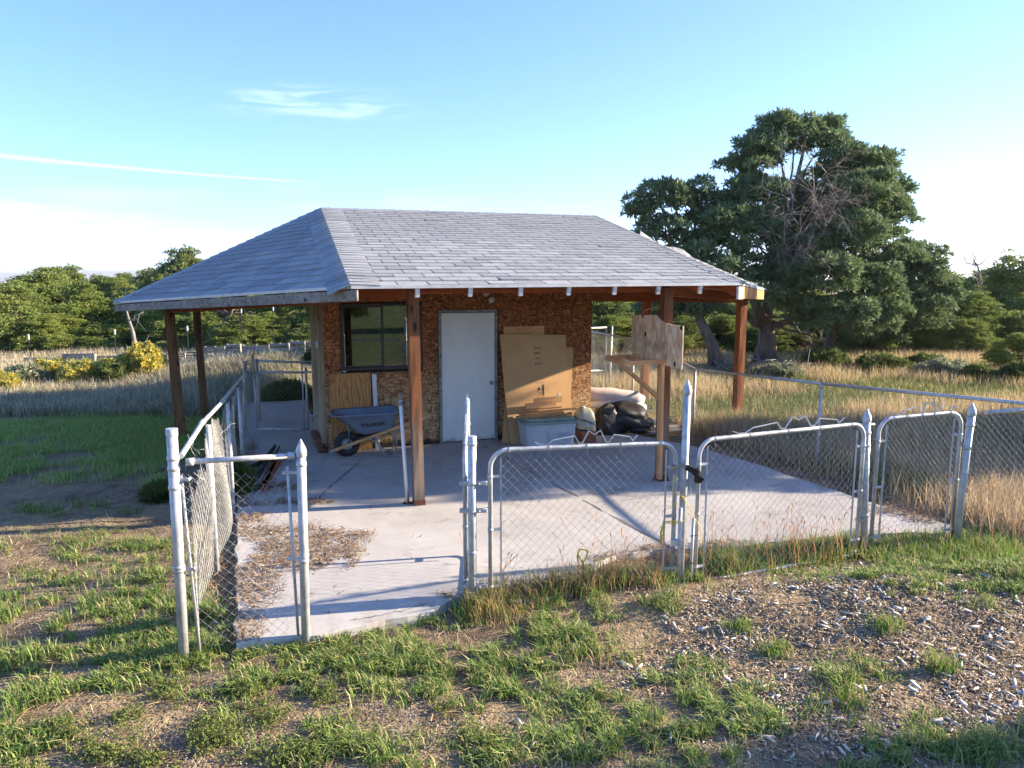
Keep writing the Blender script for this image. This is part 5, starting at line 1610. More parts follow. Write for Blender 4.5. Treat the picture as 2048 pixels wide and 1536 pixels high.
def crown_points(lobes, per, rg, sub_r, n_sub=None, shell=0.55):
    """lobes: (x,y,z,rx,ry,rz); each carries boughs (sub clusters) with tufts on their outer faces"""
    Cs, Ds = [], []
    for (x, y, z, rx, ry, rz) in lobes:
        area = (rx * ry + rx * rz + ry * rz) / 3
        ns = max(4, int(area / (sub_r ** 2) * SUBK)) if n_sub is None else n_sub
        u = rg.normal(size=(ns, 3)); u /= np.linalg.norm(u, axis=1, keepdims=True)
        u[:, 2] = np.where(u[:, 2] < -0.55, -u[:, 2], u[:, 2])
        rad = rg.uniform(shell, 1.0, ns)[:, None]
        sc = np.array([x, y, z])[None] + u * np.array([rx, ry, rz])[None] * rad
        sr = sub_r * rg.uniform(0.55, 1.25, ns)
        for c, r_, uu in zip(sc, sr, u):
            m = max(3, int(per * (r_ / sub_r) ** 2))
            v = rg.normal(size=(m, 3)); v /= np.linalg.norm(v, axis=1, keepdims=True)
            v[:, 2] = np.abs(v[:, 2]) * 0.9 - 0.25
            Cs.append(c[None] + v * np.array([1.0, 1.0, 0.8])[None] * r_ * rg.uniform(0.6, 1.0, (m, 1)))
            d = v * 0.6 + uu[None] * 0.5 + np.array([0, 0, 0.45])[None]
            Ds.append(d / np.linalg.norm(d, axis=1, keepdims=True))
    return np.concatenate(Cs), np.concatenate(Ds)


def limb_pts(a, b, rg, n=7, sag=0.12, jit=0.05):
    a, b = Vector(a), Vector(b); L = (b - a).length; out = []
    for i in range(n):
        t = i / (n - 1); p = a.lerp(b, t); p.z -= sag * L * math.sin(math.pi * t) * (1 - t)
        if 0 < i < n - 1: p += Vector(rg.normal(size=3)) * jit * L * 0.3
        out.append(p)
    return out


def trunk_mesh(trunks, limbs, rg, n=9):
    mb = MB()
    for pts, r0, r1 in trunks:
        k = len(pts); mb.tube(pts, [(r0 * 0.3 if i == 0 else 0) + r1 + (r0 - r1) * (1 - i / (k - 1)) ** 1.5 for i in range(k)], n + 3)
    for pts, r0, r1 in limbs:
        k = len(pts); mb.tube(pts, [r0 + (r1 - r0) * i / (k - 1) for i in range(k)], 6)
    return mb


def rotv(v): return v


# --- the big pinyon right of the shed, built from measured boughs
rg = np.random.default_rng(11)
TB = G(1530, 728); Yt = TB.y
root = thing('pinyon_pine', 'tallest dark green pine with a dead grey patch high in its crown', 'tree', (TB.x, Yt, hg(TB.x, Yt)))
base0 = Vector(root.location)
PX = 1450 / Yt / 1.0
blobs = [  # px, py, radius px, radius py, depth offset (m)
    (1590, 272, 62, 40, 0.0), (1545, 262, 46, 30, -0.3), (1650, 275, 48, 36, 0.4), (1690, 320, 60, 46, 0.0), (1510, 320, 55, 42, -0.3), (1740, 340, 52, 38, 0.3),
    (1480, 350, 42, 42, 0.2), (1725, 395, 72, 58, -0.6), (1760, 440, 60, 62, 0.4), (1785, 395, 34, 36, 0.9), (1500, 410, 60, 56, -0.8), (1575, 400, 46, 44, 1.2), (1650, 385, 50, 50, 0.9),
    (1445, 470, 62, 52, -1.2), (1515, 490, 72, 60, -1.0), (1600, 510, 62, 46, 1.3), (1690, 490, 74, 62, -1.0), (1765, 510, 56, 54, 0.5), (1740, 570, 70, 56, -0.6),
    (1655, 560, 70, 60, -1.8), (1600, 580, 60, 52, -1.4), (1690, 640, 72, 42, -1.3), (1620, 625, 62, 30, -1.5), (1760, 640, 62, 46, -0.2), (1530, 565, 62, 36, -0.6), (1575, 465, 60, 50, 1.6), (1640, 450, 56, 60, 1.7), (1570, 540, 50, 40, 1.5)]
lobes = []
for (px, py, rx, ry, dy) in blobs:
    p = V(px, py, Yt + dy) - base0; k = (Yt + dy) / 1450 * 0.90
    lobes.append((p.x, p.y, p.z, rx * k * 1.1, (rx + ry) / 2 * k * 1.3, ry * k * 1.15))
C, D = crown_points(lobes, 42, rg, 0.40, None, 0.42)
v, t, c = needle_tufts(C, D, np.full(len(C), 0.18) * rg.uniform(0.7, 1.25, len(C)), 7, rg, (0.080, 0.140, 0.072), (0.200, 0.265, 0.115), 0.12, 0.62)
print('big pine tufts', len(C), 'tris', len(t))
o = link(bpy.data.objects.new('crown', tri_mesh('crown', v, t, M['needles'], c)), root)
tr = [([Vector((0, 0, -0.1)), Vector((0.03, 0, 0.8)), Vector((0.0, 0.1, 1.7)), Vector((0.3, 0.1, 3.2)), Vector((0.55, 0, 5.0)), Vector((0.9, 0, 6.8))], 0.36, 0.04),
      ([Vector((-0.05, 0, 1.35)), Vector((-0.5, 0, 2.1)), Vector((-1.0, .1, 3.2)), Vector((-1.4, .1, 4.4))], 0.16, 0.04)]
lim = []
for (x, y, z, a, b, c_) in lobes:
    t_ = min(0.95, max(0.2, (z - 0.4) / 7.2)); s_ = Vector((0.0 + 0.12 * z * 0.6, 0.05, z * 0.72 + 0.3)); lim.append((limb_pts(s_, (x, y, z), rg), 0.045, 0.012))
lim.append((limb_pts((0.15, 0, 1.35), V(1628, 605, Yt - .5) - base0, rg, sag=0.25), 0.13, 0.04)); lim.append((limb_pts((-0.15, 0, 1.3), V(1478, 610, Yt - .4) - base0, rg, sag=0.2), 0.15, 0.05))
for q in range(60):
    l = lobes[int(rg.integers(len(lobes)))]; a = Vector(l[:3]); d = Vector(rg.normal(size=3)); d.normalize()
    lim.append((limb_pts(a, a + Vector((d.x * l[3], d.y * l[4], d.z * l[5])) * 0.9, rg, 4, 0.05), 0.025, 0.006))
trunk_mesh([(p, r0, r1) for p, r0, r1 in tr], lim, rg).build('trunk', M['bark'], root)
# dead branch spray
mb = MB()
def twig(p, d, L, r, lev):
    pts = [p]; q = p.copy(); dd = d.copy()
    for i in range(4):
        dd = (dd + Vector(rg.normal(size=3)) * 0.16).normalized(); q = q + dd * L / 4; pts.append(q.copy())
    mb.tube(pts, [r * (1 - 0.18 * i) for i in range(5)], 3, cap=False)
    if lev:
        for i in range(5 if lev > 1 else 4):
            a = pts[1 + int(rg.integers(4))]; nd = (dd + Vector(rg.normal(size=3)) * 0.62).normalized(); twig(a, nd, L * rg.uniform(0.45, 0.75), r * 0.6, lev - 1)


ds = [(1570, 560, 0.1, 1), (1590, 480, 0.0, 1), (1600, 430, 0.1, 1), (1575, 500, -0.35, .6), (1600, 470, 0.5, .7), (1585, 420, -0.2, 1), (1610, 500, 0.9, .6), (1560, 540, -0.2, 1)]
for (px, py, dx, dz) in ds:
    p = V(px, py, Yt - 1.75 + rg.uniform(-.25, .25)) - base0; twig(p, Vector((dx * 0.8, -0.25, dz)).normalized(), rg.uniform(1.0, 1.45), 0.02, 3)
o = mb.build('dead_branches', M['dead'], root); o['kind'] = 'stuff'


def pine_px(name, label, base_px, blobs, trunk_pts, r0, seed, depth=None, c_lo=(0.080, 0.135, 0.072), c_hi=(0.19, 0.25, 0.112), sub=0.42, per=36, tuft=0.18, k_=7, cat='tree', group=None):
    rg = np.random.default_rng(seed)
    b = G(*base_px) if depth is None else Vector((V(base_px[0], base_px[1], depth).x, depth, 0))
    root = thing(name, label, cat, (b.x, b.y, hg(b.x, b.y)), group=group); b0 = Vector(root.location)
    lobes = []
    for (px, py, rx, ry, dy) in blobs:
        p = V(px, py, b.y + dy) - b0; k = (b.y + dy) / 1450 * 0.9; lobes.append((p.x, p.y, p.z, rx * k, (rx + ry) / 2 * k, ry * k))
    C, D = crown_points(lobes, per, rg, sub)
    v, t, c = needle_tufts(C, D, np.full(len(C), tuft) * rg.uniform(0.7, 1.25, len(C)), k_, rg, c_lo, c_hi, 0.13, 0.65)
    link(bpy.data.objects.new('crown', tri_mesh('crown', v, t, M['needles'], c)), root)
    tp = [V(px, py, b.y + dy) - b0 for (px, py, dy) in trunk_pts]; tp[0].z = -0.1
    n = len(tp); lim = []
    for l in lobes:
        s_ = tp[-1].lerp(tp[max(0, n - 2)], rg.random()); lim.append((limb_pts(s_, l[:3], rg), r0 * 0.35, 0.02))
    trunk_mesh([(tp, r0, r0 * 0.45)], lim, rg).build('trunk', M['bark'], root)
    return root


pine_px('pinyon_pine', 'pine with a leaning forked trunk just left of the tallest pine', (1437, 738),
        [(1310, 385, 42, 30, 0.2), (1345, 400, 44, 40, 0.0), (1290, 440, 40, 46, 0.3), (1330, 465, 48, 44, -0.2), (1400, 400, 40, 42, 0.4), (1400, 455, 46, 44, 0.6), (1380, 520, 56, 40, -0.5), (1440, 545, 60, 42, -0.8), (1480, 590, 56, 30, -0.6),
         (1370, 590, 60, 28, 0.0), (1420, 625, 60, 24, -0.5), (1330, 620, 60, 26, 0.6), (1440, 420, 42, 46, 0.5), (1275, 500, 36, 32, 0.6)],
        [(1437, 738, 0), (1425, 690, 0), (1400, 640, 0.05), (1385, 560, 0.1), (1370, 480, 0.2)], 0.21, 12)
pine_px('pinyon_pine', 'pine with the short leaning trunk right of the tallest pine trunk', (1652, 712),
        [(1780, 590, 70, 46, 0.2), (1830, 560, 54, 50, 0.3), (1860, 520, 34, 36, 0.4), (1815, 510, 42, 34, 0.0), (1880, 575, 40, 34, 0.2), (1800, 640, 70, 40, 0.0), (1850, 640, 56, 36, 0.4), (1720, 610, 60, 46, 0.2), (1700, 660, 56, 28, -0.3), (1750, 670, 60, 26, 0.2), (1840, 600, 50, 40, -0.4)],
        [(1652, 712, 0), (1665, 660, 0), (1690, 620, 0), (1760, 580, 0.1), (1830, 540, 0.2)], 0.18, 13)


# --- junipers: four crown shapes, reused with their own size, turn and tint
def juniper_proto(seed, n_l, tall, tuft, c_lo, c_hi, per=13):
    rg = np.random.default_rng(seed); lobes = []
    for i in range(n_l):
        z = (0.10 + 0.88 * (i + rg.random()) / n_l) * tall; w = (1 - (z / tall) ** 2.2) * 0.42 + 0.08; a = rg.uniform(0, 6.28); rr = w * rg.uniform(0.35, 1.0)
        s = rg.uniform(0.15, 0.24) * (1.15 - 0.45 * z / tall); lobes.append((math.cos(a) * rr, math.sin(a) * rr, z, s * rg.uniform(.8, 1.1), s * rg.uniform(.8, 1.1), s * rg.uniform(1.0, 1.5)))
    C, D = crown_points(lobes, per, rg, 0.085, None, 0.35)
    v, t, c = needle_tufts(C, D, np.full(len(C), tuft) * rg.uniform(0.6, 1.3, len(C)), 5, rg, c_lo, c_hi, 0.20, 0.65)
    me = tri_mesh('crown', v, t, M['needles_far'], c)
    tp = [Vector((0, 0, -0.03)), Vector((rg.normal() * .02, 0.01, 0.12)), Vector((rg.normal() * .05, rg.normal() * .03, 0.35)), Vector((rg.normal() * .06, 0, 0.7 * tall))]
    lim = [(limb_pts(tp[1].lerp(tp[3], 0.6 * rg.random()), l[:3], rg, 5), 0.012, 0.004) for l in lobes]
    mt = trunk_mesh([(tp, 0.032, 0.01), ([tp[0], Vector((0.05, 0.02, 0.12)), Vector((0.13, 0.03, 0.3))], 0.022, 0.008)], lim, rg, 5).mesh('trunk', M['bark'])
    print('juniper proto', len(t)); return me, mt


LO, HI = (0.105, 0.155, 0.050), (0.270, 0.320, 0.095)
JP = [juniper_proto(31, 26, 1.0, 0.031, LO, HI, 17), juniper_proto(32, 28, 0.95, 0.030, LO, HI, 17), juniper_proto(33, 24, 1.0, 0.032, (0.085, 0.135, 0.055), (0.20, 0.255, 0.085), 17), juniper_proto(34, 28, 1.0, 0.030, (0.09, 0.135, 0.048), (0.23, 0.28, 0.09), 17)]


def juniper(label, px, y_top, dist, w_px, kind, group=None, name='juniper_tree'):
    """px of the crown middle and of its top, at a distance; width in px"""
    top = V(px, y_top, dist); z0 = hg(top.x, dist) if dist < 60 else -0.1; h = top.z - z0; w = w_px / 1450 * dist
    root = thing(name, label, 'tree', (top.x, dist, z0), rnd.uniform(0, 6.28), group)
    for me, nm in zip(JP[kind], ('crown', 'trunk')):
        o = link(bpy.data.objects.new(nm, me), root); o.scale = (w, w, h / 1.05)
    return root


JL = [  # left wood, from the picture's left edge
    ('yellow green juniper cut by the left edge of the picture above the rabbitbrush', 5, 562, 27, 190, 1),
    ('wide juniper in the second row behind the leftmost T-post', 78, 545, 37, 170, 0),
    ('pointed juniper standing tallest above the yellow rabbitbrush at far left', 122, 537, 39, 130, 3),
    ('dark round juniper behind the second T-post from the left', 172, 572, 29, 150, 2),
    ('bushy juniper between the dark round juniper and the grey snag', 222, 552, 38, 130, 1),
    ('olive juniper low behind the grey leaning snag', 262, 600, 30, 130, 0),
    ('tall juniper rising above the left corner of the roof', 352, 503, 33, 160, 3),
    ('dark juniper showing at the left tip of the roof edge', 300, 545, 36, 120, 2),
    ('sunlit yellow juniper behind the two left porch posts', 362, 580, 29, 170, 0),
    ('sunlit juniper with crooked bare limbs right of the left porch posts', 455, 560, 28, 180, 1),
    ('dark juniper behind the pallet fence seen under the roof', 545, 570, 29, 160, 2),
    ('darkest juniper beside the left wall of the shed under the roof', 625, 575, 28, 130, 2),
]
for a in JL: juniper(*a)
JR = [
    ('conical dark juniper in front of the hill at the right', 1942, 590, 27, 180, 2),
    ('golden juniper between the pines and the conical juniper', 1888, 556, 31, 190, 0),
    ('grey green juniper under the right hill in the back row', 1990, 543, 34, 190, 3),
    ('tall thin juniper cut by the right edge of the picture', 2045, 506, 30, 190, 1),
    ('small sunlit juniper at the right edge above the dry grass', 2040, 672, 20.5, 130, 0),
    ('dark juniper seen through the porch right of the shed wall', 1215, 590, 30, 150, 2),
    ('juniper behind the plywood board in the porch opening', 1310, 585, 32, 150, 3),
    ('juniper in shade behind the leaning pine trunk', 1480, 600, 33, 160, 1),
    ('shrubby juniper deep behind the orange corner post', 1560, 610, 36, 150, 3),
    ('low dark juniper right of the short leaning trunk', 1720, 615, 31, 170, 2),
    ('juniper in shade below the rightmost pine crown', 1820, 610, 30, 160, 3),
]
for a in JR: juniper(*a)
for i in range(16):
    juniper('juniper filling the deep left wood behind the front row', -330 + i * 62 + rnd.uniform(-20, 20), rnd.uniform(549, 562), rnd.uniform(44, 62), rnd.uniform(90, 130), rnd.randrange(4), 'junipers deep in the wood left of the shed')
for i in range(19):
    juniper('juniper filling the deep right wood behind the pines', 1150 + i * 68 + rnd.uniform(-20, 20), rnd.uniform(552, 585), rnd.uniform(42, 60), rnd.uniform(100, 140), rnd.randrange(4), 'junipers deep in the wood right of the shed')
for i in range(20):
    juniper('dark juniper low in the second row behind the left wire fence', -260 + i * 50 + rnd.uniform(-20, 20), rnd.uniform(555, 600), rnd.uniform(30, 38), rnd.uniform(110, 160), rnd.choice((1, 2, 3)), 'low junipers behind the left wire fence')
for i in range(18):
    juniper('dark juniper low in the second row behind the pines', 1180 + i * 55 + rnd.uniform(-20, 20), rnd.uniform(580, 625), rnd.uniform(29, 37), rnd.uniform(120, 170), rnd.choice((1, 2, 3)), 'low junipers behind the pines')
for i in range(15):
    juniper('low scrubby juniper at the edge of the field under the pines', 1190 + i * 62 + rnd.uniform(-22, 22), rnd.uniform(628, 662), rnd.uniform(25.5, 28), rnd.uniform(110, 160), rnd.choice((1, 2, 3)), 'scrub junipers along the field edge right of the shed')
for i in range(11):
    juniper('low scrubby juniper just behind the left wire fence posts', -60 + i * 66 + rnd.uniform(-22, 22), rnd.uniform(622, 655), rnd.uniform(25.6, 27.5), rnd.uniform(110, 150), rnd.choice((0, 1, 3)), 'scrub junipers behind the left wire fence')
# the woodland goes on outside the frame: behind the camera (seen in the window) and to the right (it shades the slab)
for i in range(9):
    a = R(205 + i * 15); d = rnd.uniform(20, 26); p = (math.cos(a) * d - 4, math.sin(a) * d)
    root = thing('juniper_tree', 'juniper mirrored small and dark in the shed window', 'tree', (p[0], p[1], -0.1), rnd.uniform(0, 6), 'junipers reflected in the window'); k = rnd.randrange(4)
    for me, nm in zip(JP[k], ('crown', 'trunk')):
        o = link(bpy.data.objects.new(nm, me), root); o.scale = (4.5, 4.5, rnd.uniform(4, 5.5))
SHD = [  # bx, by, height, width of trees to the right of the yard
    (13.2, -2.9, 5.2, 2.5), (13.4, -4.4, 5.0, 2.4), (15.8, -4.1, 5.7, 3.2), (13.0, -10.4, 4.6, 2.9), (15.5, -12.2, 5.2, 3.6)]
for i, (x, y, h_, w) in enumerate(SHD):
    p = B(x, y); root = thing('juniper_tree', 'juniper outside the right edge whose shade falls across the yard', 'tree', (p.x, p.y, -0.1), rnd.uniform(0, 6), 'junipers right of the yard'); k = i % 4
    for me, nm in zip(JP[k], ('crown', 'trunk')):
        o = link(bpy.data.objects.new(nm, me), root); o.scale = (w, w, h_)

# grey snag, crooked limbs
def snag(name, label, px_pts, y, r0, br, seed, mat='dead'):
    rg = np.random.default_rng(seed); p0 = V(*px_pts[0], y); root = thing(name, label, 'dead tree', (p0.x, y, hg(p0.x, y))); b0 = Vector(root.location)
    pts = [V(px, py, y) - b0 for px, py in px_pts]; pts[0].z = -0.1
    mb = MB(); mb.tube(pts, [r0 * (1 - 0.8 * i / (len(pts) - 1)) for i in range(len(pts))], 8); mb.build('trunk', M[mat], root)
    mb = MB()
    for i in range(br):
        a = pts[int(rg.integers(1, len(pts)))]; d = Vector(rg.normal(size=3)); d.z = abs(d.z) * .6; d.normalize(); q = limb_pts(a, a + d * rg.uniform(.4, 1.2), rg, 5, .05, .3); mb.tube(q, [0.03, .025, .02, .012, .006], 5)
        for _ in range(3):
            s_ = q[int(rg.integers(2, 5))]; e = Vector(rg.normal(size=3)) * .28; mb.tube([s_, s_ + e * .5, s_ + e + Vector((0, 0, .04))], [.01, .008, .004], 3)
    o = mb.build('bare_branches', M[mat], root); o['kind'] = 'stuff'


snag('dead_juniper', 'pale grey curved snag rising behind the yellow rabbitbrush', [(276, 722), (270, 690), (266, 665), (258, 640), (250, 610)], 24.5, 0.10, 3, 3)
snag('dead_juniper', 'crooked bare limb leaning in front of the juniper behind the left posts', [(438, 706), (432, 680), (440, 655), (462, 628), (470, 600)], 26.0, 0.14, 7, 4, 'bark')
snag('dead_juniper', 'bleached grey dead tree in the back row at the right', [(1960, 700), (1962, 650), (1958, 600), (1962, 560), (1955, 530)], 33, 0.15, 20, 5)
snag('dead_juniper', 'small white forked dead branch before the conical juniper', [(1900, 668), (1906, 655), (1912, 642), (1915, 632)], 27.5, 0.05, 5, 6)

# ================================================================== PALLETS, WIRE FENCES, SHRUBS
def pallet(label, px0, px1, py_top, py_bot, y, lean=0.0, name='wooden_pallet', cat='pallet', rows=4, gapped=True):
    a = V(px0, py_bot, y); b = V(px1, py_bot, y); zt = V((px0 + px1) / 2, py_top, y).z; z0 = hg(a.x, y) - 0.02
    root = thing(name, label, cat, (a.x, y, z0), rnd.uniform(-.06, .06)); w = b.x - a.x; h = zt - z0
    for k in range(rows):
        z = h * (k + 0.6) / rows; mb = MB(); mb.box((w / 2, rnd.uniform(-.01, .01), z), (w * rnd.uniform(.96, 1.0), 0.022, h / rows * (0.62 if gapped else .9)), Matrix.Rotation(rnd.uniform(-.02, .02), 3, 'Y')); mb.build('slat', M['grey_wood'], root)
    for k in range(rows):
        z = h * (k + 0.5) / rows; mb = MB(); mb.box((w / 2, 0.12, z), (w * .98, 0.022, h / rows * 0.6)); mb.build('slat', M['grey_wood'], root)
    for x in (0.03, w / 2, w - 0.03):
        mb = MB(); mb.box((x, 0.065, h / 2), (0.05, 0.085, h)); mb.build('stringer', M['grey_wood'], root)
    return root


PAL = [(332, 372, 706, 735), (368, 410, 703, 735), (408, 452, 693, 732), (452, 484, 688, 730), (484, 540, 690, 728), (540, 580, 686, 726), (580, 612, 682, 726), (612, 640, 682, 726)]
PLB = ['weathered pallet just right of the front left porch post', 'weathered pallet showing between the two left porch posts', 'grey pallet standing right behind the second left post', 'tall grey pallet beside the crooked bare limb', 'long low pallet rail above the grassy berm', 'pallet below the second tall T-post of the left wire fence', 'pallet standing taller left of the shed wall', 'rightmost pallet touching the shed wall in view']
for i, (a, b, c, d) in enumerate(PAL): pallet(PLB[i], a + 1, b - 1, c, d, 22.6 + 0.15 * (i % 2), rows=5 if i not in (4,) else 3)
BRD = [(-60, 60, 722, 738, 'lowest grey board rail at the left edge of the picture'), (50, 128, 716, 736, 'grey board rail behind the first yellow bush'), (126, 192, 708, 733, 'raised double board rail above the yellow bushes'), (190, 262, 712, 732, 'grey board rail left of the round yellow bush'), (255, 336, 710, 734, 'grey board rail behind the round yellow bush')]
for i, (a, b, c, d, lab) in enumerate(BRD): pallet(lab, a, b, c, d, 21.8 + .1 * (i % 2), name='board_rail', cat='board rail', rows=2, gapped=False)


def wire_fence(label, posts, y0, top_z, tips=True):
    P = [(V(px, pb, y), V(px2, pt, y)) for px, pb, px2, pt, y in posts]
    root = thing('wire_fence', label, 'fence', (P[0][0].x, P[0][0].y, 0))
    for a, b in P:
        z0 = hg(a.x, a.y); mb = MB(); A_ = rel((a.x, a.y, z0 - .1), root); B_ = rel(b, root); mb.bar(A_, B_, 0.035, 0.008, Vector((0, 1, 0))); mb.bar(A_, B_, 0.008, 0.035, Vector((0, 1, 0))); p = mb.build('post', M['tpost'], root)
        mb = MB(); d = (B_ - A_).normalized(); mb.bar(B_ - d * 0.16, B_ + d * 0.004, 0.042, 0.042, Vector((0, 1, 0))); mb.build('white_tip', M['vinyl'], p)
    mb = MB()
    for (a0, a1), (b0, b1) in zip(P[:-1], P[1:]):
        za, zb = a1.z - 0.25, b1.z - 0.25
        n = max(2, int((b0 - a0).length / 0.3))
        for k in range(9):
            t = k / 8; mb.bar(rel((a0.x, a0.y, 0.05 + (za - .05) * t), root), rel((b0.x, b0.y, 0.05 + (zb - .05) * t), root), 0.005, 0.005)
        for i in range(n):
            t = i / n; p = a0.lerp(b0, t); mb.bar(rel((p.x, p.y, 0.02), root), rel((p.x, p.y, za + (zb - za) * t), root), 0.0045, 0.0045)
    o = mb.build('wire_mesh', M['tpost'], root); o['kind'] = 'stuff'


wire_fence('tall wire mesh fence on white tipped T-posts behind the pallets at the left', [(-120, 735, -124, 672, 23.5), (64, 728, 56, 669, 23.6), (233, 724, 229, 659, 24.0), (378, 718, 374, 652, 24.4), (484, 712, 482, 616, 24.6), (546, 710, 546, 612, 25), (640, 708, 641, 612, 25.4), (800, 705, 800, 612, 25.8)], 24, 2)
wire_fence('wire mesh fence in deep shade behind the pine trunks at the right', [(1480, 705, 1480, 655, 27), (1640, 705, 1640, 655, 27), (1800, 705, 1800, 655, 27), (1960, 705, 1962, 655, 27), (2120, 705, 2122, 655, 27)], 27, 2)


def bush(label, px, py_base, w_px, h_px, kind, seed, name='rabbitbrush'):
    rg = np.random.default_rng(seed); b = G(px, py_base); b.z = hg(b.x, b.y); root = thing(name, label, 'shrub', b, 0); k = b.y / 1450; w, h = w_px * k, h_px * k
    n = int(850 * (w_px * h_px) / 6000) + 300
    th = rg.uniform(0, 6.28, n); ph = np.arccos(rg.uniform(0.02, 1, n)); r = rg.uniform(0.72, 1.0, n) * (1 + 0.16 * np.sin(3 * th + seed) * np.sin(4 * ph))
    P = np.stack([np.cos(th) * np.sin(ph) * r * w / 2, np.sin(th) * np.sin(ph) * r * w / 2, np.cos(ph) ** 0.8 * r * h + 0.02], 1)
    D = P / np.linalg.norm(P, axis=1, keepdims=True); D[:, 2] += 0.4; D /= np.linalg.norm(D, axis=1, keepdims=True)
    gl, gh = {'yellow': ((0.20, 0.24, 0.06), (0.42, 0.42, 0.14)), 'grey': ((0.12, 0.15, 0.10), (0.26, 0.29, 0.19)), 'green': ((0.05, 0.09, 0.025), (0.16, 0.20, 0.06))}[kind]
    v, t, c = needle_tufts(P, D, np.full(n, 0.15), 6, rg, gl, gh, 0.09, 0.45)
    link(bpy.data.objects.new('foliage', tri_mesh('foliage', v, t, M['blade'], c)), root)
    if kind != 'green':
        top = (P[:, 2] > h * (0.32 if kind == 'yellow' else 0.7)) & (rg.random(n) < (0.85 if kind == 'yellow' else 0.5)); Q = P[top] * 1.03; DD = D[top]
        hi = (0.88, 0.70, 0.16) if kind == 'yellow' else (0.6, 0.58, 0.38); lo = (0.52, 0.42, 0.07) if kind == 'yellow' else (0.4, 0.42, 0.25)
        v, t, c = needle_tufts(Q, DD, np.full(len(Q), 0.085), 9, rg, lo, hi, 0.28, 0.75)
        link(bpy.data.objects.new('flowers', tri_mesh('flowers', v, t, M['blade'], c)), root)
    mb = MB()
    for i in range(26):
        a = rg.uniform(0, 6.28); q = rg.uniform(.2, .8); mb.tube([(0.03 * math.cos(a), 0.03 * math.sin(a), 0), (math.cos(a) * w * .22 * q, math.sin(a) * w * .22 * q, h * .4), (math.cos(a) * w * .42 * q, math.sin(a) * w * .42 * q, h * .85)], [.012, .008, .004], 4)
    mb.build('stems', M['dead'], root)


bush('round rabbitbrush with golden crown left of the front left porch post', 288, 768, 92, 66, 'yellow', 1)
bush('green rabbitbrush mound with few flowers in front of the round golden one', 232, 775, 74, 44, 'green', 2)
bush('wide golden rabbitbrush in the middle of the row', 165, 772, 100, 48, 'yellow', 3)
bush('golden rabbitbrush left of the wide one with tallest flower spikes', 105, 768, 90, 46, 'yellow', 4)
bush('grey green sagebrush mound without bright flowers near the left edge', 52, 775, 90, 42, 'grey', 5, 'sagebrush')
bush('small yellow rabbitbrush cut by the left edge of the picture', 12, 785, 60, 40, 'yellow', 6)
bush('pale topped rabbitbrush between golden ones at the back of the row', 214, 748, 56, 28, 'yellow', 7)
bush('low green weed bush on top of the grassy berm', 500, 716, 60, 26, 'green', 8, 'weed_bush')
bush('dark green weed bush behind the walkway gate', 575, 808, 100, 44, 'green', 9, 'weed_bush')
bush('leafy yellow green weed growing through the left fence mesh', 468, 985, 60, 70, 'green', 10, 'weed_bush')
bush('dark leafy weed at the foot of the left corner post', 322, 985, 56, 20, 'green', 14, 'weed_bush')
bush('bright green bush in the dry grass right of the tallest pine', 1650, 735, 90, 40, 'green', 11, 'weed_bush')
bush('second green bush in the dry grass under the right pines', 1760, 742, 110, 36, 'green', 12, 'weed_bush')
bush('yellow green bush in the dry grass near the right edge', 1955, 762, 70, 34, 'green', 13, 'weed_bush')
bush('pale sage tuft among the dry grass below the conical juniper', 1890, 752, 110, 34, 'grey', 15, 'sagebrush')
bush('low grey sage in front of the pine trunks', 1560, 752, 90, 26, 'grey', 16, 'sagebrush')

FB = [(1480, 748, 60, 18, 'grey', 'low grey bush beside the orange corner post'), (1850, 740, 80, 34, 'green', 'dark green bush left of the conical juniper foot'), (2030, 765, 60, 40, 'green', 'leafy bush under the small sunlit juniper at the right edge'),
      (640, 745, 60, 26, 'green', 'green clump on the berm against the shed corner'), (420, 740, 60, 22, 'grey', 'grey clump on the berm behind the second left post')]
for i_, (x_, y_, w_, h_, k_, l_) in enumerate(FB): bush(l_, x_, y_, w_, h_, 'grey' if k_ == 'yellow_' else k_, 40 + i_, 'weed_bush')

# brush pile and log by the pine
bpil = thing('brush_pile', 'pile of dead grey sticks at the foot of the tallest pine', 'brush pile', (G(1520, 742).x, G(1520, 742).y, -0.05)); rg = np.random.default_rng(5); mb = MB()
for i in range(110):
    c = np.array([rg.normal() * 0.75, rg.normal() * 0.3, abs(rg.normal()) * 0.14 + .03]); d = rg.normal(size=3); d[2] *= .25; d /= np.linalg.norm(d); L = rg.uniform(.2, .7); mb.tube([c - d * L, c + rg.normal(size=3) * .03, c + d * L], [.018, .014, .007], 4)
o = mb.build('sticks', M['dead'], bpil); o['kind'] = 'stuff'
a = G(1512, 742); root = thing('fallen_board', 'dark fallen board lying across the brush pile below the pine', 'board', (a.x, a.y - .3, 0.06)); mb = MB(); mb.bar((-0.4, 0, 0), (1.35, 0.1, 0.09), 0.12, 0.05); mb.build('board', M['grey_wood'], root)
bpil = thing('brush_pile', 'smaller tangle of grey branches behind the pine trunks', 'brush pile', (G(1610, 705).x, G(1610, 705).y, 0)); mb = MB()
for i in range(70):
    c = np.array([rg.normal() * 0.5, rg.normal() * 0.3, abs(rg.normal()) * 0.3 + .05]); d = rg.normal(size=3); d /= np.linalg.norm(d); L = rg.uniform(.2, .6); mb.tube([c - d * L, c + rg.normal(size=3) * .05, c + d * L], [.015, .012, .006], 4)
o = mb.build('sticks', M['dead'], bpil); o['kind'] = 'stuff'


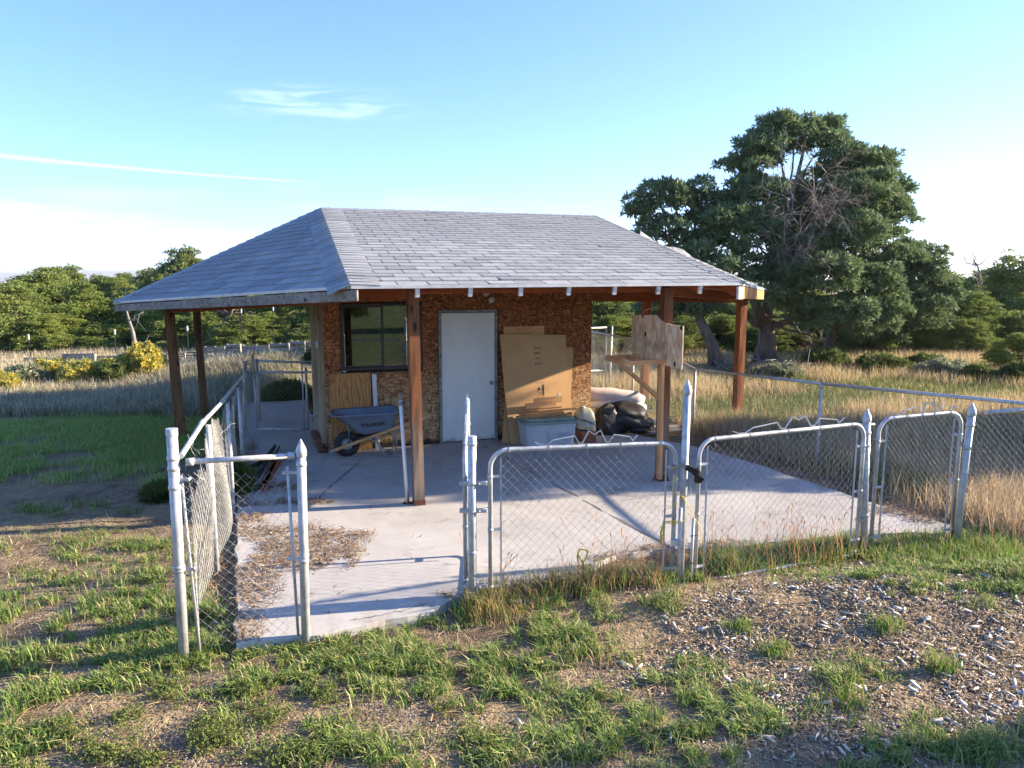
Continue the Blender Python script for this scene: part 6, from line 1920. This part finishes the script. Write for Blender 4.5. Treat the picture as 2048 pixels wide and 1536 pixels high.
# ================================================================== GROUND COVER (uncountable)
def blades(name, label, P, H, Wd, lean, col, kinds=None, seed=0, curl=0.5, flat=False, mat='blade'):
    rg = np.random.default_rng(seed); n = len(P); a = rg.uniform(0, 2 * np.pi, n); ca, sa = np.cos(a), np.sin(a)
    s = np.stack([-sa, ca, np.zeros(n)], 1) * (Wd / 2)[:, None]; dirv = np.stack([ca, sa, np.zeros(n)], 1)
    ln = lean * rg.uniform(0.3, 1.3, n)
    mid = P + dirv * (H * ln * 0.35)[:, None] + np.array([0, 0, 1.0]) * (H * (0.55 if not flat else .02))[:, None]
    tip = P + dirv * (H * ln * (0.9 + curl * rg.random(n)))[:, None] + np.array([0, 0, 1.0]) * (H * (1 - 0.42 * np.minimum(ln, 1.2)))[:, None]
    v = np.stack([P - s, P + s, mid + s * .8, mid - s * .8, tip], 1).reshape(-1, 3); b = np.arange(n) * 5
    t = np.concatenate([np.stack([b, b + 1, b + 2], 1), np.stack([b, b + 2, b + 3], 1), np.stack([b + 3, b + 2, b + 4], 1)])
    o = link(bpy.data.objects.new(name, tri_mesh(name, v, t, M[mat], np.repeat(col, 5, 0)))); return tag(o, label, None, None, 'stuff')


def far_blades(name, label, P, H, Wd, lean, col, seed):
    rg = np.random.default_rng(seed); n = len(P); a = rg.uniform(0, 2 * np.pi, n); ca, sa = np.cos(a), np.sin(a)
    s = np.stack([-sa, ca, np.zeros(n)], 1) * (Wd / 2)[:, None]; ln = lean * rg.uniform(.2, 1.2, n)
    tip = P + np.stack([ca, sa, np.zeros(n)], 1) * (H * ln * .7)[:, None] + np.array([0, 0, 1.0]) * (H * (1 - .3 * ln))[:, None]
    v = np.stack([P - s, P + s, tip], 1).reshape(-1, 3); b = np.arange(n) * 3
    return tag(link(bpy.data.objects.new(name, tri_mesh(name, v, np.stack([b, b + 1, b + 2], 1), M['blade'], np.repeat(col, 3, 0)))), label, kind='stuff')


def scatter(n, x0, x1, y0, y1, rg): return rg.uniform(x0, x1, n), rg.uniform(y0, y1, n)


def wedge(n, y0, y1, rg, pad=1.2, pw=1.0):
    """points inside the strip of land the picture covers, y0..y1 away"""
    y = y0 + (y1 - y0) * rg.random(n) ** pw; x = rg.uniform(-1, 1, n) * (0.74 * y + pad); return x, y


def px_of(x, y):
    P = np.stack([x, y, hgt(x, y)], 1); return proj_np(P)


def ell(px, py, L):
    o = np.zeros(len(px))
    for (cx_, cy_, rx, ry, w) in L: o = np.maximum(o, w * np.clip(1.35 - np.sqrt(((px - cx_) / rx) ** 2 + ((py - cy_) / ry) ** 2), 0, 1) / 0.5)
    return np.clip(o, 0, 1)


def on_slab(x, y, m=0.0):
    bx, by = tob(x, y); return in_poly(bx, by, SLAB) | ((bx > -0.1) & (bx < 4.45) & (by > -0.1) & (by < 3.7))


def colmix(lo, hi, n, rg, patch=None, alt=None, p_alt=0.0):
    t = rg.random((n, 1)); c = np.array(lo)[None] * (1 - t) + np.array(hi)[None] * t
    c *= rg.uniform(0.8, 1.2, (n, 1))
    if alt is not None:
        m = rg.random(n) < p_alt; c[m] = np.array(alt)[None] * rg.uniform(0.7, 1.25, (m.sum(), 1))
    return c


# world patches of short green grass, placed from where they lie in the picture
GREEN = [(830, 1275, 360, 62, 1.0), (1120, 1205, 190, 58, 1.0), (1010, 1345, 360, 60, 0.8), (330, 1330, 300, 62, 1.0), (180, 1240, 210, 45, 0.85), (420, 1270, 90, 70, 1.0), (560, 1330, 160, 60, .9), (120, 1410, 120, 38, 1.0), (40, 1490, 90, 45, .9),
         (640, 1490, 110, 42, .8), (470, 1440, 90, 50, .35), (1230, 1470, 170, 60, 0.55), (1480, 1440, 160, 60, 0.6), (1700, 1370, 90, 50, .35), (1430, 1140, 42, 36, 1.0), (1560, 1120, 60, 28, .8), (1650, 1115, 60, 36, 1.0), (1900, 1110, 200, 48, 1.0), (1830, 1160, 230, 30, .9), (1990, 1150, 90, 60, 1),
         (1850, 1490, 200, 50, .55), (1560, 1520, 260, 40, .6), (950, 1420, 200, 40, .5), (150, 1020, 110, 14, .8), (230, 1090, 120, 20, .45), (60, 1120, 90, 30, .4), (250, 1180, 150, 30, .55), (400, 1210, 50, 60, .9), (880, 1500, 250, 50, .3), (200, 1150, 250, 80, .25)]
rg = np.random.default_rng(77)
x, y = wedge(1500000, 3.05, 8.4, rg, 0.6)
px, py = px_of(x, y)
d = ell(px, py, GREEN) * np.clip((vnoise(x, y, 2.2, 40, 4) - 0.365) * 5.0, 0, 1)
tuft = np.clip((vnoise(x, y, 9.0, 44, 2) - 0.38) * 4, 0.0, 1)
m = (rg.random(len(x)) < d * tuft * 0.30 * np.clip(6.5 / y, .5, 1.3) ** 1.0) & ~on_slab(x, y) & (np.abs(px - 1024) < 1100)
x, y = x[m], y[m]; n = len(x); print('lawn', n)
P = np.stack([x, y, hgt(x, y) - 0.004], 1)
hh = (0.025 + 0.075 * vnoise(x, y, 3, 50, 3) ** 1.3) * rg.uniform(0.45, 1.6, n)
blades('grass', 'short green lawn grass in front of the fence', P, hh * 1.3, np.full(n, 0.0075) * rg.uniform(.7, 1.3, n), np.full(n, 0.75), colmix((0.10, 0.19, 0.045), (0.26, 0.36, 0.09), n, rg, alt=(0.46, 0.42, 0.20), p_alt=0.24), seed=1)

# taller mixed grass under the gates and in clumps
rg = np.random.default_rng(78)
CL = [(985, 1200, 26, 26, 26, .30), (960, 1215, 30, 30, 20, .26), (1040, 1185, 40, 34, 30, .26), (1100, 1180, 44, 36, 34, .28), (1170, 1175, 50, 36, 34, .28), (1240, 1165, 44, 34, 30, .24), (1290, 1170, 36, 26, 16, .20), (1000, 1215, 60, 40, 40, .16),
      (1440, 1128, 34, 26, 60, .24), (1425, 1140, 24, 18, 24, .15), (1500, 1108, 80, 18, 50, .20), (1590, 1100, 60, 18, 40, .20), (1480, 1120, 60, 14, 30, .14), (1790, 1092, 60, 16, 40, .17), (1290, 1160, 60, 18, 40, .2), (1655, 1100, 40, 26, 60, .22), (1610, 1112, 50, 20, 24, .16), (1700, 1090, 30, 22, 30, .25), (1760, 1100, 50, 20, 24, .18), (1900, 1085, 60, 22, 50, .24), (1850, 1110, 80, 22, 44, .16), (1950, 1120, 60, 30, 44, .2), (1990, 1100, 50, 24, 40, .22),
      (940, 1225, 20, 14, 16, .15), (620, 1270, 30, 12, 14, .12), (405, 1225, 24, 50, 34, .20), (385, 1290, 40, 20, 30, .15), (1395, 1165, 16, 10, 10, .12), (1360, 1150, 30, 12, 10, .14), (1550, 1300, 30, 16, 16, .12), (1770, 1270, 24, 14, 14, .14), (1480, 1260, 24, 12, 14, .10), (1880, 1330, 20, 16, 12, .2), (1690, 1390, 40, 20, 16, .13), (1180, 1300, 60, 30, 14, .12)]
Ps, Hs = [], []
for (cx_, cy_, rx, ry, k, hmax) in CL:
    c = G(cx_, cy_); nn = int(k * 14); sx = rx / 1450 * c.y; sy = sx * 0.7
    q = rg.normal(size=(nn, 2)) * np.array([[sx, sy]]) * .7; Ps.append(np.stack([c.x + q[:, 0], c.y + q[:, 1]], 1)); Hs.append(hmax * rg.uniform(.35, 1.15, nn))
Q = np.concatenate(Ps); H = np.concatenate(Hs); keep = ~on_slab(Q[:, 0], Q[:, 1]); Q, H = Q[keep], H[keep]; n = len(Q)
P = np.stack([Q[:, 0], Q[:, 1], hgt(Q[:, 0], Q[:, 1]) - .01], 1)
px, py = proj_np(P); c = colmix((0.10, 0.19, 0.035), (0.25, 0.36, 0.08), n, rg, alt=(0.42, 0.33, 0.17), p_alt=0.2)
dry = (px > 930) & (px < 1330) & (rg.random(n) < 0.6); c[dry] = colmix((0.30, 0.20, 0.09), (0.50, 0.38, 0.20), int(dry.sum()), rg)
blades('tall_grass', 'taller green and straw coloured grass growing under the gates', P, H, np.full(n, .006) * rg.uniform(.7, 1.3, n), np.full(n, .5), c, seed=2)

# stalks with seed heads in front of and through the gates
rg = np.random.default_rng(79); mb = MB()
for i in range(260):
    px = rg.choice([rg.uniform(940, 1330), rg.uniform(1400, 1700), rg.uniform(1350, 2040)], p=[.45, .35, .2]); py = rg.uniform(1120, 1200) - (px - 1000) * 0.09
    b = G(px, py)
    if on_slab(np.array([b.x]), np.array([b.y]))[0]: continue
    h = rg.uniform(.18, .42); l = rg.normal(size=2) * .3; q = [(b.x, b.y, hg(b.x, b.y)), (b.x + l[0] * h * .4, b.y + l[1] * h * .4, h * .6), (b.x + l[0] * h, b.y + l[1] * h, h)]
    mb.tube(q, [.0022, .0018, .0012], 3, cap=False)
    if rg.random() < .6: mb.tube([q[2], (q[2][0] + l[0] * .03, q[2][1] + l[1] * .03, q[2][2] + .03), (q[2][0] + l[0] * .07, q[2][1] + l[1] * .07, q[2][2] + .045)], [.002, .005, .001], 4, cap=False)
o = mb.build('grass_stalks', M['new_wood_z']); tag(o, 'thin dry seed stalks standing under the gates', kind='stuff')

# leafy weeds, pale green
rg = np.random.default_rng(80)
WD = [(440, 1470, 60, 30), (540, 1420, 40, 24), (560, 1500, 40, 24), (200, 1480, 60, 26), (290, 1500, 50, 24), (640, 1370, 40, 24), (700, 1300, 34, 18), (640, 1480, 50, 26), (420, 1440, 36, 22), (330, 1370, 40, 24), (240, 1420, 30, 20), (130, 1460, 40, 20), (500, 1360, 60, 26), (40, 1520, 50, 20), (730, 1290, 16, 14), (690, 1340, 20, 12),
      (230, 1082, 26, 8), (330, 1090, 24, 7), (150, 1075, 24, 8), (120, 1100, 20, 7), (200, 1055, 40, 8), (60, 1130, 30, 10), (930, 1450, 14, 14), (990, 1460, 18, 18), (980, 1490, 20, 14), (1330, 1220, 20, 12), (1320, 1230, 16, 10), (860, 1370, 12, 12), (895, 1400, 14, 10)]
Cs = []
for (cx_, cy_, rx, ry) in WD:
    for _ in range(int(rx * ry / 90) + 2):
        c = G(cx_ + rg.normal() * rx * .5, cy_ + rg.normal() * ry * .5); ht = rg.uniform(.03, .10)
        for k in range(26): t = rg.random(); Cs.append((c.x + rg.normal() * .022 * (1 + t), c.y + rg.normal() * .022 * (1 + t), hg(c.x, c.y) + ht * t))
C = np.array(Cs); keep = ~on_slab(C[:, 0], C[:, 1]); C = C[keep]; D = rg.normal(size=C.shape) * .6 + np.array([0, 0, .8]); D /= np.linalg.norm(D, axis=1, keepdims=True)
v, t, c = needle_tufts(C, D, np.full(len(C), .017), 5, rg, (0.11, 0.15, 0.035), (0.26, 0.30, 0.10), 0.22, .75)
tag(link(bpy.data.objects.new('weeds', tri_mesh('weeds', v, t, M['blade'], c))), 'pale green leafy weeds in the bare soil of the foreground', kind='stuff')

# green grass beyond, left of the yard
rg = np.random.default_rng(81)
x, y = wedge(620000, 7.6, 14.5, rg, 1.0); px, py = px_of(x, y); bx, by = tob(x, y)
LG = [(130, 915, 170, 42, 1.0), (60, 940, 110, 26, 1.0), (260, 870, 180, 30, .95), (60, 880, 80, 30, .7), (330, 905, 60, 20, .8), (120, 852, 160, 10, .55), (230, 830, 140, 12, .3), (430, 860, 60, 20, .8), (315, 970, 40, 14, .5)]
d = ell(px, py, LG) * np.clip((vnoise(x, y, 1.4, 60, 3) - .28) * 5, 0, 1)
m = (rg.random(len(x)) < d * .5) & (bx < -1.35) ; x, y = x[m], y[m]; n = len(x); print('left lawn', n)
blades('meadow_grass', 'dense green grass left of the fence in the roof shade', np.stack([x, y, hgt(x, y)], 1), rg.uniform(.05, .15, n), np.full(n, .009), np.full(n, .6), colmix((.20, .34, .06), (.38, .50, .13), n, rg, alt=(.46, .40, .22), p_alt=.14), seed=3)

# tall dry grass: left field, behind, right field
rg = np.random.default_rng(82)
x, y = wedge(520000, 10.6, 33, rg, 2.0, 1.25); px, py = px_of(x, y); bx, by = tob(x, y)
fx = np.clip((vnoise(x, y, .55, 70, 4) - .30) * 4, 0.0, 1)
left = (bx < -1.6) & ((py < 838) | ((by > 1.8) & (bx > -3))); right = (bx > 6.6) | (by > 5.5)
dens = np.where(left & (bx < 1), .95 * np.clip((836 - py) / 14, 0, 1), 0); dens = np.where(right & (bx > 1), 1.0, dens); dens = dens * (.35 + .65 * fx)
m = (rg.random(len(x)) < dens) & ~on_slab(x, y); x, y, px = x[m], y[m], px[m]; n = len(x); print('dry far', n)
gp = np.clip((vnoise(x, y, .35, 90, 3) - .52) * 9, 0, 1); H = rg.uniform(.16, .46, n) * (1 - .45 * gp); c = colmix((.42, .36, .25), (.68, .60, .44), n, rg, alt=(.24, .22, .13), p_alt=.2)
R_ = px > 1100; c[R_] = colmix((.42, .32, .18), (.68, .54, .32), int(R_.sum()), rg, alt=(.2, .2, .09), p_alt=.25)
g_ = rg.random(n) < gp * .8; c[g_] = colmix((.08, .13, .035), (.20, .24, .08), int(g_.sum()), rg)
far_blades('dry_grass', 'tall pale dry grass of the fields around the yard', np.stack([x, y, hgt(x, y)], 1), H, (.010 + y * .0006), np.full(n, .8), c, 4)
# right field close to the fence
rg = np.random.default_rng(83)
x, y = wedge(420000, 6.6, 13.0, rg, 3.0); bx, by = tob(x, y); px, py = px_of(x, y)
edge = np.clip((bx - 5.95 - .25 * vnoise(x, y, 2, 30, 2)) * 2.5, 0, 1); dens = edge * (by > -6.2) * (.25 + .75 * np.clip((vnoise(x, y, 1.1, 75, 4) - .3) * 4, 0, 1))
m = (rg.random(len(x)) < dens * .75) & ~on_slab(x, y); x, y = x[m], y[m]; n = len(x); print('dry near', n)
gp = np.clip((vnoise(x, y, .9, 95, 3) - .58) * 9, 0, 1); c = colmix((.44, .33, .19), (.72, .58, .37), n, rg, alt=(.22, .16, .08), p_alt=.2); g_ = rg.random(n) < gp * .7; c[g_] = colmix((.08, .13, .03), (.18, .22, .07), int(g_.sum()), rg)
far_blades('dry_grass', 'golden dry grass pressed against the right fence', np.stack([x, y, hgt(x, y)], 1), rg.uniform(.12, .48, n), np.full(n, .010), np.full(n, .95), c, 5)
# straw coloured tall grass right behind the walkway gate and on the berm
rg = np.random.default_rng(84); x, y = rg.uniform(-11, -2.5, 120000), rg.uniform(12.3, 21.5, 120000); bx, by = tob(x, y); px, py = px_of(x, y)
m = ((bx < -1.4) | (by > 4.5)) & (bx < .1) & (py < 835) & (rg.random(len(x)) < .25 + .6 * vnoise(x, y, 1, 33, 3)); x, y = x[m], y[m]; n = len(x); print('berm', n)
blades('dry_grass', 'pale feathery grass on the berm behind the walkway gate', np.stack([x, y, hgt(x, y)], 1), rg.uniform(.15, .42, n), np.full(n, .010), np.full(n, .8), colmix((.36, .32, .22), (.60, .55, .42), n, rg, alt=(.12, .17, .06), p_alt=.22), seed=6)

# loose straw and stalks lying on the soil
rg = np.random.default_rng(85); x, y = wedge(90000, 3.0, 10.5, rg, .8); px, py = px_of(x, y); bx, by = tob(x, y)
d = .25 + .75 * np.clip((vnoise(x, y, 1.5, 15, 3) - .4) * 4, 0, 1); d = np.where((px < 420) & (py < 1230), 1.0, d)
m = (rg.random(len(x)) < d * .7) & ~on_slab(x, y) & (bx < 6.6); x, y = x[m], y[m]; n = len(x); print('straw', n)


def lying(x, y, z, L, w, rg, tilt=.12):
    n = len(x); a = rg.uniform(0, 2 * np.pi, n); d = np.stack([np.cos(a), np.sin(a), rg.normal(0, tilt, n)], 1); s = np.stack([-np.sin(a), np.cos(a), rg.normal(0, .3, n)], 1)
    c = np.stack([x, y, z], 1); d = d * (L / 2)[:, None]; s = s * (w / 2)[:, None]; bow = np.array([0, 0, 1.])[None] * (L * .05)[:, None]
    v = np.stack([c - d - s, c - d + s, c + bow + s, c + bow - s, c + d + s * .4, c + d - s * .4], 1).reshape(-1, 3); b = np.arange(n) * 6
    return v, np.concatenate([np.stack([b, b + 1, b + 2], 1), np.stack([b, b + 2, b + 3], 1), np.stack([b + 3, b + 2, b + 4], 1), np.stack([b + 3, b + 4, b + 5], 1)])


v, t = lying(x, y, hgt(x, y) + .008, rg.uniform(.03, .15, n) * np.where(rg.random(n) < .05, 2, 1), rg.uniform(.0018, .0042, n), rg)
tag(link(bpy.data.objects.new('straw', tri_mesh('straw', v, t, M['chips'], np.repeat(colmix((.30, .22, .12), (.60, .48, .30), n, rg, alt=(.16, .11, .07), p_alt=.25), 6, 0)))), 'loose straw scattered over the bare soil', kind='stuff')

# leaf litter drifted over the slab: along the left fence, the right edge and the front
rg = np.random.default_rng(86); x, y = rg.uniform(-4.2, 6, 420000), rg.uniform(4.6, 12.6, 420000); px, py = px_of(x, y); bx, by = tob(x, y)
LT = [(560, 1095, 150, 24, 1.0), (660, 1120, 60, 36, 1.0), (480, 1150, 80, 80, .9), (430, 1220, 60, 70, 1), (450, 1010, 40, 60, 1), (500, 1040, 50, 20, .9), (610, 1115, 90, 45, .8), (470, 1270, 60, 30, .6), (600, 1018, 60, 6, .9), (560, 990, 40, 12, .7), (720, 1085, 30, 8, .5), (490, 900, 20, 40, .7),
      (1690, 975, 80, 12, 1), (1560, 925, 60, 7, 1), (1450, 885, 60, 7, 1), (1850, 1035, 90, 20, .9), (1780, 1005, 60, 12, 1), (1340, 858, 60, 6, .8), (1900, 1078, 60, 10, .8), (905, 1205, 30, 10, .6), (1260, 1138, 70, 18, 1), (1320, 1125, 50, 20, 1), (1450, 1110, 90, 14, .9), (1600, 1100, 90, 14, .9), (1740, 1085, 60, 14, .8)]
d = ell(px, py, LT) * np.clip((vnoise(x, y, 3.2, 18, 4) - np.where(px < 800, .33, .42)) * 7, 0, 1); m = (rg.random(len(x)) < d * .75) & (bx > -1.5) & (bx < 6.6); x, y, px = x[m], y[m], px[m]; n = len(x); print('litter', n)
zz = np.where(on_slab(x, y), .016, hgt(x, y) + .012) + rg.uniform(0, .014, n)
v, t = lying(x, y, zz, rg.uniform(.02, .065, n) * np.where(rg.random(n) < .08, 2.2, 1), rg.uniform(.003, .009, n), rg, .25)
tag(link(bpy.data.objects.new('leaf_litter', tri_mesh('leaf_litter', v, t, M['chips'], np.repeat(colmix((.16, .09, .05), (.38, .26, .16), n, rg, alt=(.50, .40, .28), p_alt=.18), 6, 0)))), 'brown needles and leaf litter drifted over the slab edges', kind='stuff')
x, y = rg.uniform(-3.2, 5.5, 2600), rg.uniform(5.2, 10.6, 2600); m = on_slab(x, y) & (rg.random(2600) < .35 * vnoise(x, y, 1.2, 3, 3)); x, y = x[m], y[m]; n = len(x)
v, t = lying(x, y, np.full(n, .019), rg.uniform(.015, .06, n), rg.uniform(.003, .009, n), rg, .2)
tag(link(bpy.data.objects.new('leaf_litter', tri_mesh('leaf_litter', v, t, M['chips'], np.repeat(colmix((.14, .09, .05), (.34, .26, .16), n, rg), 6, 0)))), 'single dry leaves lying on the open slab', kind='stuff')


# wood chips on the mound
def chips(name, label, x, y, L, W_, T_, col, seed):
    rg = np.random.default_rng(seed); n = len(x); a = rg.uniform(0, 2 * np.pi, n); pit = rg.normal(0, .22, n); rol = rg.normal(0, .3, n)
    d = np.stack([np.cos(a) * np.cos(pit), np.sin(a) * np.cos(pit), np.sin(pit)], 1); s0 = np.stack([-np.sin(a), np.cos(a), np.zeros(n)], 1); u = np.cross(d, s0); s = s0 * np.cos(rol)[:, None] + u * np.sin(rol)[:, None]; u = np.cross(d, s)
    c = np.stack([x, y, hgt(x, y) + T_ * .7 + rg.uniform(0, .012, n)], 1); d = d * (L / 2)[:, None]; s = s * (W_ / 2)[:, None]; u = u * (T_ / 2)[:, None]
    k1, k2 = rg.uniform(.2, 1, (n, 1)), rg.uniform(.2, 1, (n, 1)); sk = rg.uniform(-.4, .4, (n, 1))
    pts = []
    for uu in (-1, 1):
        pts += [c - d - s * k1 + u * uu + s * sk, c - d * .8 + s + u * uu, c + d * .7 + s * k2 + u * uu, c + d * 1.05 - s * k2 * .3 + u * uu, c + d * .3 - s + u * uu]
    v = np.stack(pts, 1).reshape(-1, 3); b = np.arange(n) * 10; T = []
    for o_, f in ((0, 1), (5, 0)):
        for i in (1, 2, 3): q = (b + o_, b + o_ + i, b + o_ + i + 1); T.append(np.stack(q if not f else q[::-1], 1))
    for i in range(5): j_ = (i + 1) % 5; T.append(np.stack([b + i, b + j_, b + 5 + j_], 1)); T.append(np.stack([b + i, b + 5 + j_, b + 5 + i], 1))
    return tag(link(bpy.data.objects.new(name, tri_mesh(name, v, np.concatenate(T), M['chips'], np.repeat(col, 10, 0)))), label, kind='stuff')


rg = np.random.default_rng(87); x, y = wedge(95000, 3.0, 6.9, rg, .6); px, py = px_of(x, y)
CH = [(1750, 1260, 330, 120, 1.0), (1500, 1230, 160, 60, .8), (1950, 1350, 200, 150, 1), (1650, 1380, 220, 90, .7), (1420, 1330, 130, 40, .9), (1360, 1200, 120, 30, .4), (1750, 1480, 260, 60, .5), (1500, 1470, 140, 60, .35), (1300, 1350, 120, 40, .25), (1020, 1490, 120, 40, .12), (1900, 1190, 180, 30, .7)]
d = ell(px, py, CH) * (.3 + .7 * np.clip((vnoise(x, y, 2.4, 28, 3) - .35) * 5, 0, 1)); m = (rg.random(len(x)) < d * .9) & ~on_slab(x, y); x, y = x[m], y[m]; n = len(x); print('chips', n)
sz = rg.lognormal(0, .5, n); c = colmix((.22, .165, .115), (.50, .42, .33), n, rg, alt=(.62, .57, .50), p_alt=.13)
chips('wood_chips', 'weathered wood chips covering the mound before the gates', x, y, .017 * sz + .006, .0045 * sz + .0025, .003 + .002 * rg.random(n), c, 3)
q = rg.choice(n, 260, False); chips('wood_chips', 'larger pale grey wood chips scattered on the mound', x[q], y[q], rg.uniform(.05, .12, 260), rg.uniform(.012, .03, 260), np.full(260, .008), colmix((.46, .42, .36), (.68, .66, .62), 260, rg), 4)
# fine gravel
rg = np.random.default_rng(88); x, y = wedge(16000, 3.0, 6.4, rg, .6); px, py = px_of(x, y); d = ell(px, py, [(800, 1450, 200, 60, 1), (1050, 1500, 260, 50, .9), (450, 1490, 300, 60, .5), (1500, 1480, 300, 70, .4), (200, 1200, 250, 150, .25)])
m = (rg.random(len(x)) < d) & ~on_slab(x, y); x, y = x[m], y[m]; n = len(x)
chips('gravel', 'small pale stones pressed into the bare soil', x, y, rg.uniform(.005, .014, n), rg.uniform(.004, .010, n), rg.uniform(.003, .006, n), colmix((.24, .21, .18), (.50, .47, .43), n, rg), 6)
